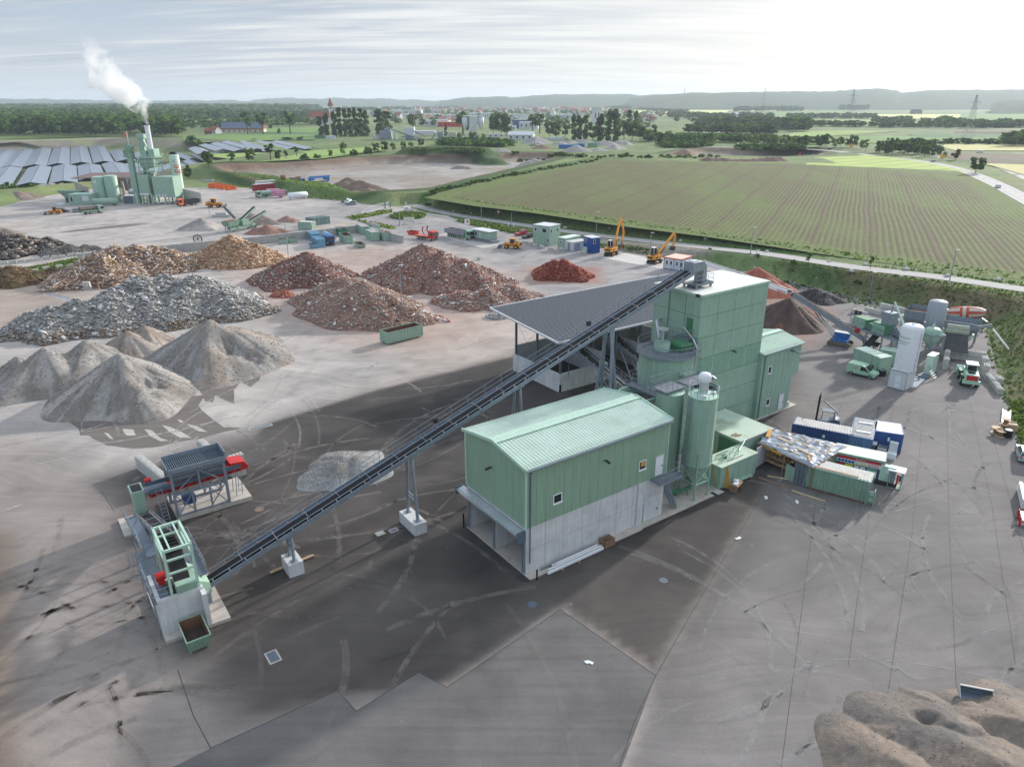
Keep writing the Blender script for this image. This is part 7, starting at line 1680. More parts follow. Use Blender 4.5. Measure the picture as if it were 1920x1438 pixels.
def blk(p,rz,lab,grp,L=1.6,w=.8,h=.8,mat=None,z=0.0):
 global BLK
 key=(round(L,1),h)
 if key not in BLK:
  o=thing('concrete_block',lab,'concrete block',p,rz,grp);m=MB();m.box(-L/2,L/2,-w/2,w/2,0,h);b=m.build('body',mat or M_block,o)
  m=MB();n=max(1,round(L/.4));
  for i in range(n):x=-L/2+L*(i+.5)/n;
  for i in range(n):
   x=-L/2+L*(i+.5)/n;m.hexa([(x-.14,-.3,h),(x+.14,-.3,h),(x+.14,.3,h),(x-.14,.3,h)],[(x-.09,-.25,h+.1),(x+.09,-.25,h+.1),(x+.09,.25,h+.1),(x-.09,.25,h+.1)])
  m.build('stud',mat or M_block,b);BLK[key]=o;o.location.z=z;return o
 o=dup(BLK[key],(p[0],p[1],z),rz,lab,grp);return o
BLK={}
ordn=['first','second','third','fourth','fifth','sixth','seventh','eighth','ninth','tenth','eleventh','twelfth','thirteenth','fourteenth']
gA='white blocks in a row before the dark asphalt heap'
for i,(px,py)in enumerate([(7,496),(24,494),(40,493),(56,491),(71,489),(87,486.5),(103,485.5),(117,484),(133,481),(147.5,480),(164,478.5),(176,476.5)]):
 blk(G(px,py),head((7,496),(164,478)),'%s white concrete block from the left in the row before the dark asphalt heap'%ordn[i],gA)
gB='blocks among the compost heaps'
for px,py,lab in((66,511,'white concrete block between the two compost heaps'),(87,506,'half hidden concrete block behind the small earth heap'),(112,503,'concrete block on the grass right of the small earth heap'),(134,501,'concrete block on the grass left of the long block wall')):blk(G(px,py),head((60,511),(134,499)),lab,gB)
o=blk(G(53,531),.6,'white concrete block standing on end before the compost heap',gB,.8,.8,1.6)
blk(G(165,543),.1,'lower of two stacked grey blocks at the foot of the mixed wood heap',gB);blk(G(164,543),.1,'upper of two stacked grey blocks at the foot of the mixed wood heap',gB,z=.9)
for px,py,lab in((415,534,'single white block beside the long concrete rubble heap'),(635,499,'small white block behind the dark red brick heap'),(897.6,488,'single white block on the empty asphalt near the weigh office')):blk(G(px,py),.2,lab,'single blocks on the yard',.8)
gC='blocks lined up before the site offices'
for i,(px,py)in enumerate([(984,457.5),(993.5,460),(1003,463),(1016,466),(1032,470),(1043,473),(1053,470.5)]):blk(G(px,py),head((984,457),(1043,473)),'%s concrete block from the left in the line before the site offices'%ordn[i],gC,2.0 if i in(3,)else 1.6,h=.8)
gD='stacked blocks at the hopper feeder'
names=iter(['%s stacked block of the left stepped wall at the hopper feeder'%w for w in ordn]+['%s block of the far stepped wall at the hopper feeder'%w for w in ordn])
for i in range(5):
 p=PU(-24.4+.28*i,42.2-1.45*i);blk(p,TH-1.38,next(names),gD,z=0)
for i in range(5):
 p=PU(-24.4+.28*i,42.0-1.45*i);blk(p,TH-1.38,next(names),gD,z=.9)
names=iter(['%s block of the small far wall at the hopper feeder'%w for w in ordn])
for z in(0,.9):
 for i in range(3):blk(PU(-17.5+.15*i,42.2-1.4*i),TH-1.38,next(names),gD,z=z)
names=iter(['%s block at the right end of the red feeder'%w for w in ordn])
for z in(0,.9,1.8):blk(PU(-15.7,34.3),TH+.1,next(names),gD,z=z)
gE='blocks of the gravel bays on the right'
lists=[('block of the rear row nearest the black heap',[(1604,588),(1611,590),(1618,592)],0),('block of the rear row beside the dark sand',[(1629,585),(1637,587),(1644,589)],0),('block of the rear row next to the grey hopper',[(1656,585),(1666,587.5),(1676,590),(1686,592)],1),('block of the front row near the mobile conveyor',[(1576,609),(1587,612)],0),('block of the front row behind the green mixer',[(1601,611),(1612,614)],1),('block of the tall row behind the green mixer',[(1627,610),(1638,613),(1649,616)],1),('pale block sloping towards the grey hopper',[(1680,615),(1690,607)],1),('block of the wall in front of the mixer truck',[(1757,612),(1768,614),(1779,616)],0),('block behind the grey silo',[(1751,628),(1763,632)],1),('block of the bay wall left of the black rubber apron',[(1771,690),(1773,676),(1772,664)],1),('block of the bay back wall',[(1788,672),(1799,673),(1811,675),(1823,677),(1834,678.5)],1),('block of the side wall near the grass slope',[(1843,689),(1846,703)],1),('loose block along the grass slope',[(1852,712),(1858,718),(1872,717),(1866,728),(1872,736)],0)]
for base,pts,two in lists:
 rz=head(pts[0],pts[-1])
 for i,q in enumerate(pts):
  p=G(*q);blk(p,rz,'%s %s'%(ordn[i],base),gE,mat=M_concwarm)
  if two:blk(p,rz,'upper %s %s'%(ordn[i],base),gE,z=.9)
def block_wall():
 top=[(148,493),(308,476),(480,459),(655,438),(676,436)];pts=[G(x,y)for x,y in top]+[G(755,457)]
 o=thing('block_wall','long grey wall of stacked concrete blocks behind wood heaps and containers','wall',pts[0],0);m=MB();j=MB()
 for a,b in zip(pts[:-1],pts[1:]):
  a=a-pts[0];b=b-pts[0];L=(b-a).length;n=max(1,round(L/1.6));d=(b-a).normalized()
  for row in range(3):
   k0=0
   for i in range(n+(row%2)):
    f0=max(0,(i-.5*(row%2))/n);f1=min(1,(i+1-.5*(row%2))/n)
    m.beam(a.lerp(b,f0)+d*.015+Vector((0,0,.4+.8*row)),a.lerp(b,f1)-d*.015+Vector((0,0,.4+.8*row)),.8,.775)
 m.build('masonry',M('lego_wall',srgb(172,172,168),.9,var=.22,scale=.35,streak=.15,dirt=srgb(120,114,104),dirtamt=.4),o)
block_wall()
LP={}
def lamp(b,t,lab,z=0.0,headed=True,r=.11,grp='lamp posts',arm=0.0):
 p=G(*b,z);h=max(2.0,HT(b[0],b[1],t[1],z));o=thing('lamp_post',lab,'lamp post',p,rnd.uniform(-.4,.4),grp)
 m=MB();m.smooth=True;m.tube((0,0,0),(0,0,h),r,8,r*.6);m.build('pole',M_steel,o)
 if headed:m=MB();m.box(-.1,.75,-.16,.16,h,h+.12);m.build('lamp_head',M_whited,o)
 m=MB();m.box(-.25,.25,-.25,.25,0,.3);m.build('footing',M_concwarm,o)
 return o
o=lamp((755,603),(750,498),'tall grey lamp post rising in front of the brick heaps above the open container');m=MB();m.box(-.2,.2,-.3,-.1,.3,1.3);m.build('switch_box',M_whited,o)
lamp((541,482),(538,414),'thin lamp post between the pale timber heap and the walled bay',headed=False);lamp((749.7,424),(748.5,398),'thick white lamp mast beside the traffic island',r=.2,headed=False)
lamp((902.6,419),(902.6,378),'lamp post on the field bank behind the weigh office',.1);lamp((959,436),(959,399),'lamp post beside the barrier left of the red car',headed=False);lamp((1117.4,445),(1120.4,398),'lamp post behind the blue cabin by the road',.3)
lamp((1218.6,477),(1220.6,437),'lamp post between the two material handlers',.3);lamp((1407,476),(1412,427),'lamp post at the field edge above the red grit cone',3);lamp((1415,503),(1418,470),'short lamp post right behind the red grit cone',1.5);lamp((1629,560),(1637,511),'lamp post at the foot of the weedy bank',0);lamp((1779,532),(1793,469),'lamp post on the service road at the right',4)
o=thing('road_sign','round red and white traffic sign on the road verge','sign',G(934.6,412,.1));m=MB();m.tube((0,0,0),(0,0,2.6),.05,6);m.build('post',M_steel,o);m=MB();m.lathe([(.01,-.02),(.5,-.02),(.5,.02),(.01,.02)],(0,0,2.8),18,'y');p_=m.build('disc',M_red,o);m=MB();m.lathe([(.01,-.03),(.33,-.03),(.33,-.02)],(0,0,2.8),18,'y');m.build('face',M_white,p_)
o=thing('sign_board','white board with red emblem behind the green tipper truck','sign',G(876,426));m=MB();m.tube((-.8,0,0),(-.8,0,2.6),.08,6);m.build('post',M_white,o);m=MB();m.box(-.9,.9,-.05,.05,.9,2.7);b_=m.build('board',M_white,o);m=MB();m.box(-.2,.5,-.07,-.05,1.5,2.3);m.build('emblem',M_orange,b_)
o=thing('sign_board','cream blank billboard on low legs beside the traffic island','sign',G(767,420),.03);m=MB();m.box(-1.9,1.9,-.06,.06,.5,2.3);m.build('board',M('cream_board',srgb(216,208,196),.6),o);m=MB();m.box(-1.7,-1.6,-.1,.1,0,.5);m.box(1.6,1.7,-.1,.1,0,.5);m.build('leg',M_lamp,o)
o=thing('yellow_road_sign','yellow place sign beside the main road bend','sign',G(1766,301,4));m=MB();m.tube((0,0,0),(0,0,1.6),.08,6);m.build('post',M_steel,o);m=MB();m.box(-1.6,1.6,-.05,.05,1.4,3.6);m.build('board',M('sign_yellow',srgb(236,176,44),.5),o)
o=thing('yellow_road_sign','yellow place sign among the far roadside trees','sign',G(1595,279,4));m=MB();m.tube((0,0,0),(0,0,1.6),.08,6);m.build('post',M_steel,o);m=MB();m.box(-1.8,1.8,-.05,.05,1.2,3.6);m.build('board',M('sign_yellow',srgb(236,176,44),.5),o)
for px,lab in((952.7,'white barrier post left of the pair behind the red car'),(962.7,'white barrier post right of the pair behind the red car')):
 o=thing('barrier_post',lab,'barrier post',G(px,428),0,'barrier posts');m=MB();m.tube((0,0,0),(0,0,1.6),.16,8);m.build('post',M_white,o);m=MB();m.box(-.4,.4,-.4,.4,0,.2);m.build('foot',M_concwarm,o)
A,B=G(676,402),G(731,389);o=thing('sliding_gate','white cantilever sliding gate with sloping end at the yard entrance','gate',A,ang(A,B));L=(B-A).length
m=MB();s0=L*.28
m.beam((0,0,.3),(L,0,.3),.2,.3);m.beam((s0,0,2.2),(L,0,2.2),.12,.14);m.beam((0,0,.4),(s0,0,2.2),.12,.12)
for i in range(46):x=L*(i+.5)/46;m.box(x-.04,x+.04,-.03,.03,.4,min(2.2,.4+1.8*x/s0))
m.build('gate_leaf',M_whited,o);m=MB();m.box(L*.82-.15,L*.82+.15,-.4,-.1,0,2.5);m.box(L-.15,L+.15,-.4,-.1,0,2.4);m.build('gate_post',M_steeldk,o)
box_thing('white_cabinet','small white roofed cabinet on the far side of the traffic island','cabinet',G(763,396),0,[('body',M_whited,[(-.9,.9,-.6,.6,0,1.5)]),('roof',M_white,[(-1.2,1.2,-.9,.9,1.5,1.7)])])
box_thing('meter_post','pale square meter post behind the white cabinet','post',G(761,389),0,[('post',M_concwarm,[(-.35,.35,-.3,.3,0,1.9)]),('cap',M_whited,[(-.42,.42,-.36,.36,1.9,2.0)])])
def tufts(name,pts_fn,n,hgt,cols,sx=.35,mat=None,seed=1,kind='stuff',label=None):
 """many small upright blades and leaf clumps"""
 rs=np.random.RandomState(seed);P=pts_fn(rs,n);n=len(P)
 a=rs.uniform(0,6.28,n);h_=hgt*rs.uniform(.4,1.2,n);w_=sx*rs.uniform(.5,1.3,n);lean=rs.uniform(-.3,.3,(n,2))*h_[:,None]
 dx,dy=np.cos(a)*w_,np.sin(a)*w_
 V=np.stack([np.stack([P[:,0]-dx,P[:,1]-dy,P[:,2]],-1),np.stack([P[:,0]+dx,P[:,1]+dy,P[:,2]],-1),np.stack([P[:,0]+dx*.7+lean[:,0],P[:,1]+dy*.7+lean[:,1],P[:,2]+h_],-1),np.stack([P[:,0]-dx*.7+lean[:,0],P[:,1]-dy*.7+lean[:,1],P[:,2]+h_*.9],-1)],1).reshape(-1,3)
 c=np.array([cl(*k)for k in cols])[rs.randint(0,len(cols),n)]*rs.uniform(.7,1.2,(n,1))
 o=np_mesh(name,V,np.arange(4*n).reshape(-1,4),M_leaf,cols=np.repeat(c,4,0));tag(o,label,kind=kind)
 return o
M_leaf=MV('leaves',.9,(1.35,1.35,1.25),var=.15,scale=.6,leaf=True)
GC=[(96,116,62),(80,100,52),(116,132,76),(68,88,46)]
def ell(cx,cy,rx,ry):
 c=G(cx,cy);ex=(G(cx+rx,cy)-c).length;ey=(G(cx,cy-ry)-c).length
 def f(rs,n):t=rs.uniform(0,6.28,n);r=np.sqrt(rs.rand(n));return np.stack([c.x+ex*r*np.cos(t),c.y+ey*r*np.sin(t),np.full(n,.0)],-1)
 return f
tufts('grass',ell(764,406,33,6),900,1.0,GC,.4)
def polyfn(pts,z=0.0):
 P=W(pts,z);xs=[p.x for p in P];ys=[p.y for p in P]
 def f(rs,n):
  X=rs.uniform(min(xs),max(xs),n*4);Y=rs.uniform(min(ys),max(ys),n*4);k=(sd_poly(X,Y,P)<0)&(seg_field(X,Y,road_pts)[0]>3.6);X,Y=X[k][:n],Y[k][:n]
  return np.stack([X,Y,height(X,Y)[0]],-1)
 return f
tufts('grass',polyfn([(648,408),(735,393),(735,399),(665,412),(720,422),(740,426),(735,430),(700,424)]),700,.7,GC+[(150,150,96)],.4,seed=2)
tufts('grass',polyfn([(850,414),(900,418),(960,429),(1000,437),(990,443),(950,436),(900,427)]),900,.8,GC,.4,seed=3)
tufts('grass',polyfn([(50,503),(145,484),(150,498),(60,517)]),900,.5,GC[:3],.4,seed=4)
tufts('grass',polyfn([(1120,459),(1200,472),(1240,478),(1238,483),(1180,472),(1120,464)]),500,.5,GC,.4,seed=5)
for q in([(648,408),(735,393),(735,399),(665,412)],[(690,414),(720,420),(745,427),(738,431),(700,424)],[(850,414),(900,418),(960,429),(1000,437),(990,443),(950,436),(900,427)],[(50,503),(145,484),(150,498),(60,517)],[(1120,459),(1240,478),(1238,483),(1120,464)]):
 flat('grass_verge',q,field_mat('verge_green',srgb(112,132,76),srgb(96,112,66),.2),.006)
o=flat('grass_verge',[(764+34*math.cos(t),406+6.5*math.sin(t))for t in[2*math.pi*i/24 for i in range(24)]],field_mat('verge_green2',srgb(112,132,76),srgb(96,112,66),.2),.006)
flat('concrete_slab',[(1125,483),(1163,478),(1172,474),(1245,490),(1258,500),(1246,505)],asphalt('pale_slab',srgb(196,192,186),.06),.005);flat('weighbridge',[(822,441),(840,437),(935,455),(960,455),(905,466)],asphalt('weigh_slab',srgb(178,172,166),.08),.005)
flat('concrete_slab',[(1690,728),(1716,706),(1737,709),(1718,726)],asphalt('white_slab',srgb(206,208,210),.04),.006)
m=MB();m.smooth=True;P=[G(x,y,.06)for x,y in[(1706,711),(1716,707.5),(1724,710),(1722,713),(1712,714),(1704,714)]];m.tubes([(p.x,p.y,.06)for p in P],.06,6);tag(m.build('hose',M_black),'black hose curled on the white slab beside the white tank','hose')
o=thing('cable_reel','black spoked steel wheel standing near the block wall','wheel',G(372,457),0);o.scale=(.68,)*3;m=MB();m.smooth=True;m.lathe([(1.75,-.3),(2.0,-.3),(2.0,.3),(1.75,.3),(1.75,-.3)],(0,0,2.0),28,'y');m.build('rim',M_black,o);m=MB()
for i in range(8):t=math.pi*i/4;m.beam((0,0,2.0),(1.8*math.cos(t),0,2.0+1.8*math.sin(t)),.14,.2)
m.build('spoke',M_steeldk,o)
o=thing('block_frame','low grey block wall with thin scaffold posts near the orange loader','frame',G(413,407));m=MB();m.box(-3,4,-.4,.4,0,.8);m.box(-1.5,2.5,-.4,.4,.8,1.6);m.build('wall',M_block,o);m=MB()
for x in(-3.8,4.2):m.box(x-.06,x+.06,-.06,.06,0,3.4)
m.box(-3.8,4.2,-.05,.05,2.4,2.46);m.build('scaffold_post',M_steel,o)
for i,(px,py)in enumerate([(401,352.5),(409,353),(417,354),(424,355),(433,356.5)]):
 o=thing('orange_bin','%s orange open bin from the left in the row by the berm'%ordn[i],'skip',G(px,py),head((430,357),(450,355)),'orange bins by the berm');skip(o,5.2,2.0,2.2-.1*i,.25,None,M_orange,M('dusty_orange',srgb(190,100,60),.7))
 if i==4:lettering(o,'Mengele',.7,(.2,-1.02,1.2),(math.pi/2,0,0),M_wine)
o=thing('barrel_tank','small white concrete trough lying by the berm','trough',G(391,341),.1);m=MB();m.box(-2.6,2.6,-.8,.8,0,1.2);m.build('body',M_offwhite,o);m=MB();m.box(-2.4,2.4,-.6,.6,1.2,1.25);m.build('inside',M_dark,o)
sc_=thing('screening_machine','pale green mobile screening machine with raised conveyor arms among the soil heaps','machine',G(452,432),head((430,436),(490,424)))
m=MB();m.hexa([(-6,-1.2,2.0),(-2,-1.2,2.0),(-2,1.2,2.0),(-6,1.2,2.0)],[(-6.6,-1.7,3.6),(-1.6,-1.7,3.6),(-1.6,1.7,3.6),(-6.6,1.7,3.6)]);hp_=m.build('feed_hopper',M_greenold,sc_);m=MB();m.box(-6.2,-2,-1.3,1.3,3.6,3.75);m.build('hopper_load',M_rust,hp_)
for p_,q_,nm in(((-3,.3,1.4),(7.5,.3,6.6),'main_conveyor'),((2,-.5,2.0),(11,-1,4.8),'side_conveyor'),((-1,1,4.0),(-4.5,1.5,8.2),'tail_conveyor')):
 m=MB();m.beam(p_,q_,1.1,.5);c_=m.build(nm,M_greenold if 'tail' not in nm else M_steeldk,sc_);m=MB();m.beam(Vector(p_)+Vector((0,0,.3)),Vector(q_)+Vector((0,0,.3)),.8,.06);m.build('belt',M_black,c_)
m=MB();m.box(-5,6,-.9,.9,.8,1.6);m.box(0,3,-1.2,1.2,1.6,3.4);m.build('chassis',M_greenold,sc_);m=MB()
for x in(-5.5,-2,4):m.box(x-.1,x+.1,-1.2,-1.0,0,2.2);m.box(x-.1,x+.1,1.0,1.2,0,2.2)
m.build('leg',M_greenold,sc_)
for s_ in(-1,1):wheel(sc_,4.6,s_*1.1,.5,.4);wheel(sc_,5.8,s_*1.1,.5,.4)
wt=thing('white_tank','tall white cylindrical tank with small printed logo on a white panelled cabin','tank',G(1695,734),ang(G(1662.7,725),G(1695,734)))
a_=(G(1695,734)-G(1662.7,725)).length;b_=(G(1707,725)-G(1695,734)).length;hb2=HT(1695,734,700)
m=MB();m.box(-a_,0,0,3.0,.08,hb2);cbn=m.build('cabin',M_whited,wt);m=MB();m.box(-a_*.62,-a_*.28,-.05,0,.2,hb2*.72);d_=m.build('door',M_white,cbn);m=MB();m.box(-a_*.6,-a_*.3,-.06,-.05,hb2*.36,hb2*.38);m.build('door_rail',M_steel,d_);m=MB();m.box(-.03,.03,-.03,.03,.08,hb2);m.box(-a_-.03,-a_+.03,-.03,.03,.08,hb2);m.box(-a_,0,-.02,0,hb2-.1,hb2+.03);m.build('edge_trim',M_steel,cbn)
hT=HT(1698,730,612);rT=1.5;cT=(-a_/2+.1,1.55)
m=MB();m.smooth=True;m.lathe([(rT,hb2+.003),(rT,hT-.6),(rT*.93,hT-.3),(rT*.75,hT-.1),(rT*.4,hT),(.01,hT+.03)],(cT[0],cT[1],0),40);vs_=m.build('vessel',M_white,wt)
m=MB();m.tube((cT[0]+rT+.05,cT[1]-.35,hb2),(cT[0]+rT+.05,cT[1]-.35,hT-.9),.06)
for k in range(4):m.box(cT[0]+rT-.1,cT[0]+rT+.15,cT[1]-.45,cT[1]-.25,hb2+1+k*2.2,hb2+1.15+k*2.2)
m.build('riser_pipe',M_whited,vs_);m=MB();m.tube((cT[0],cT[1],hT),(cT[0],cT[1],hT+.1),.25,12);m.build('top_flange',M_steel,vs_)
def curved_text(root,txt,size,z,ang0,mat,r):
 o=lettering(root,txt,size,(0,0,0),(0,0,0),mat)
 for v in o.data.vertices:
  x,y,zz=v.co;t=ang0+x/r;rr_=r+.012+zz;v.co=(cT[0]+rr_*math.cos(t),cT[1]+rr_*math.sin(t),z+y)
 return o
aF=math.atan2(-.94,-.33)
curved_text(vs_,'OptimalMix',.42,hT-1.85,aF,M('logo_green',srgb(96,150,110),.5),rT);curved_text(vs_,'Schaummittel Bindemittel',.21,hT-2.45,aF,M_dktext,rT);curved_text(vs_,'Anlagen und mehr',.21,hT-2.8,aF,M_dktext,rT)
gs_=thing('silo','plain grey metal silo on short legs behind the white tank','silo',G(1741,652),.3);hG=HT(1741,652,566);m=MB();m.smooth=True;m.lathe([(.4,1.2),(1.45,3.0),(1.45,hG),(1.1,hG+.2),(.01,hG+.3)],(0,0,0),40);m.build('shell',M('dull_zinc',srgb(150,157,164),.5,.1,var=.08,scale=.6),gs_)
for a in range(4):t=a*math.pi/2+.4;m=MB();m.tube((1.35*math.cos(t),1.35*math.sin(t),0),(1.35*math.cos(t),1.35*math.sin(t),4),.13,8);m.build('leg',M_steel,gs_)
sg=thing('silo','small green hopper silo in a steel frame beside the white tank','silo',G(1738,672),.25);m=MB();m.smooth=True;m.lathe([(.25,1.8),(1.25,3.4),(1.25,5.0),(.9,5.3),(.01,5.35)],(0,0,0),28);m.build('shell',M_green,sg);m=MB()
for x in(-1.35,1.35):
 for y in(-1.35,1.35):m.box(x-.07,x+.07,y-.07,y+.07,0,4.4)
for z in(2.2,4.3):
 m.box(-1.4,1.4,-1.42,-1.3,z,z+.12);m.box(-1.4,1.4,1.3,1.42,z,z+.12);m.box(-1.42,-1.3,-1.3,1.3,z,z+.12);m.box(1.3,1.42,-1.3,1.3,z,z+.12)
m.build('frame',M_steel,sg);m=MB();m.tube((.2,.3,5.3),(.2,.3,6.1),.2,10);m.build('filter',M_offwhite,sg);m=MB();m.tube((.2,.3,6.1),(.2,.3,6.35),.16,10);m.build('cap',M_blueb,sg)
o=box_thing('control_cabin','narrow green control cabinet on a skid at the foot of the small silo','cabinet',G(1740,702),head((1735,704),(1748,698))+.1,[('body',M_greenpale,[(-.8,1.6,-.5,.5,.3,3.2)]),('roof',M_whited,[(-.85,1.65,-.55,.55,3.2,3.3)]),('skid',M_steeldk,[(-2.6,1.8,-.7,.7,.05,.3)])]);m=MB()
for i in range(6):m.box(-2.3+.0*i,-1.1,-1.6+.25*i,-1.4+.25*i,.3+.28*i,.36+.28*i)
m.build('steps',M_steel,o)
p,r=along((1597,684),(1645,704),5.6,2.4);o=container(p,r,(G(1597,684)-G(1645,704)).length,2.4,2.9,M_green,'green machine container with pale panelled roof behind the green van',roof=M_greenskylit,ribs=4,doors=False,roofribs=True)
m=MB();m.box(1.2,1.7,-1.22,-1.19,.5,1.3);m.box(2.1,2.5,-1.22,-1.19,.4,1.2);m.build('vent_opening',M_dark,o)
box_thing('black_bin','small black bin at the corner of the green machine container','bin',G(1652,705),.2,[('body',M_black,[(-.45,.45,-.4,.4,.05,.95)]),('lid',M_steeldk,[(-.5,.5,-.45,.45,.95,1.05)])])
p,r=along((1655,684),(1676,688),3.4,2.2);container(p,r,3.2,2.2,2.5,M_green,'small green machine box half hidden by the white tank',roof=M_moss,ribs=4,doors=False,roofribs=False)
pug=thing('pug_mill','green twin-shaft mixer full of pipes on a raised steel frame behind the machine container','mixer',G(1640,662),head((1610,640),(1650,655)))
m=MB()
for x in(-1.5,2.0,5.2):
 for y in(-1.2,1.2):m.beam((x,y,0),(x*.92,y*.9,3.6),.18)
m.beam((-1.5,-1.2,.5),(2,-1.2,3.3),.1);m.beam((2,-1.2,.5),(-1.5,-1.2,3.3),.1);m.beam((2,-1.2,.5),(5.2,-1.2,3.3),.1);m.box(-2.6,6.0,-1.5,1.5,3.6,3.75);m.rail([(-2.6,-1.5,3.75),(6,-1.5,3.75)],h=1.0,step=1.1);m.build('frame',M_steel,pug)
m=MB();m.box(-4.8,-1.9,-1.0,1.0,3.9,5.4);m.box(-4.8,-.6,-.9,.9,3.9,5.0);m.box(-.5,2.2,-1.2,1.2,3.8,5.6);m.build('mixer_trough',M_greendk,pug)
m=MB()
for i in range(5):
 for a_ in((-4.6,-2.2,-1.05,4.0+.28*i),(-.4,2.1,-1.27,3.95+.33*i)):m=MB();m.tube((a_[0],a_[2],a_[3]),(a_[1],a_[2],a_[3]),.08,6);m.build('pipe',M_greenpale,pug)
m=MB();m.box(.6,2.3,-.6,1.1,5.6,7.6);m.tube((1.5,.3,7.6),(1.5,.3,8.8),.14,8);m.build('weigh_hopper',M_steel,pug)
m=MB();m.tube((1.8,.2,9.4),(6.6,-.6,4.4),.16,8);m.build('screw_tube',M_greenpale,pug);m=MB();m.tube((3.2,-.4,5.6),(5.4,-.6,3.9),.4,12);m.tube((2.6,.3,4.2),(4.6,.3,4.2),.45,12);m.build('motor',M_steeldk,pug)
m=MB();m.hexa([(-.6,-3.6,.4),(.6,-3.6,.4),(.6,-3.2,.4),(-.6,-3.2,.4)],[(-.3,-.6,3.6),(.9,-.6,3.6),(.9,-.1,3.7),(-.3,-.1,3.7)]);m.build('discharge_belt',M_black,pug);m=MB();m.box(-3.9,-3.1,-1.2,-.9,2.8,3.5);m.build('red_tray',M_red,pug)
m=MB();m.tube((3.2,-2.6,.6),(7.6,-1.6,.6),.3,10);m.tube((4.0,-2.6,1.4),(7.6,-1.8,3.0),.25,10);m.build('feed_screw',M_steel,pug)
def hopper(px,py,rz,lab,L,Wd,z0,z1,load=None,legs=True):
 o=thing('feed_hopper',lab,'hopper',G(px,py),rz);h,w=L/2,Wd/2;zm=z0+(z1-z0)*.45
 m=MB();A=[(-h*.55,-w*.5,z0),(h*.55,-w*.5,z0),(h*.55,w*.5,z0),(-h*.55,w*.5,z0)];B=[(-h,-w,zm),(h,-w,zm),(h,w,zm),(-h,w,zm)];Cc=[(-h,-w,z1-.3),(h,-w,z1-.3),(h,w,z1),(-h,w,z1)]
 for P,Q in((A,B),(B,Cc)):
  for i in range(4):j=(i+1)%4;m.add([P[i],P[j],Q[j],Q[i]],[(0,1,2,3)])
 for i in range(6):x=-h+L*(i+.5)/6;m.box(x-.05,x+.05,-w-.08,-w,zm,z1-.3)
 m.box(-h-.05,h+.05,-w-.08,-w,z1-.36,z1-.28);m.build('hopper_wall',M_steel,o,recalc=False)
 if load:m=MB();m.box(-h+.05,h-.05,-w+.05,w-.05,z1-1.2,z1-.9);m.build('load',load,o)
 if legs:
  for x in(-h*.85,h*.85):
   for y in(-w*.85,w*.85):m=MB();m.box(x-.1,x+.1,y-.1,y+.1,0,zm);m.build('leg',M_steel,o)
 return o
hopper(1712,632,head((1690,625),(1730,632)),'square grey feed hopper of brown grit on steel legs left of the grey silo',3.7,4.2,2.2,5.6,M('brown_grit',srgb(128,96,84),.95,var=.2))
h2=hopper(1797,642,head((1775,620),(1825,628)),'wide grey feed hopper with sloping front in front of the mixer truck',5.4,3.2,1.6,4.3);m=MB();m.beam((-1.5,-1.8,2.2),(4.4,-1.8,4.4),.4,.5);m.build('belt_feeder',M_steel,h2);m=MB();m.beam((4.6,-.6,3.6),(7.6,-1.6,.8),.3,.12);m.beam((4.6,-1.2,3.6),(7.6,-2.2,.8),.3,.12);m.build('ramp_rail',M_offwhite,h2)
ap=thing('rubber_conveyor','black rubber covered chute with folded green cover above the block bay','conveyor',G(1787,676),head((1770,668),(1800,672)))
m=MB();m.hexa([(-1.8,-.4,1.6),(1.8,-.4,1.6),(1.8,.2,1.6),(-1.8,.2,1.6)],[(-1.6,3.6,3.6),(1.6,3.6,3.6),(1.6,3.9,4.2),(-1.6,3.9,4.2)]);m.build('rubber_apron',M('worn_rubber',srgb(66,66,70),.85,var=.25,dirt=srgb(120,110,104),dirtamt=.4),ap)
m=MB();m.smooth=True;m.tube((-1.6,4.2,4.3),(1.6,4.2,4.3),.75,14);m.tube((-1.7,3.7,3.9),(1.7,3.7,3.9),.5,12);m.build('folded_cover',M('olive_tarp',srgb(152,158,140),.8,var=.15),ap)
m=MB()
for s_ in(-1,1):m.beam((s_*2.0,3.4,3.0),(s_*2.3,3.2,4.0),.3,.3);m.beam((s_*1.7,4.6,0),(s_*1.7,4.2,3.6),.14)
m.build('bracket',M_greenpale,ap);m=MB();m.box(-1.7,1.7,3.3,3.5,3.0,3.4);m.build('roller',M_rust,ap)
A,B=G(1624.8,655),G(1481,618);B.z=0;apx=G(1487,549,8.0)
mc=thing('mobile_conveyor','grey mobile stacking conveyor on crawler tracks reaching over the brown grit heap','conveyor',A,ang(A,apx));Lm=math.hypot(apx.x-A.x,apx.y-A.y)
conveyor(mc,(0,0,1.1),(Lm,0,7.4),1.15,0,0,False,2.2,.7,M_steel)
m=MB();m.hexa([(-1.8,-1.1,1.0),(.6,-1.1,1.2),(.6,1.1,1.2),(-1.8,1.1,1.0)],[(-2.2,-1.5,2.0),(.6,-1.3,2.0),(.6,1.3,2.0),(-2.2,1.5,2.0)]);m.build('feed_boot',M_lamp,mc)
xm=Lm*.32
for s_ in(-1,1):m=MB();m.xz([(xm-1.8,.1),(xm+1.8,.1),(xm+2.0,.45),(xm+1.7,.8),(xm-1.7,.8),(xm-2.0,.45)],s_*1.1-.22,s_*1.1+.22);m.build('track',M('dusty_track',srgb(110,98,86),.9,var=.25),mc)
m=MB();m.box(xm-1.3,xm+1.3,-1.0,1.0,.7,1.1);m.box(xm-1.2,xm+1.4,-1.5,-.3,1.1,2.0);eb=m.build('engine_box',M_blueb,mc);m=MB();m.box(xm-1.2,xm+1.4,-1.5,-.3,2.0,2.1);m.build('engine_cover',M_whited,eb)
m=MB()
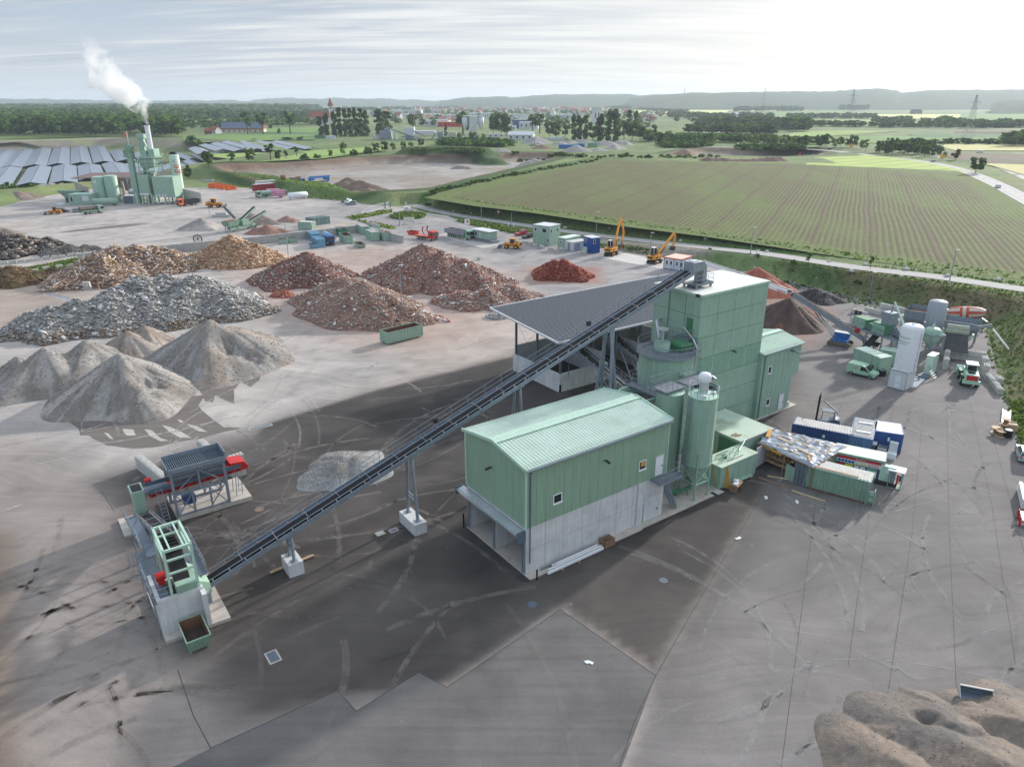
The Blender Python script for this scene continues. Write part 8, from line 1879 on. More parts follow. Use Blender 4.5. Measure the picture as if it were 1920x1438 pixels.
for s_ in(-.6,.6):m.beam((xm+.3,s_,1.0),(Lm*.68,s_*.9,5.2),.14,.14);m.beam((xm+.9,s_,1.0),(Lm*.68,s_*.9,5.2),.1,.1)
for f in(.3,.5,.7):m.beam((xm+.3+(Lm*.68-xm)*f,-.6,1+4.2*f),(xm+.3+(Lm*.68-xm)*f,.6,1+4.2*f),.08)
m.build('lift_frame',M_steeldk,mc)
wc=thing('mobile_conveyor','white stacking conveyor with red lettering over the red grit cone behind the tower','conveyor',G(1312,491,1.5)*1,ang(G(1312,491,1.5),G(1475,548,5.2)));Lw=(G(1475,548,5.2)-G(1312,491,1.5)).length;wc.location.z=0
m=MB();m.beam((0,0,1.5),(Lw,0,5.2),.2,.8);m.beam((0,1.1,1.5),(Lw,1.1,5.2),.2,.8);fr_=m.build('frame',M_white,wc);m=MB();m.beam((0,.55,1.8),(Lw,.55,5.5),1.0,.1);m.build('belt',M_black,wc);m=MB();m.beam((Lw*.4,.5,0),(Lw*.6,.5,3.4),.2);m.beam((Lw*.7,.5,0),(Lw*.6,.5,3.4),.2);m.build('support_leg',M_steeldk,wc)
lettering(fr_,'GEWETECH',.7,(Lw-2.2,-.12,4.75),(math.pi/2,math.atan2(-3.7,Lw),0),M_red)
def reel(px,py,r,lab,z=0.0,lie=True):
 o=thing('cable_drum',lab,'cable drum',G(px,py,0)+Vector((0,0,z)),0,'wooden cable drums');m=MB();m.tube((0,0,0),(0,0,.08),r,20);m.build('flange',M_woodp,o);m=MB();m.tube((0,0,.72),(0,0,.8),r,20);m.build('flange',M_woodp,o);m=MB();m.tube((0,0,.08),(0,0,.72),r*.55,16);m.build('core',M_woodb,o);return o
reel(1867,812,.62,'left wooden cable drum of the group at the right edge');reel(1875,818,.58,'front wooden cable drum of the group at the right edge');reel(1881,806,.6,'lower wooden cable drum under another one at the right edge');reel(1881.5,806,.5,'upper wooden cable drum stacked on another one at the right edge',.82)
o=thing('barrel','black open barrel beside the wooden cable drums','barrel',G(1888,819));m=MB();m.smooth=True;m.tube((0,0,0),(0,0,1.0),.5,18);m.build('drum',M_black,o);m=MB();m.tube((0,0,1.0),(0,0,1.02),.42,18);m.build('inside',M_steeldk,o)
o=thing('pallet_stack','stack of pale pallets behind the cable drums','pallets',G(1896,808),1.2);m=MB()
for k in range(7):m.box(-.6,.6,-.5,.5,.16*k,.16*k+.03);m.box(-.6,-.5,-.5,.5,.16*k+.03,.16*k+.14);m.box(.5,.6,-.5,.5,.16*k+.03,.16*k+.14)
m.build('pallet',M_woodp,o)
o=thing('panel_stack','long white channel panels lying by the grass edge at the right','panels',G(1886,783),head((1884,792),(1886,770)));m=MB();m.box(-2.6,2.6,-.5,.5,0,.1);m.box(-2.6,2.6,-.5,-.42,.1,.3);m.box(-2.6,2.6,.42,.5,.1,.3);m.build('panel',M_white,o)
o=car(G(1921,858),head((1924,880),(1912,838)),M('pale_grey_blue',srgb(170,188,192),.4),'pale blue grey car cut off by the right picture edge',kind='hatch')
o=thing('beam_stack','stack of white beams at the right picture edge','beams',G(1921,938),head((1921,945),(1915,918)));m=MB()
for k in range(4):
 for j in range(3):m.box(-2.2,2.2,-.6+.42*j,-.3+.42*j,.05+.28*k,.27+.28*k)
m.build('beam',M_white,o)
o=thing('hand_cart','cart with red steel wheels at the right picture edge','cart',G(1922,980),head((1920,985),(1914,958)));m=MB();m.box(-1.0,1.0,-.5,.5,.6,.75);m.build('deck',M_whited,o)
for x in(-.8,.8):
 for s_ in(-1,1):m=MB();m.smooth=True;m.lathe([(.36,-.06),(.48,-.06),(.48,.06),(.36,.06),(.36,-.06)],(x,s_*.6,.48),20,'y');m.build('wheel',M_red,o)
lb=thing('loader_bucket','detached grey steel loader bucket lying on the sand heap','bucket',G(1826,1318,.1)+Vector((0,0,.55)),head((1797,1303),(1854,1314)));m=MB()
m.yz([(-.5,.05),(-.45,0),(.35,.0),(.45,.35),(.3,.62),(.24,.58),(.36,.35),(.3,.08),(-.45,.08)],-1.05,1.05);m.build('shell',M_steeldk,lb)
for s_ in(-1,1):m=MB();m.yz([(-.45,.0),(.35,.0),(.45,.35),(.3,.62)],s_*1.06-.03,s_*1.06+.03);m.build('side_plate',M_offwhite,lb)
m=MB();m.box(-1.05,1.05,.2,.34,.6,.68);m.build('top_edge',M_offwhite,lb)
BO=None
for i,(px,py,z)in enumerate([(884,402,0),(851,397,0),(1013,421,.5),(1060,428,.6),(1143,437,.8),(1184,443,1),(1222,447.5,1.2),(1276,454,1.6),(1194,454.5,.9),(1242,460.5,1.4),(1323,456,2),(1438,471,3.4),(1555,489,4),(1622,496,4),(1698,506,4),(1870,526,4),(1536,502,4),(1596,508,4),(1690,519,4),(1776,519,4)]):
 q=G(px,py,z);q.z=hz(q.x,q.y)
 lab='pale boulder on the road verge, %s of the row counted from the left'%(ordn+['fifteenth','sixteenth','seventeenth','eighteenth','nineteenth','twentieth'])[i]
 if BO is None:
  bm=bmesh.new();bmesh.ops.create_icosphere(bm,subdivisions=2,radius=.55)
  for v in bm.verts:v.co*=1+.3*mnoise.noise(v.co*2.2);v.co.z=v.co.z*.7+.25
  me=bpy.data.meshes.new('boulder');bm.to_mesh(me);bm.free();me.materials.append(M_block);BO=bpy.data.objects.new('boulder',me);link(BO);BO.location=q;tag(BO,lab,'boulder','boulders along the service road')
 else:dup(BO,q,rnd.uniform(0,6),lab,None,rnd.uniform(.7,1.25))
# asphalt plant 
AP=G(270,381);AS=FPX/(AP.y*_c+CAMH*_s)
def ax_(x,y):
 px,py=100+x/6.4,220+y/6.4;dy=381-py
 return(px+.186*dy-270)/AS,HT(270,381,py)
def abox(m,x0,y0,x1,y1,d0,d1):
 """box seen between crop corners (x0, y0) top left and (x1, y1) bottom right, depth d0..d1"""
 X0,Z1=ax_(x0,y0);X1,Z0=ax_(x1,y1);X0b=ax_(x0,y0)[0];m.box(X0b,X1,d0,d1,max(Z0,0),Z1)
plantA=thing('asphalt_plant','green asphalt mixing plant with bucket elevators, hanging bins and white chimney','plant',AP)
def apart(nm,mt,fn):m=MB();fn(m);return m.build(nm,mt,plantA)
apart('storage_bin',M_green,lambda m:(abox(m,1050,675,1222,925,-4,3),m.box(*[v for v in()])if 0 else None));apart('storage_bin',M_green,lambda m:abox(m,1232,705,1520,945,-4.5,3))
def legs(m):
 for x in(1065,1130,1200,1245,1320,1400,1440,1520):
  X,Z=ax_(x,1010)
  for y in(-4,2.6):m.box(X-.2,X+.2,y-.2,y+.2,0,ax_(x,900)[1])
 for x in(1080,1150,1270,1350,1430):
  X,Z=ax_(x,940);m.hexa([(X-.4,-1,2.8),(X+.4,-1,2.8),(X+.4,1,2.8),(X-.4,1,2.8)],[(X-1.3,-2.5,Z+.6),(X+1.3,-2.5,Z+.6),(X+1.3,2,Z+.6),(X-1.3,2,Z+.6)])
apart('bin_leg',M_greenpale,legs)
for k in range(9):
 X,Z=ax_(1112+21*k if k<5 else 1300+34*(k-5),910 if k<5 else 925);m=MB();m.box(X-.28,X+.28,-4.58,-4.53,Z-.5,Z+.5);m.build('number_plate',M_white,plantA)
apart('bucket_elevator',M_green,lambda m:m.box(ax_(945,480)[0]-1.0,ax_(945,480)[0]+1.0,-2.5,-.6,0,ax_(945,480)[1]))
apart('elevator_head',M_greenold,lambda m:(m.box(ax_(920,400)[0]-1.6,ax_(920,400)[0]+1.6,-3,0,ax_(0,480)[1],ax_(0,390)[1]),m.box(ax_(920,390)[0]-2.6,ax_(920,390)[0]+2.6,-3.6,.6,ax_(0,398)[1],ax_(0,390)[1]),m.tube((ax_(930,370)[0],-3,ax_(0,362)[1]),(ax_(930,370)[0],0,ax_(0,362)[1]),1.3,12)))
apart('tall_elevator',M_green,lambda m:(m.box(ax_(1010,230)[0]-.9,ax_(1010,230)[0]+1.2,1.2,3,0,ax_(0,225)[1]),m.box(ax_(1010,220)[0]-1.3,ax_(1010,220)[0]+1.8,.8,3.4,ax_(0,260)[1],ax_(0,205)[1]),m.beam((ax_(1020,215)[0],1.5,ax_(0,210)[1]),(ax_(1090,350)[0],1.5,ax_(0,360)[1]),.9,.5)))
apart('mixer_tower',M_green,lambda m:(abox(m,1055,470,1235,590,-2.5,3.5),abox(m,1150,380,1235,475,-2,3),abox(m,1060,400,1140,470,-1.5,3)))
def tower_frame(m):
 for x in(1050,1140,1235):
  X=ax_(x,500)[0]
  for y in(-3.2,3.8):m.box(X-.15,X+.15,y-.15,y+.15,ax_(0,690)[1],ax_(0,470)[1])
 for y in(480,545,600,650):
  Z=ax_(0,y)[1];X0,X1=ax_(1040,y)[0],ax_(1260,y)[0];m.box(X0,X1,-3.8,4,Z-.1,Z);m.rail([(X0,-3.8,Z),(X1,-3.8,Z),(X1,4,Z)],step=1.4,r=.05)
apart('tower_frame',M_greenpale,tower_frame)
m=MB();m.smooth=True;X,Z=ax_(1097,100);m.tube((X,1,ax_(0,600)[1]),(X,1,Z),1.0,16);m.tube((X,1,Z-.5),(X,1,Z),1.15,16);m.build('chimney',M_white,plantA);CHIM=AP+Vector((X,1,Z))
m=MB();X,Z=ax_(920,330);m.tube((X,-1,Z),(X,-1,ax_(0,175)[1]),.12,6);fl=m.build('flag_pole',M_white,plantA);m=MB();m.box(X-1.3,X-.1,-1.03,-.97,ax_(0,235)[1],ax_(0,180)[1]);m.build('flag',M('flag_red',srgb(206,120,110),.7),fl)
rs_=thing('silo','pale green silo of the asphalt plant with large red upright lettering','silo',AP+Vector((ax_(1390,440)[0]-1.6,6.5,0)));hS=ax_(0,470)[1]
m=MB();m.smooth=True;m.lathe([(2.05,0),(2.05,hS),(1.6,hS+.3),(.01,hS+.4)],(0,0,0),28);m.build('shell',M_greenpale,rs_);m=MB();m.tube((-.6,-.6,hS+.3),(-.6,.6,hS+.3),1.1,12);m.box(-.5,1.2,-.6,.6,hS+.3,hS+1.4);m.build('top_motor',M_lamp,rs_)
t_=lettering(rs_,'wager',4.6,(0,0,0),(0,0,0),M_mattext);r_=2.08
xm_=max(v.co.x for v in t_.data.vertices)
for v in t_.data.vertices:x,y,z=v.co;a=-math.pi/2+.45-y/r_;v.co=((r_+z)*math.cos(a),(r_+z)*math.sin(a),hS-1.6-(xm_-x)*.98)
for i,x in enumerate((540,682)):
 o=thing('storage_tank',('left upright green tank of the asphalt plant','right upright green tank of the asphalt plant')[i],'tank',AP+Vector((ax_(x,970)[0]+.6,2,0)),0,'twin tanks of the asphalt plant');hh=ax_(0,725-12*i)[1]
 m=MB();m.smooth=True;m.lathe([(2.6,0),(2.6,hh),(2.2,hh+.25),(.01,hh+.3)],(0,0,0),28);m.build('shell',M_green,o);m=MB();m.lathe([(2.2,hh+.26),(1.0,hh+.36),(.01,hh+.38)],(0,0,0),24);m.build('top',M_greenpale,o)
 if i==0:m=MB();m.box(-1.0,.2,-2.66,-2.5,hh-2.2,hh-1.4);m.build('plate',M_white,o)
def acont(nm,lab,x0,y0,x1,y1,d0,d1,mt,cat='cabin'):
 X0,Z1=ax_(x0,y0);X1=ax_(x1,y1)[0];o=thing(nm,lab,cat,AP+Vector(((X0+X1)/2,0,0)));h=(X1-X0)/2;m=MB();m.box(-h,h,d0,d1,0,Z1);m.build('body',mt,o);m=MB();m.box(-h-.1,h+.1,d0-.1,d1+.1,Z1,Z1+.12);m.build('roof',M_greenpale if mt==M_green else M_whited,o);return o,h,Z1
o,h,Z=acont('control_cabin','two-storey green control cabin of the asphalt plant with white notices',290,905,570,1075,-7,-1,M_green);m=MB();m.box(h-3.2,h-.5,-7.06,-7,Z-2.6,Z-.5);m.build('notice',M_whited,o);m=MB();m.box(-h+.8,-h+1.5,-7.05,-7,Z-2.8,Z-1.2);m.build('window',M_glass,o)
acont('control_cabin','small white cabin left of the green control cabin',200,1005,300,1100,-11,-7.5,M_whited);acont('machine_house','dark machinery between the tanks and the elevator of the asphalt plant',860,940,985,1010,-2,4,M_steeldk,'machine')
o=thing('gas_tank','green horizontal tank lying before the asphalt plant','tank',AP+Vector((ax_(750,1060)[0],-8,0)),.12);L=ax_(900,1050)[0]-ax_(610,1050)[0];m=MB();m.smooth=True;m.lathe([(.01,-L/2),(1.3,-L/2+.3),(1.3,L/2-.3),(.01,L/2)],(0,0,1.7),20,'x');m.build('vessel',M_green,o);m=MB();m.box(-L*.35-.3,-L*.35+.3,-1,1,0,1);m.box(L*.35-.3,L*.35+.3,-1,1,0,1);m.build('saddle',M_greendk,o)
o=thing('drying_drum','pale drum and grey gantry between tanks and bins of the asphalt plant','drum',AP+Vector((ax_(900,930)[0],6,0)),-.1);m=MB();m.smooth=True;m.tube((-2,0,4.2),(7,0,3.4),1.2,18);m.build('drum',M_silver,o);m=MB()
for x in(-1.5,6):m.box(x-.3,x+.3,-1.3,1.3,0,3)
m.box(-4,5,1.4,1.8,9,9.8);m.box(-4,-3.6,1.4,1.8,0,9);m.build('gantry',M_steel,o)
o=thing('feed_hopper','green cold feed hopper left of the control cabin','hopper',AP+Vector((ax_(205,1000)[0],2,0)));m=MB();m.hexa([(-2.4,-1,2),(2.4,-1,2),(2.4,1,2),(-2.4,1,2)],[(-5.2,-1.8,5),(5.2,-1.8,5),(5.2,1.8,5),(-5.2,1.8,5)]);m.build('hopper',M_greenold,o);m=MB()
for x in(-2.6,2.6):m.box(x-.15,x+.15,-1,1,0,2.6)
m.build('leg',M_greenold,o)
o=thing('open_shed','open shed with brown roof and pale arched walls behind the upright tanks','shed',AP+Vector((ax_(470,800)[0],14,0)));L=(840-100)/6.4/AS/2;m=MB();m.hexa([(-L,-6,9.2),(L,-6,9.6),(L,10,10.4),(-L,10,10)],[(-L,-6,9.5),(L,-6,9.9),(L,10,10.7),(-L,10,10.3)]);m.build('roof',M('brown_sheet_roof',srgb(116,96,90),.7),o);m=MB()
for i in range(6):x=-L+.8+i*L*.1;m.box(x-.5,x+.5,-5-i*.8,-4.4-i*.8,0,7.5-i*.3)
for x in(L*.3,L*.62,L-.8):m.box(x-.5,x+.5,-5.5,-4.9,0,8.4)
m.box(-L,L,9,9.6,0,8);m.box(-L,L,-6,9.6,0,.12);m.build('wall_pier',M_concwarm,o)
pile('sand_heap','pale sand heap under the open shed roof',[(o.location.x+5,o.location.y-2,5,.6),(o.location.x-6,o.location.y+1,4.5,.6),(o.location.x+16,o.location.y-1,5,.6)],[(186,176,164),(170,160,150)],.8,.2,.3,None,SB)
o=thing('concrete_bay','pale sloping concrete wall of a sand bay right of the hanging bins','wall',AP+Vector((ax_(1590,800)[0],3,0)),-.5);m=MB();m.xz([(-5,0),(6,0),(6,4.2),(-5,5.4)],0,.5);m.build('wall',M_block,o)
path=[(0,0,.3,1.0),(-.4,0,2.5,1.7),(-1.2,0,5,3.4),(-3,0,7.6,6),(-6,0,10.5,9.6),(-9.5,1,14,11),(-12.5,2,18,10),(-15,3,22.5,8),(-17.5,4,27.5,5.6),(-20,5,33,3.6),(-21.5,5,37,1.2)]
m=MB();n=22;vs=[]
PS=smooth_line([Vector(p[:3])for p in path],5);RS=np.interp(np.linspace(0,len(path)-1,len(PS)),range(len(path)),[p[3]for p in path])
for p,r in zip(PS,RS):
 for i in range(n):
  t=2*math.pi*i/n;d=Vector((math.cos(t),math.sin(t)*.8,0));q=p+d*r
  k=.8+.5*mnoise.noise(q*.16)+.35*mnoise.noise(q*.42);vs.append(p+d*r*k+Vector((0,0,r*.3*mnoise.noise(q*.2+Vector((9,0,0))))))
fs=[(a*n+i,a*n+(i+1)%n,(a+1)*n+(i+1)%n,(a+1)*n+i)for a in range(len(PS)-1)for i in range(n)]+[tuple(range(n)),tuple(range((len(PS)-1)*n,len(PS)*n))]
m.add(vs,fs);mt=bpy.data.materials.new('steam');mt.use_nodes=True;nt=mt.node_tree;nt.nodes.clear();N=NT.__new__(NT);N.t=nt
tcn=N.n('ShaderNodeTexCoord').outputs['Object'];dn=N.ramp(N.noise(tcn,.15,6,.68,.9),.43,.68,0,1);spx=N.n('ShaderNodeSeparateXYZ');N.l(tcn,spx.inputs[0])
dn=N.math('MULTIPLY',dn,N.ramp(spx.outputs[2],12,32,.8,.04));pvn=N.n('ShaderNodeVolumePrincipled');pvn.inputs['Color'].default_value=(.98,.98,.98,1);pvn.inputs['Anisotropy'].default_value=.35;N.l(dn,pvn.inputs['Density']);N.l(pvn.outputs[0],N.n('ShaderNodeOutputMaterial').inputs['Volume'])
o=m.build('steam',mt);o.location=CHIM;tag(o,kind='stuff')
# solar field 
M_pv=M('solar_glass',srgb(120,130,146),.22,.0,var=.05,scale=.1,streak=0,spec=.9);M_pvf=M_steel
def c1(x,y):return(x/5.99,150+y/5.99)
def c2_(x,y):return(320+x/5.99,170+y/5.99)
def solar(near,far,lab,zg,w=7.0,grp='solar tables in the old pit',zr=2.9,ze=1.5):
 A,B=G(*near,zg+zr),G(*far,zg+zr);L=math.hypot(B.x-A.x,B.y-A.y);o=thing('solar_table',lab,'solar panels',(A.x,A.y,zg),ang(A,B),grp)
 for s_ in(-1,1):
  m=MB();P=[(0,s_*.12,zr),(L,s_*.12,zr),(L,s_*w,ze),(0,s_*w,ze)];m.plate(P[::s_ or 1],.06);m.build('panel_field',M_pv,o)
 m=MB()
 for i in range(max(2,int(L/9))+1):
  x=.4+(L-.8)*i/max(2,int(L/9))
  for y,h in((-w+.6,ze),(w-.6,ze),(0,zr-.2)):m.box(x-.08,x+.08,y-.08,y+.08,-.5,h-.08)
  m.beam((x,-w+.2,ze-.12),(x,0,zr-.16),.1);m.beam((x,w-.2,ze-.12),(x,0,zr-.16),.1)
 for y,h in((-w+.6,ze),(w-.6,ze),(0,zr-.2)):m.beam((.3,y,h-.14),(L-.3,y,h-.14),.1)
 m.build('rack',M_pvf,o)
rowsU=[((-130,985),(95,762)),((110,962),(290,757)),((385,948),(487,748)),((650,935),(690,740)),((910,922),(882,737)),((1165,910),(1082,730)),((1415,893),(1322,785)),((1720,905),(1560,810))]
rowsL=[((-60,1170),(110,968)),((340,1150),(445,958)),((706,1130),(722,945)),((1035,1090),(993,937)),((1385,1085),(1258,918)),((1680,1120),(1480,925)),((1960,1120),(1700,925)),((2260,1140),(1960,925))]
for i,(a,b)in enumerate(rowsU):solar(c1(*a),c1(*b),'%s ridge-shaped solar table from the left in the upper row of the pit'%ordn[i],-3)
for i,(a,b)in enumerate(rowsL):solar(c1(*a),c1(*b),'%s ridge-shaped solar table from the left in the lower row of the pit'%ordn[i],-3)
for i,(a,b)in enumerate([((250,755),(60,690)),((400,870),(200,770)),((480,790),(290,700)),((660,740),(520,690)),((560,850),(470,790))]):solar(c2_(*a),c2_(*b),'%s solar table from the left behind the red lettered silo'%ordn[i],-2.5,4.6)
for i,(a,b)in enumerate([((390,690),(270,628)),((590,655),(385,595)),((790,660),(515,578)),((975,650),(635,562)),((1130,660),(815,560)),((1385,637),(995,558)),((1590,637),(1190,558))]):solar(c2_(*a),c2_(*b),'%s solar table from the left on the meadow above the pit'%ordn[i],4.2,5.5,'solar tables on the meadow')
# trees 
LC=[srgb(66,88,46),srgb(86,108,58),srgb(52,72,40),srgb(104,124,70)]
def crown(kind,seed,n=1000,tint=(1,1,1)):
 """unit tree (height 1): clumps of small leaf faces round a few limbs, gaps between the clumps"""
 rs=np.random.RandomState(seed);P=[];Cc=[]
 K_={'round':26,'poplar':30,'bush':20,'conifer':26,'thin':14}[kind]
 for k in range(K_):
  if kind=='round':t=rs.uniform(0,6.28);z=rs.uniform(.24,.88);r=.34*math.sqrt(max(.06,1-((z-.56)/.42)**2))*rs.uniform(.35,1.05);c=(r*math.cos(t),r*math.sin(t),z);s=rs.uniform(.09,.15)
  elif kind=='poplar':t=rs.uniform(0,6.28);z=rs.uniform(.03,.95);r=.13*(1-abs(z-.42)**1.6*1.3)*rs.uniform(.3,1.1);c=(r*math.cos(t),r*math.sin(t),z);s=rs.uniform(.06,.1)
  elif kind=='thin':t=rs.uniform(0,6.28);z=rs.uniform(.45,.97);r=.13*rs.uniform(.2,1.1);c=(r*math.cos(t),r*math.sin(t),z);s=rs.uniform(.05,.085)
  elif kind=='conifer':t=rs.uniform(0,6.28);z=rs.uniform(.08,.95);r=.2*(1-z)*rs.uniform(.5,1.1);c=(r*math.cos(t),r*math.sin(t),z);s=.03+.08*(1-z)
  else:t=rs.uniform(0,6.28);r=.5*math.sqrt(rs.rand());c=(r*math.cos(t),r*math.sin(t),rs.uniform(.12,.75)*(1-.7*r));s=rs.uniform(.14,.24)
  m_=n//K_;d=rs.normal(size=(m_,3));d/=np.linalg.norm(d,axis=1)[:,None];q=np.array(c)+d*s*rs.uniform(.55,1.05,(m_,1))*np.array([1,1,.8])
  P.append(q);Cc.append(np.array(LC[rs.randint(0,4)])*rs.uniform(.75,1.25)*np.array(tint)*rs.uniform(.8,1.2,(m_,1)))
 P=np.concatenate(P);Cc=np.concatenate(Cc);n_=len(P);P[:,2]=np.maximum(P[:,2],.01)
 a=rs.normal(size=(n_,3));a/=np.linalg.norm(a,axis=1)[:,None];b=np.cross(a,rs.normal(size=(n_,3)));b/=np.linalg.norm(b,axis=1)[:,None]
 sz=rs.uniform(.016,.034,(n_,1))*(1.7 if kind=='bush' else 1)
 V=np.stack([P-a*sz-b*sz,P+a*sz-b*sz*.8,P+a*sz*.9+b*sz,P-a*sz+b*sz*1.1],1)
 return V,Cc
def mkproto(kind,seed,n,tint=(1,1,1),nm='tree',barky=True):
 V,Cc=crown(kind,seed,n,tint);o=bpy.data.objects.new(nm,None);COL.objects.link(o);o.location=(0,-500,-200)
 np_mesh('crown',V.reshape(-1,3),np.arange(len(V)*4).reshape(-1,4),M_leaf,o,cols=np.repeat(Cc,4,0))
 if barky:
  m=MB();h={'round':.5,'poplar':.8,'thin':.9,'conifer':.8,'bush':.35}[kind];m.tube((0,0,-.03),(.01,0,h*.5),.022,7,.016);m.tube((.01,0,h*.5),(0,.01,h),.016,6,.006);rs=random.Random(seed)
  for i in range(6):z=h*rs.uniform(.45,.9);t=rs.uniform(0,6.28);m.tube((0,0,z),(.16*math.cos(t),.16*math.sin(t),z+.16),.008,4,.004)
  m.build('trunk',M('bark',srgb(92,82,70),.9),o)
 return o
PR={'round':[mkproto('round',s,1700)for s in(1,2,3)],'light':[mkproto('round',s,1100,(1.35,1.3,1.15))for s in(4,5)],'poplar':[mkproto('poplar',s,1500)for s in(6,7,8)],'thin':[mkproto('thin',s,500,(1.15,1.15,1))for s in(9,10)],'bush':[mkproto('bush',s,700,nm='bush')for s in(11,12,13)],'conifer':[mkproto('conifer',s,900,(.7,.8,.8))for s in(14,)],'red':[mkproto('round',15,1200,(1.3,.8,.8))]}
used_p=set()
def tree(kind,b,t,lab,grp=None,wd=1.0,z=4.0):
 pr=PR[kind][rnd.randrange(len(PR[kind]))];p=G(*b,z);p.z=hz(p.x,p.y)if p.y<640 else z;h=HT(b[0],b[1],t,p.z);sc=(h*wd,h*wd,h);rz=rnd.uniform(0,6.28);cat='bush' if kind=='bush' else 'tree'
 if pr.name not in used_p:used_p.add(pr.name);o=pr;o.location=p;o.rotation_euler=(0,0,rz);o.scale=sc;tag(o,lab,cat,grp)
 else:o=dup(pr,p,rz,lab,None,sc);o['category']=cat;(o.__setitem__('group',grp)if grp else o.pop('group',None))
 return o
def word(i):return(ordn+['%sth'%w for w in('fifteen','sixteen','seventeen','eighteen','nineteen')]+['twentieth']+['twenty-'+w for w in ordn[:9]]+['thirtieth']+['thirty-'+w for w in ordn[:9]]+['fortieth']+['forty-'+w for w in ordn[:9]])[i]
for i,(x,b,t,w)in enumerate([(602,257,213,0.87),(613,256,206,0.75),(628,256,203,0.7),(638,256,201,0.7),(649,256,203,0.7),(658,257,202,0.7),(668,256,202,0.7),(678,256,202,0.75),(688,256,207,0.75),(713,252,205,1.3),(727,251,208,1.2),(1076,262,214,0.75),(1086,262,211,0.81),(1097,262,216,0.75),(1125,264,207,0.87),(1140,264,206,0.87),(1154,264,205,0.87),(1178,250,206,0.87),(1192,250,208,0.87)]):
 tree('poplar',(x,b),t,'%s tall poplar from the left in the poplar rows beyond the quarry'%word(i),'poplars beyond the quarry',w)
for i,(k,x,b,t,w)in enumerate([('round',773,243,212,.9),('conifer',836,255,231,1),('thin',868,253,207,2.2),('round',880,252,222,.8),('round',925,252,212,.8),('round',940,256,207,.9),('round',950,256,218,.8),('thin',999,251,213,1.8),('thin',1012,251,214,1.8),('round',1030,258,225,.8),('round',1044,259,227,.7),('round',1060,258,232,.8),('round',1112,264,228,.9),('round',1170,263,226,.9),('round',1185,264,224,.9),('round',1200,264,232,.9),('light',1213,266,240,.9),('round',1235,273,246,.9),('round',1226,255,232,.9),('light',862,262,248,1.1),('light',888,266,246,1.2),('light',906,264,250,1.2),('conifer',1345,229,218,1),('conifer',1357,230,216,1),('conifer',345,247,227,1.2),('conifer',336,247,226,1.2),('conifer',395,243,226,1.2)]):
 tree(k,(x,b),t,'%s mixed tree counted from the left around the gravel works'%word(i),'mixed trees around the works',w)
for i,(k,x,b,t)in enumerate([('light',1277,266,250),('light',1302,266,251),('light',1333,268,247),('light',1358,268,250),('light',1375,268,252),('light',1391,269,252),('light',1416,271,252),('light',1443,273,254),('light',1453,273,251),('light',1480,274,255),('round',1508,276,253),('light',1513,276,256),('round',1535,277,252),('round',1548,277,250),('light',1563,278,258),('round',1575,276,256),('round',1588,276,259),('round',1599,277,252),('light',1617,280,261),('thin',1623,285,262)]):
 tree(k,(x,b),t,'%s roadside tree from the left along the far road'%word(i),'roadside trees',.95)
for i in range(26):x=1648+(i%9)*14+rnd.uniform(-5,5);b=288-4*(i//9)+(x-1640)*.05+rnd.uniform(-2,2);tree('round',(x,b),b-rnd.uniform(20,32)*(1-abs(x-1690)/200),'%s tree of the dense grove beside the road bend'%word(i),'trees of the roadside grove',1.05)
tree('red',(1791,301),279,'reddish leaved tree beside the yellow place sign');tree('round',(1829,325),293,'lone dark tree leaning at the corner of the crop field',None,1.1);tree('round',(1781,268),258,'single round tree on the meadow beyond the road grove');tree('light',(1771,297),284,'small pale tree between grove and reddish tree')
for i,(k,x,b,t,w)in enumerate([('bush',362,273,248,1.1),('round',392,318,285,1),('round',353,324,300,.9),('light',436,311,290,1),('light',470,309,278,.9),('thin',508,304,270,1.6),('round',523,304,281,.8),('thin',537,302,282,1.5),('thin',557,297,275,1.5),('bush',572,302,285,1),('bush',595,300,285,.9),('light',620,296,281,1),('light',645,294,266,.8),('bush',664,293,276,.8),('bush',690,290,272,1),('light',705,288,267,1),('round',722,287,264,1),('light',737,285,268,1),('round',757,284,266,.8),('light',771,281,267,1),('round',790,276,259,1),('bush',538,264,253,2),('bush',563,264,252,1),('thin',465,254,209,1.3),('thin',494,254,209,1.4),('thin',545,253,207,1.4),('bush',475,264,258,1.5),('round',524,252,241,1),('round',508,243,232,1.1)]):
 tree(k,(x,b),t,'%s of the bushes and young trees counted from the left above the quarry rim'%word(i),'bushes above the quarry rim',w,3.5)
for i,(x,b,t)in enumerate([(-12,352,330),(8,351,325),(25,352,332),(48,352,334),(62,350,333)]):tree('bush' if i%2 else 'light',(x,b),t,'%s bush from the left beside the solar tables'%word(i),'bushes by the solar field',.9,0)
for i in range(34):
 f=i/33;x=802+(1118-802)*f;b=366+(301-366)*f**.85+rnd.uniform(-1,1.5);o=tree('bush',(x,b),b-rnd.uniform(5,11)*(1.2-.5*f),'%s hedge bush from the left along the pit side of the crop field'%word(i),'hedge bushes along the field',1.6)
for i in range(30):
 x=965+13*i+rnd.uniform(-4,4);b=288+min(1,i/12)*8+rnd.uniform(-1.5,1.5);tree('bush',(x,b),b-rnd.uniform(5,12),'%s hedge bush from the left along the far edge of the crop field'%word(i),'hedge bushes at the far field edge',1.5)
for i,(x,b,t,z)in enumerate([(1435,500,494,3),(1490,489,480,4),(1330,484,479,0),(1420,483,475,3),(1510,505,499,4),(1612,515,505,4),(1480,499,493,4),(1632,503,480,4),(1515,494,470,4)]):tree('bush' if i<7 else 'thin',(x,b),t,'%s small bush on the weedy bank counted from the left'%word(i),'bushes on the bank',1.2,z)
for k in PR:
 for p in PR[k]:
  if p.name not in used_p:
   for c in kids(p):bpy.data.objects.remove(c)
   bpy.data.objects.remove(p)
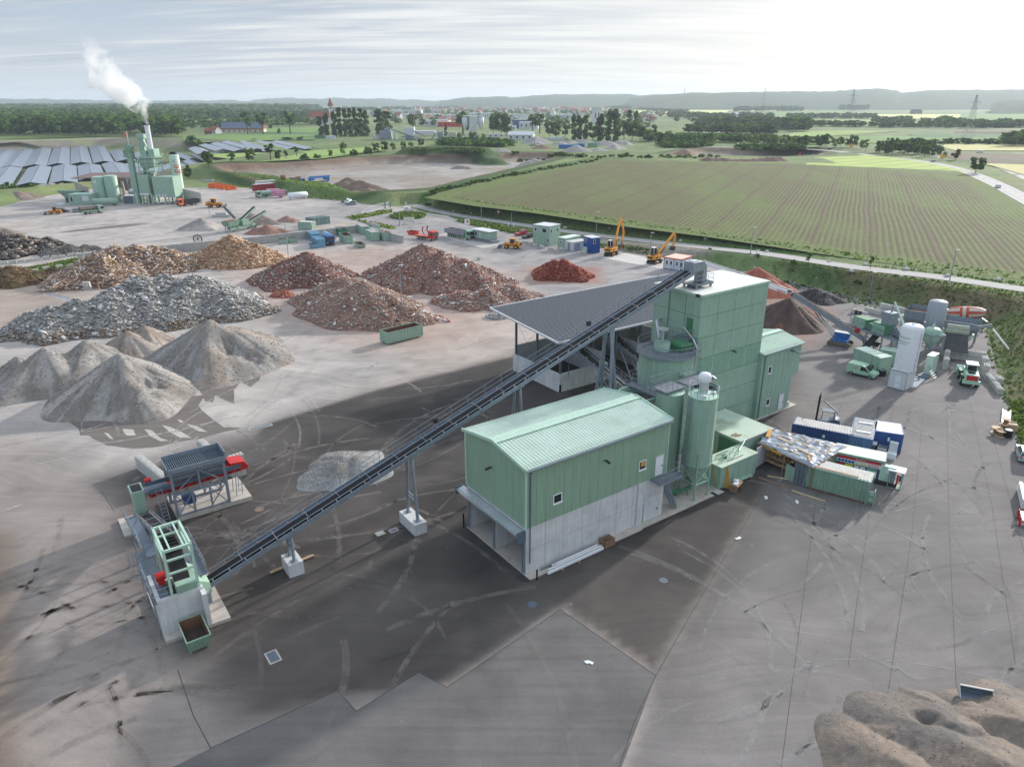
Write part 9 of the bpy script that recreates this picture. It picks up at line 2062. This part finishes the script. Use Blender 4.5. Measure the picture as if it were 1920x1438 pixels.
BASE={k:[crown(k,s,n,(.85,.95,.85))for s in(21,22,23)]for k,n in(('round',110),('bush',60))}
def mass(name,pts,n,hmin,hmax,kind='round',z=4.0,seed=0,scale=1.0,lab=None,leaf=2.6,tint=1.0):
 """pts: photo polygon of the ground it stands on; n trees"""
 rs=np.random.RandomState(seed);P=W(pts,z);P=[p for p in P if p.y>0];xs=[p.x for p in P];ys=[p.y for p in P];X=np.zeros(0);Y=np.zeros(0)
 while len(X)<n:
  a=rs.uniform(min(xs),max(xs),n*3);b=rs.uniform(min(ys),max(ys),n*3);k=sd_poly(a,b,P)<0;X=np.concatenate([X,a[k]]);Y=np.concatenate([Y,b[k]])
 X,Y=X[:n],Y[:n];Vs=[];Cs=[]
 for i in range(n):
  V,Cc=BASE[kind][i%3];c=V.mean(1,keepdims=True);h=rs.uniform(hmin,hmax);t=rs.uniform(0,6.28);Rm=np.array([[math.cos(t),-math.sin(t),0],[math.sin(t),math.cos(t),0],[0,0,1]])
  Vs.append((((c+(V-c)*leaf)*np.array([scale,scale,1]))@Rm.T)*h+np.array([X[i],Y[i],z-.3]));Cs.append(np.repeat(Cc*rs.uniform(.75,1.2)*tint,4,0))
 V=np.concatenate(Vs).reshape(-1,3);tag(np_mesh(name,V,np.arange(len(V)).reshape(-1,4),M_leaf,cols=np.concatenate(Cs)),lab,kind='stuff')
mass('forest',[(-60,258),(60,259),(180,258),(262,256),(262,236),(200,233),(-60,236)],420,17,24,seed=1,scale=1.1)
mass('forest',[(-80,236),(200,233),(330,232),(430,226),(430,214),(-80,214)],620,18,25,seed=2,scale=1.25,leaf=3.4)
mass('forest',[(-80,214),(560,214),(600,206),(560,203),(-80,203)],800,22,32,seed=3,scale=1.8,leaf=4)
mass('forest',[(272,259),(332,259),(330,246),(272,248)],60,18,23,seed=4)
mass('treeline',[(330,246),(420,244),(600,236),(600,231),(430,234),(330,240)],90,9,16,seed=5,scale=1.2)
mass('treeline',[(420,226),(620,224),(620,218),(420,220)],220,12,20,seed=6,scale=1.4,tint=.8)
mass('treeline',[(600,211),(860,206),(860,204),(600,207)],120,12,18,seed=7,scale=1.6,leaf=4)
mass('treeline',[(700,240),(1060,246),(1300,242),(1300,214),(960,208),(700,212)],330,8,14,seed=8,scale=1.2,leaf=3)
mass('treeline',[(1210,268),(1330,268),(1560,275),(1560,272),(1330,264),(1210,260)],150,5,9,seed=9,scale=1.4)
mass('shrubbery',[(1240,278),(1330,276),(1330,268),(1240,270)],90,4,7,'bush',seed=10,scale=1.6);mass('shrubbery',[(820,276),(960,276),(960,268),(830,266)],120,4,8,'bush',seed=11,scale=1.6);mass('shrubbery',[(1390,282),(1500,281),(1500,279),(1390,279)],70,4,7,'bush',seed=12,scale=1.8)
mass('shrubbery',[(760,282),(905,285),(905,281),(760,279)],80,1.5,3,'bush',7,seed=13,scale=2.2)
for i,(pts,n,a,b)in enumerate([([(1300,240),(1480,244),(1485,236),(1300,234)],110,10,17),([(1480,250),(1510,250),(1510,236),(1478,236)],40,12,18),([(1290,252),(1450,254),(1450,250),(1290,249)],70,8,13),([(1378,211),(1505,210),(1505,206),(1378,207)],130,14,22),([(1195,208),(1290,216),(1290,213),(1195,206)],70,10,16),([(1475,222.5),(1640,224),(1640,221.5),(1475,220.5)],110,6,14),([(1515,237.5),(1710,241),(1900,241),(1900,238),(1710,238),(1515,235.5)],150,5,11),([(1575,208),(1625,208),(1625,204.5),(1575,205)],60,18,28),([(1760,238),(1990,242),(1990,237),(1760,234)],130,7,13),([(1880,275),(1990,278),(1990,268),(1890,266)],40,8,14),([(1140,207.5),(1180,207.5),(1180,205),(1140,205)],40,14,22),([(1250,222),(1450,226),(1450,222),(1250,218)],110,8,15),([(1700,270.5),(1990,273),(1990,271.5),(1700,269)],60,3,6),([(1640,232),(1780,232),(1780,230),(1640,230)],40,6,14)]):mass('treeline',pts,n,a,b,seed=20+i,scale=1.6,leaf=3,tint=.75)
def bankfn(rs,n):
 out=polyfn([(1440,497),(1500,500),(1700,520),(1990,556),(2060,640),(1990,860),(1919,815),(1860,650),(1852,606),(1700,574),(1500,528),(1440,505)],2)(rs,n);return out
tufts('undergrowth',bankfn,4200,.32,[(70,92,52),(82,104,58),(62,82,46),(98,108,64)],.3,seed=31)
tufts('undergrowth',polyfn([(790,370),(1000,401),(1320,446),(1500,473),(1700,502),(1925,529),(1925,540),(1700,513),(1500,485),(1320,459),(1000,421),(780,384)],2.2),3200,.4,[(70,100,46),(92,122,58),(58,82,40)],.4,seed=32)
tufts('undergrowth',polyfn([(1895,740),(1990,760),(2060,1000),(1985,960),(1925,835)],1),2500,.5,[(76,100,52),(94,116,60),(110,120,62)],.28,seed=33)
tufts('undergrowth',polyfn([(440,330),(530,334),(650,366),(640,374),(520,360),(430,344)],1),1500,.45,[(104,130,64),(92,116,56)],.5,seed=34)
# village, farm, works 
HP={}
def house(p,rz,L,Wd,h,wall,roof,lab,grp=None,rh=None,nm='house',cat='house',flat=False,parts=False):
 if parts:
  o=thing(nm,lab,cat,p,rz,grp)
  m=MB();m.box(-L/2,L/2,-Wd/2,Wd/2,-1,h)if flat else m.yz([(-Wd/2,-1),(Wd/2,-1),(Wd/2,h),(0,h+(rh or Wd*.45)),(-Wd/2,h)],-L/2,L/2);m.build('wall',wall,o)
  m=MB();r_=rh or Wd*.45
  if flat:m.box(-L/2-.2,L/2+.2,-Wd/2-.2,Wd/2+.2,h,h+.5)
  else:
   for s_ in(-1,1):m.plate([(-L/2-.4,s_*(Wd/2+.5),h-.35),(L/2+.4,s_*(Wd/2+.5),h-.35),(L/2+.4,0,h+r_+.1),(-L/2-.4,0,h+r_+.1)][::s_],-.25)
  m.build('roof',roof,o);m=MB();k=max(2,int(L/6))
  for i in range(k):x=-L/2+L*(i+.5)/k;m.box(x-1,x+1,-Wd/2-.05,-Wd/2,h*.35,h*.7)
  m.build('window_row',M_glass,o);return o
 key=(wall.name,roof.name,round(L/3),flat)
 if key not in HP:
  m=MB();r_=rh or Wd*.45
  if flat:m.box(-L/2,L/2,-Wd/2,Wd/2,-1,h);m.cur=1;m.box(-L/2-.2,L/2+.2,-Wd/2-.2,Wd/2+.2,h,h+.5)
  else:
   m.yz([(-Wd/2,-1),(Wd/2,-1),(Wd/2,h),(0,h+r_),(-Wd/2,h)],-L/2,L/2);m.cur=1
   for s_ in(-1,1):m.plate([(-L/2-.4,s_*(Wd/2+.5),h-.35),(L/2+.4,s_*(Wd/2+.5),h-.35),(L/2+.4,0,h+r_+.1),(-L/2-.4,0,h+r_+.1)][::s_],-.25)
  m.cur=2
  for i in range(max(2,int(L/4))):x=-L/2+L*(i+.5)/max(2,int(L/4));m.box(x-.6,x+.6,-Wd/2-.05,-Wd/2,h*.35,h*.65)
  o=m.build(nm,[wall,roof,M_glass]);HP[key]=o
 else:o=HP[key].copy();COL.objects.link(o)
 o.location=p;o.rotation_euler=(0,0,rz);return tag(o,lab,cat,grp)
M_ind=M('white_hall',srgb(206,208,208),.6,var=.03,scale=.2);M_cream=M('cream_render',srgb(206,196,176),.85,var=.04,scale=.2)
def rnd_houses(pts,n,lab,grp,smin,smax,seed,indu=0.0):
 rs=random.Random(seed);P=W(pts,NAT);xs=[p.x for p in P];ys=[p.y for p in P];k=0
 while k<n:
  x,y=rs.uniform(min(xs),max(xs)),rs.uniform(min(ys),max(ys))
  if sd_poly(np.array([x]),np.array([y]),P)[0]>0:continue
  k+=1;r=rs.random();s=rs.choice((0,1,2))*(smax-smin)/2+smin;w=rs.choice((M_house,M_house,M_cream));rf=rs.choice((M_tile,M_tile,M_tilegrey));rn='red' if rf==M_tile else 'grey'
  house(Vector((x,y,NAT)),rs.uniform(0,3.1),s,s*.75,s*.42,w,rf,lab%(('white' if w==M_house else 'cream'),rn),grp%rn)
rnd_houses([(800,214),(960,214),(1060,216),(1180,220),(1180,209),(960,206),(760,207)],130,'%s house with %s roof among the trees of the town','town houses with %s roofs',14,22,1)
rnd_houses([(700,224),(870,232),(870,222),(700,214)],40,'%s house with %s roof in front of the white industrial halls','houses near the halls with %s roofs',12,19,2)
rnd_houses([(480,224),(600,222),(600,212),(480,214)],20,'%s village house with %s roof left of the poplars','village houses with %s roofs',11,17,3)
rnd_houses([(1195,232),(1240,233),(1240,214),(1200,214)],16,'%s house with %s roof right of the poplars','houses right of the poplars with %s roofs',11,16,4)
rnd_houses([(960,204.5),(1340,206),(1340,203.5),(960,203)],60,'%s house with %s roof in the distant village below the hills','distant houses with %s roofs',14,22,5)
IH='industrial halls of the town'
for x,y,L,Wd,h,lab,mt in[(760,214,60,25,9,'long white hall at the left end of the industrial estate',M_ind),(776,216,34,20,12,'white hall with dark window band behind the single round tree',M_ind),(795,221,70,30,8,'low wide white hall behind the gravel works',M_ind),(850,226,46,26,10,'white hall with flat roof left of the concrete plant',M_ind),(908,222,60,26,10,'white flat hall right of the concrete plant',M_ind),(970,226,46,24,10,'white hall between the dark broad trees',M_ind),(990,232,40,22,9,'white office block behind the thin trees',M_ind),(1055,224,40,22,9,'pale hall behind the poplar row',M_ind),(978,240,16,14,10,'dark blue hall next to the white office',M_blue),(992,242,18,14,8,'small white office next to the dark blue hall',M_ind),(845,238,26,16,6,'red roofed workshop left of the thin tree',M_red),(815,236,34,18,7,'grey flat workshop behind the conveyors',M_ind),(955,245,12,8,5,'small white flat building below the broad tree',M_ind)]:
 house(G(x,y,NAT),rnd.uniform(-.2,.3),L*1.5,Wd*1.3,h*1.15,mt,M_whited if mt!=M_red else M_orange,lab,IH,flat=True,nm='industrial_hall',cat='hall',parts=True)
house(G(1117,232,NAT),.2,12,12,26,M_ind,M_tilegrey,'tall white grain silo block rising above the town',None,flat=True,nm='tower_block',cat='building',parts=True)
house(G(405,252,NAT),-.5,10,9,5,M_house,M_tile,'white farm house with red roof left of the long barn','farm',rh=4,nm='farm_house',parts=True);house(G(394,252,NAT),-.4,9,8,4,M_tile,M_tile,'small red brown farm shed beside the white farm house','farm',rh=3,nm='farm_shed',cat='shed',parts=True)
ba=house(G(458,249,NAT),.06,52,16,4.5,M_cream,M('solar_roof',srgb(96,108,128),.4),'long farm barn with blue grey solar roof and red gable','farm',rh=8,nm='barn',cat='barn',parts=True);m=MB()
for s_ in(-1,1):m.yz([(-8.1,4.5),(8.1,4.5),(0,12.6)],s_*26.1-.15,s_*26.1+.15)
m.box(-26,26,-8.5,-8.2,4.0,5.4);m.build('gable',M_tile,ba)
house(G(978,262,NAT),-.2,26,16,5,M_ind,M_whited,'white gabled hall behind the dark gravel heap',None,rh=3,nm='industrial_hall',cat='hall',parts=True);house(G(930,257,NAT),0,18,8,3,M_whited,M_white,'long low white shed in front of the broad tree',None,flat=True,nm='low_shed',cat='shed',parts=True)
house(G(1364,232,NAT),.4,11,9,5,M_house,M_tile,'lone white house with red roof between two firs',None,rh=4,parts=True)
for x,y,L,lab in((1640,203.8,130,'long white farm hall far away under the hills'),(1760,204,190,'widest white farm hall far away under the hills'),(1790,202.9,110,'rear white farm hall far away under the hills'),(1560,203.4,60,'small white shed far away below the wooded ridge')):house(G(x,y,NAT),.1,L,50,12,M_ind,M_whited,lab,'far farm halls',rh=14,nm='farm_hall',cat='hall',parts=True)
house(G(1717,214,NAT),.1,34,16,6,M_woodb,M('dark_barn_roof',srgb(84,66,64),.8),'dark brown field barn on the pale distant fields',None,rh=8,nm='field_barn',cat='barn',parts=True);house(G(1377,217.5,NAT),.1,30,12,5,M_ind,M_white,'small white field shed among distant trees',None,rh=4,nm='field_shed',cat='shed',parts=True)
cp=AT(622,227,1300);cp.z=NAT;ch=thing('church','white village church with red spire rising above the poplars','church',cp,.3);m=MB();m.box(-3.4,3.4,-3.4,3.4,0,30);m.build('tower',M_house,ch);m=MB();m.lathe([(5,30),(4.2,34),(2.6,35.5),(2.2,38),(.8,41),(.01,44)],(0,0,0),8);m.build('spire',M_tile,ch);m=MB();m.yz([(-7,0),(7,0),(7,12),(0,21),(-7,12)],-34,-3.4);m.build('nave',M_house,ch);m=MB()
for s_ in(-1,1):m.plate([(-34.5,s_*7.6,11.4),(-3.3,s_*7.6,11.4),(-3.3,0,21.4),(-34.5,0,21.4)][::s_],-.3)
m.build('roof',M_tile,ch);m=MB()
for z in(18,25):m.box(-1,1,-3.46,-3.4,z,z+3)
m.build('window',M_glass,ch)
gw=thing('gravel_works','grey gravel washing works with white block tower and sloping conveyors beyond the quarry','works',G(769,262,NAT));S_=FPX/(gw.location.y*_c+36*_s)
wx=lambda px:(px-769)/S_
wz=lambda py:(262-py)/S_
def wb(nm,mt,*bx):
 m=MB()
 for x0,x1,y0,y1,d0,d1 in bx:m.box(wx(x0),wx(x1),d0,d1,max(0,wz(y1)),wz(y0))
 return m.build(nm,mt,gw)
wb('block_tower',M_whited,(760,778,240,256,-5,5));wb('tower_leg',M_steel,(762,776,256,262,-4,4));wb('screen_house',M_steel,(713,735,247,264,-4,6),(722,733,243,250,-3,4));wb('bunker',M_conc,(699,709,254,263,-2,4));wb('bunker',M_conc,(741,744,254,264,0,3));wb('silo_block',M_steel,(821,832,248,257,-3,3),(822,831,257,264,-2,2));wb('workshop',M_ind,(778,815,247,254,4,16));wb('concrete_box',M_concwarm,(842,856,249,258,-3,3))
for i,(a,b,c,d)in enumerate([(727,240,775,257),(707,252,730,264),(777,246,800,256),(755,256,782,268),(770,254,796,264),(820,249,811,264)]):m=MB();m.beam((wx(a),-6-i,wz(b)),(wx(c),-6-i,max(.5,wz(d))),1.6,1.4);m.build('conveyor',M_steel,gw)
cpn=thing('concrete_plant','tall pale concrete plant with two silos and a sloping white chute','plant',G(889,258,NAT));S_=FPX/(cpn.location.y*_c+36*_s);m=MB();m.box(-5,4,-4,4,0,36/S_);m.build('tower',M_conc,cpn)
for i,x in enumerate((-9.5,7.5)):m=MB();m.smooth=True;m.lathe([(.8,8),(3.4,14),(3.4,33/S_+1),(.01,34/S_+1.5)],(x,0,0),18);m.build('silo',M_whited,cpn)
m=MB();m.beam((-9,-6,2),(-1,-6,24/S_),1.5,1.2);m.build('chute',M_white,cpn);m=MB();m.box(-12,10,-3,3,34/S_+1.5,34/S_+2.5);m.build('roof',M_white,cpn)
for x,y,L,h,mt,nm,lab in((1066,279,16,3,M_blueb,'tarpaulin_stack','blue tarpaulin covered stack among the gravel heaps'),(1087,277,8,3,M_blueb,'tarpaulin_stack','small blue tarpaulin stack right of the pointed gravel heap'),(1111,276,8,3.4,M_greenold,'site_container','green container between the gravel heaps and the poplars'),(602,260,12,3,M_greendk,'site_container','green container under the left poplars'),(620,261,10,3,M_whited,'site_container','white container under the left poplars'),(1043,263,18,2.4,M_whited,'site_container','white trailer row before the far trees')):
 p=G(x,y,NAT);box_thing(nm,lab,'container' if 'cont' in nm else 'tarpaulin',p,rnd.uniform(-.2,.2),[('body',mt,[(-L/2,L/2,-2,2,0,h)]),('top',mt,[(-L/2-.2,L/2+.2,-2.2,2.2,h,h+.2)])])
loader(G(1057,263,NAT),0,M_orange,'orange loader working before the far poplars',bucket=M_steeldk);truck(G(1000,274,NAT),.1,'white truck on the gravel yard beyond the quarry',M_white,(1.3,5,6.3),8.5)
for px,py,pr_,lab in((1815,257,178,'nearest tall lattice power pylon at the right'),(1430,209,164,'lattice power pylon above the left distant wood'),(1281,207,166,'farthest lattice power pylon left of the middle'),(1592,232,168,'lattice power pylon behind the round distant grove')):
 p=G(px,py,NAT);h=HT(px,py,pr_,NAT);o=thing('power_pylon',lab,'pylon',p,.5,'power pylons');m=MB();n=9;w0=h*.09;th=max(.14,h*.0028)
 for k in range(n):
  z0,z1=h*k/n,h*(k+1)/n;a,b=w0*(1-k/n)**1.2+.6,w0*(1-(k+1)/n)**1.2+.6
  Q=[(-1,-1),(1,-1),(1,1),(-1,1)]
  for i in range(4):
   j=(i+1)%4;m.beam((Q[i][0]*a,Q[i][1]*a,z0),(Q[i][0]*b,Q[i][1]*b,z1),th);m.beam((Q[i][0]*a,Q[i][1]*a,z0),(Q[j][0]*b,Q[j][1]*b,z1),th*.7);m.beam((Q[j][0]*a,Q[j][1]*a,z0),(Q[i][0]*b,Q[i][1]*b,z1),th*.7)
 m.build('mast',M_steeldk,o);m=MB()
 for f,w in((.82,.24),(.66,.17)):m.beam((-h*w,0,h*f),(h*w,0,h*f),th*2,th*2);m.beam((-h*w,0,h*f),(0,0,h*f+h*.05),th);m.beam((h*w,0,h*f),(0,0,h*f+h*.05),th)
 m.build('cross_arm',M_steeldk,o)
# sky, sun, air, camera 
SUN_EL=R(19.0);SUN_AZ=R(46.5)
SUN_STR=4.5;SKY_STR=.12;EXPO=.1;HAZE=.9e-4
wd=bpy.data.worlds.new("World");S.world=wd;wd.use_nodes=True
t=NT(wd)
sky=t.n('ShaderNodeTexSky',sky_type='NISHITA',sun_disc=False,sun_elevation=SUN_EL,sun_rotation=math.pi/2-SUN_AZ,altitude=450.0,air_density=1.0,dust_density=2.5)
tc=t.n('ShaderNodeTexCoord').outputs['Generated']
nrm=t.n('ShaderNodeVectorMath',operation='NORMALIZE');t.l(tc,nrm.inputs[0])
sp=t.n('ShaderNodeSeparateXYZ');t.l(nrm.outputs[0],sp.inputs[0])
zc=t.math('MAXIMUM',t.math('ADD',sp.outputs[2],.10),.05)
px_=t.math('DIVIDE',sp.outputs[0],zc);py_=t.math('DIVIDE',sp.outputs[1],zc)
cb=t.n('ShaderNodeCombineXYZ');t.l(px_,cb.inputs[0]);t.l(py_,cb.inputs[1])
n1=t.noise(t.mapv(cb.outputs[0],(.55,1.0,1),(0,0,R(-14))),1.1,7,.62,.5)
n2=t.noise(t.mapv(cb.outputs[0],(.3,1.5,1),(0,0,R(-20)),(3,1,0)),2.4,6,.6,.3)
sd=t.n('ShaderNodeVectorMath',operation='DOT_PRODUCT');t.l(nrm.outputs[0],sd.inputs[0])
sd.inputs[1].default_value=(math.cos(SUN_EL)*math.cos(SUN_AZ),math.cos(SUN_EL)*math.sin(SUN_AZ),math.sin(SUN_EL))
glow=t.ramp(sd.outputs['Value'],.35,.92)
cover=t.math('ADD',t.math('ADD',t.math('MULTIPLY',n1,.75),t.math('MULTIPLY',n2,.35)),t.math('MULTIPLY',glow,.38))
mask=t.ramp(cover,.46,.68)
shade=t.ramp(n2,.38,.62)
blue=t.mix(t.ramp(sp.outputs[2],0,.3),srgb(206,218,231),srgb(160,184,212))
grey=t.mix(shade,srgb(160,176,200),srgb(238,241,245))
white=t.mix(glow,grey,t.mix(shade,(.9,.92,.94),(1.06,1.06,1.05)))
cl_=t.mix(mask,blue,white)
horizon=t.ramp(sp.outputs[2],.0,.09,.75,0)
cl_=t.mix(t.math('MULTIPLY',horizon,t.ramp(glow,0,1,.8,1)),cl_,t.mix(glow,srgb(232,238,243),srgb(255,255,254)))
up=t.ramp(sp.outputs[2],.16,.5,.86,1.42)
cl_=t.mix(1.0,cl_,up,'MULTIPLY')
bg1=t.n('ShaderNodeBackground',i_Strength=SKY_STR);t.l(sky.outputs[0],bg1.inputs[0])
bg2=t.n('ShaderNodeBackground',i_Strength=1.0);t.l(cl_,bg2.inputs[0])
mx=t.n('ShaderNodeMixShader',i_0=.9);t.l(bg1.outputs[0],mx.inputs[1]);t.l(bg2.outputs[0],mx.inputs[2])
ow=t.n('ShaderNodeOutputWorld');t.l(mx.outputs[0],ow.inputs[0])
sl=bpy.data.lights.new('sun','SUN');sl.energy=SUN_STR;sl.angle=R(2.2);sl.color=(1,.95,.89)
so=bpy.data.objects.new('sun',sl);COL.objects.link(so)
so.rotation_euler=Vector((math.cos(SUN_EL)*math.cos(SUN_AZ),math.cos(SUN_EL)*math.sin(SUN_AZ),math.sin(SUN_EL))).to_track_quat('Z','Y').to_euler()
so.location=(0,0,300)
hm=bpy.data.materials.new('haze_air');hm.use_nodes=True;ht=hm.node_tree;ht.nodes.clear()
pv=ht.nodes.new('ShaderNodeVolumePrincipled');pv.inputs['Density'].default_value=HAZE;pv.inputs['Color'].default_value=(.78,.87,1.0,1);pv.inputs['Anisotropy'].default_value=.25
ho=ht.nodes.new('ShaderNodeOutputMaterial');ht.links.new(pv.outputs[0],ho.inputs['Volume'])
hb=MB();hb.box(-9900,9900,-900,12600,-14,190)
tag(hb.build('haze',hm),kind='stuff')
cam=bpy.data.cameras.new('camera');co=bpy.data.objects.new('camera',cam);COL.objects.link(co)
cam.sensor_width=36;cam.lens=FPX/1920*36;cam.clip_start=.5;cam.clip_end=40000
co.location=(0,0,CAMH);co.rotation_euler=(math.pi/2-PITCH,0,0)
S.camera=co
S.render.engine='CYCLES'
S.cycles.use_denoising=True
try:S.cycles.denoiser='OPENIMAGEDENOISE'
except Exception:pass
S.cycles.max_bounces=9;S.cycles.diffuse_bounces=2;S.cycles.glossy_bounces=2;S.cycles.transparent_max_bounces=6;S.cycles.volume_bounces=8
S.cycles.sample_clamp_indirect=4
S.cycles.use_adaptive_sampling=True;S.cycles.adaptive_threshold=.02
S.view_settings.view_transform='Standard';S.view_settings.look='None';S.view_settings.exposure=EXPO;S.view_settings.gamma=1
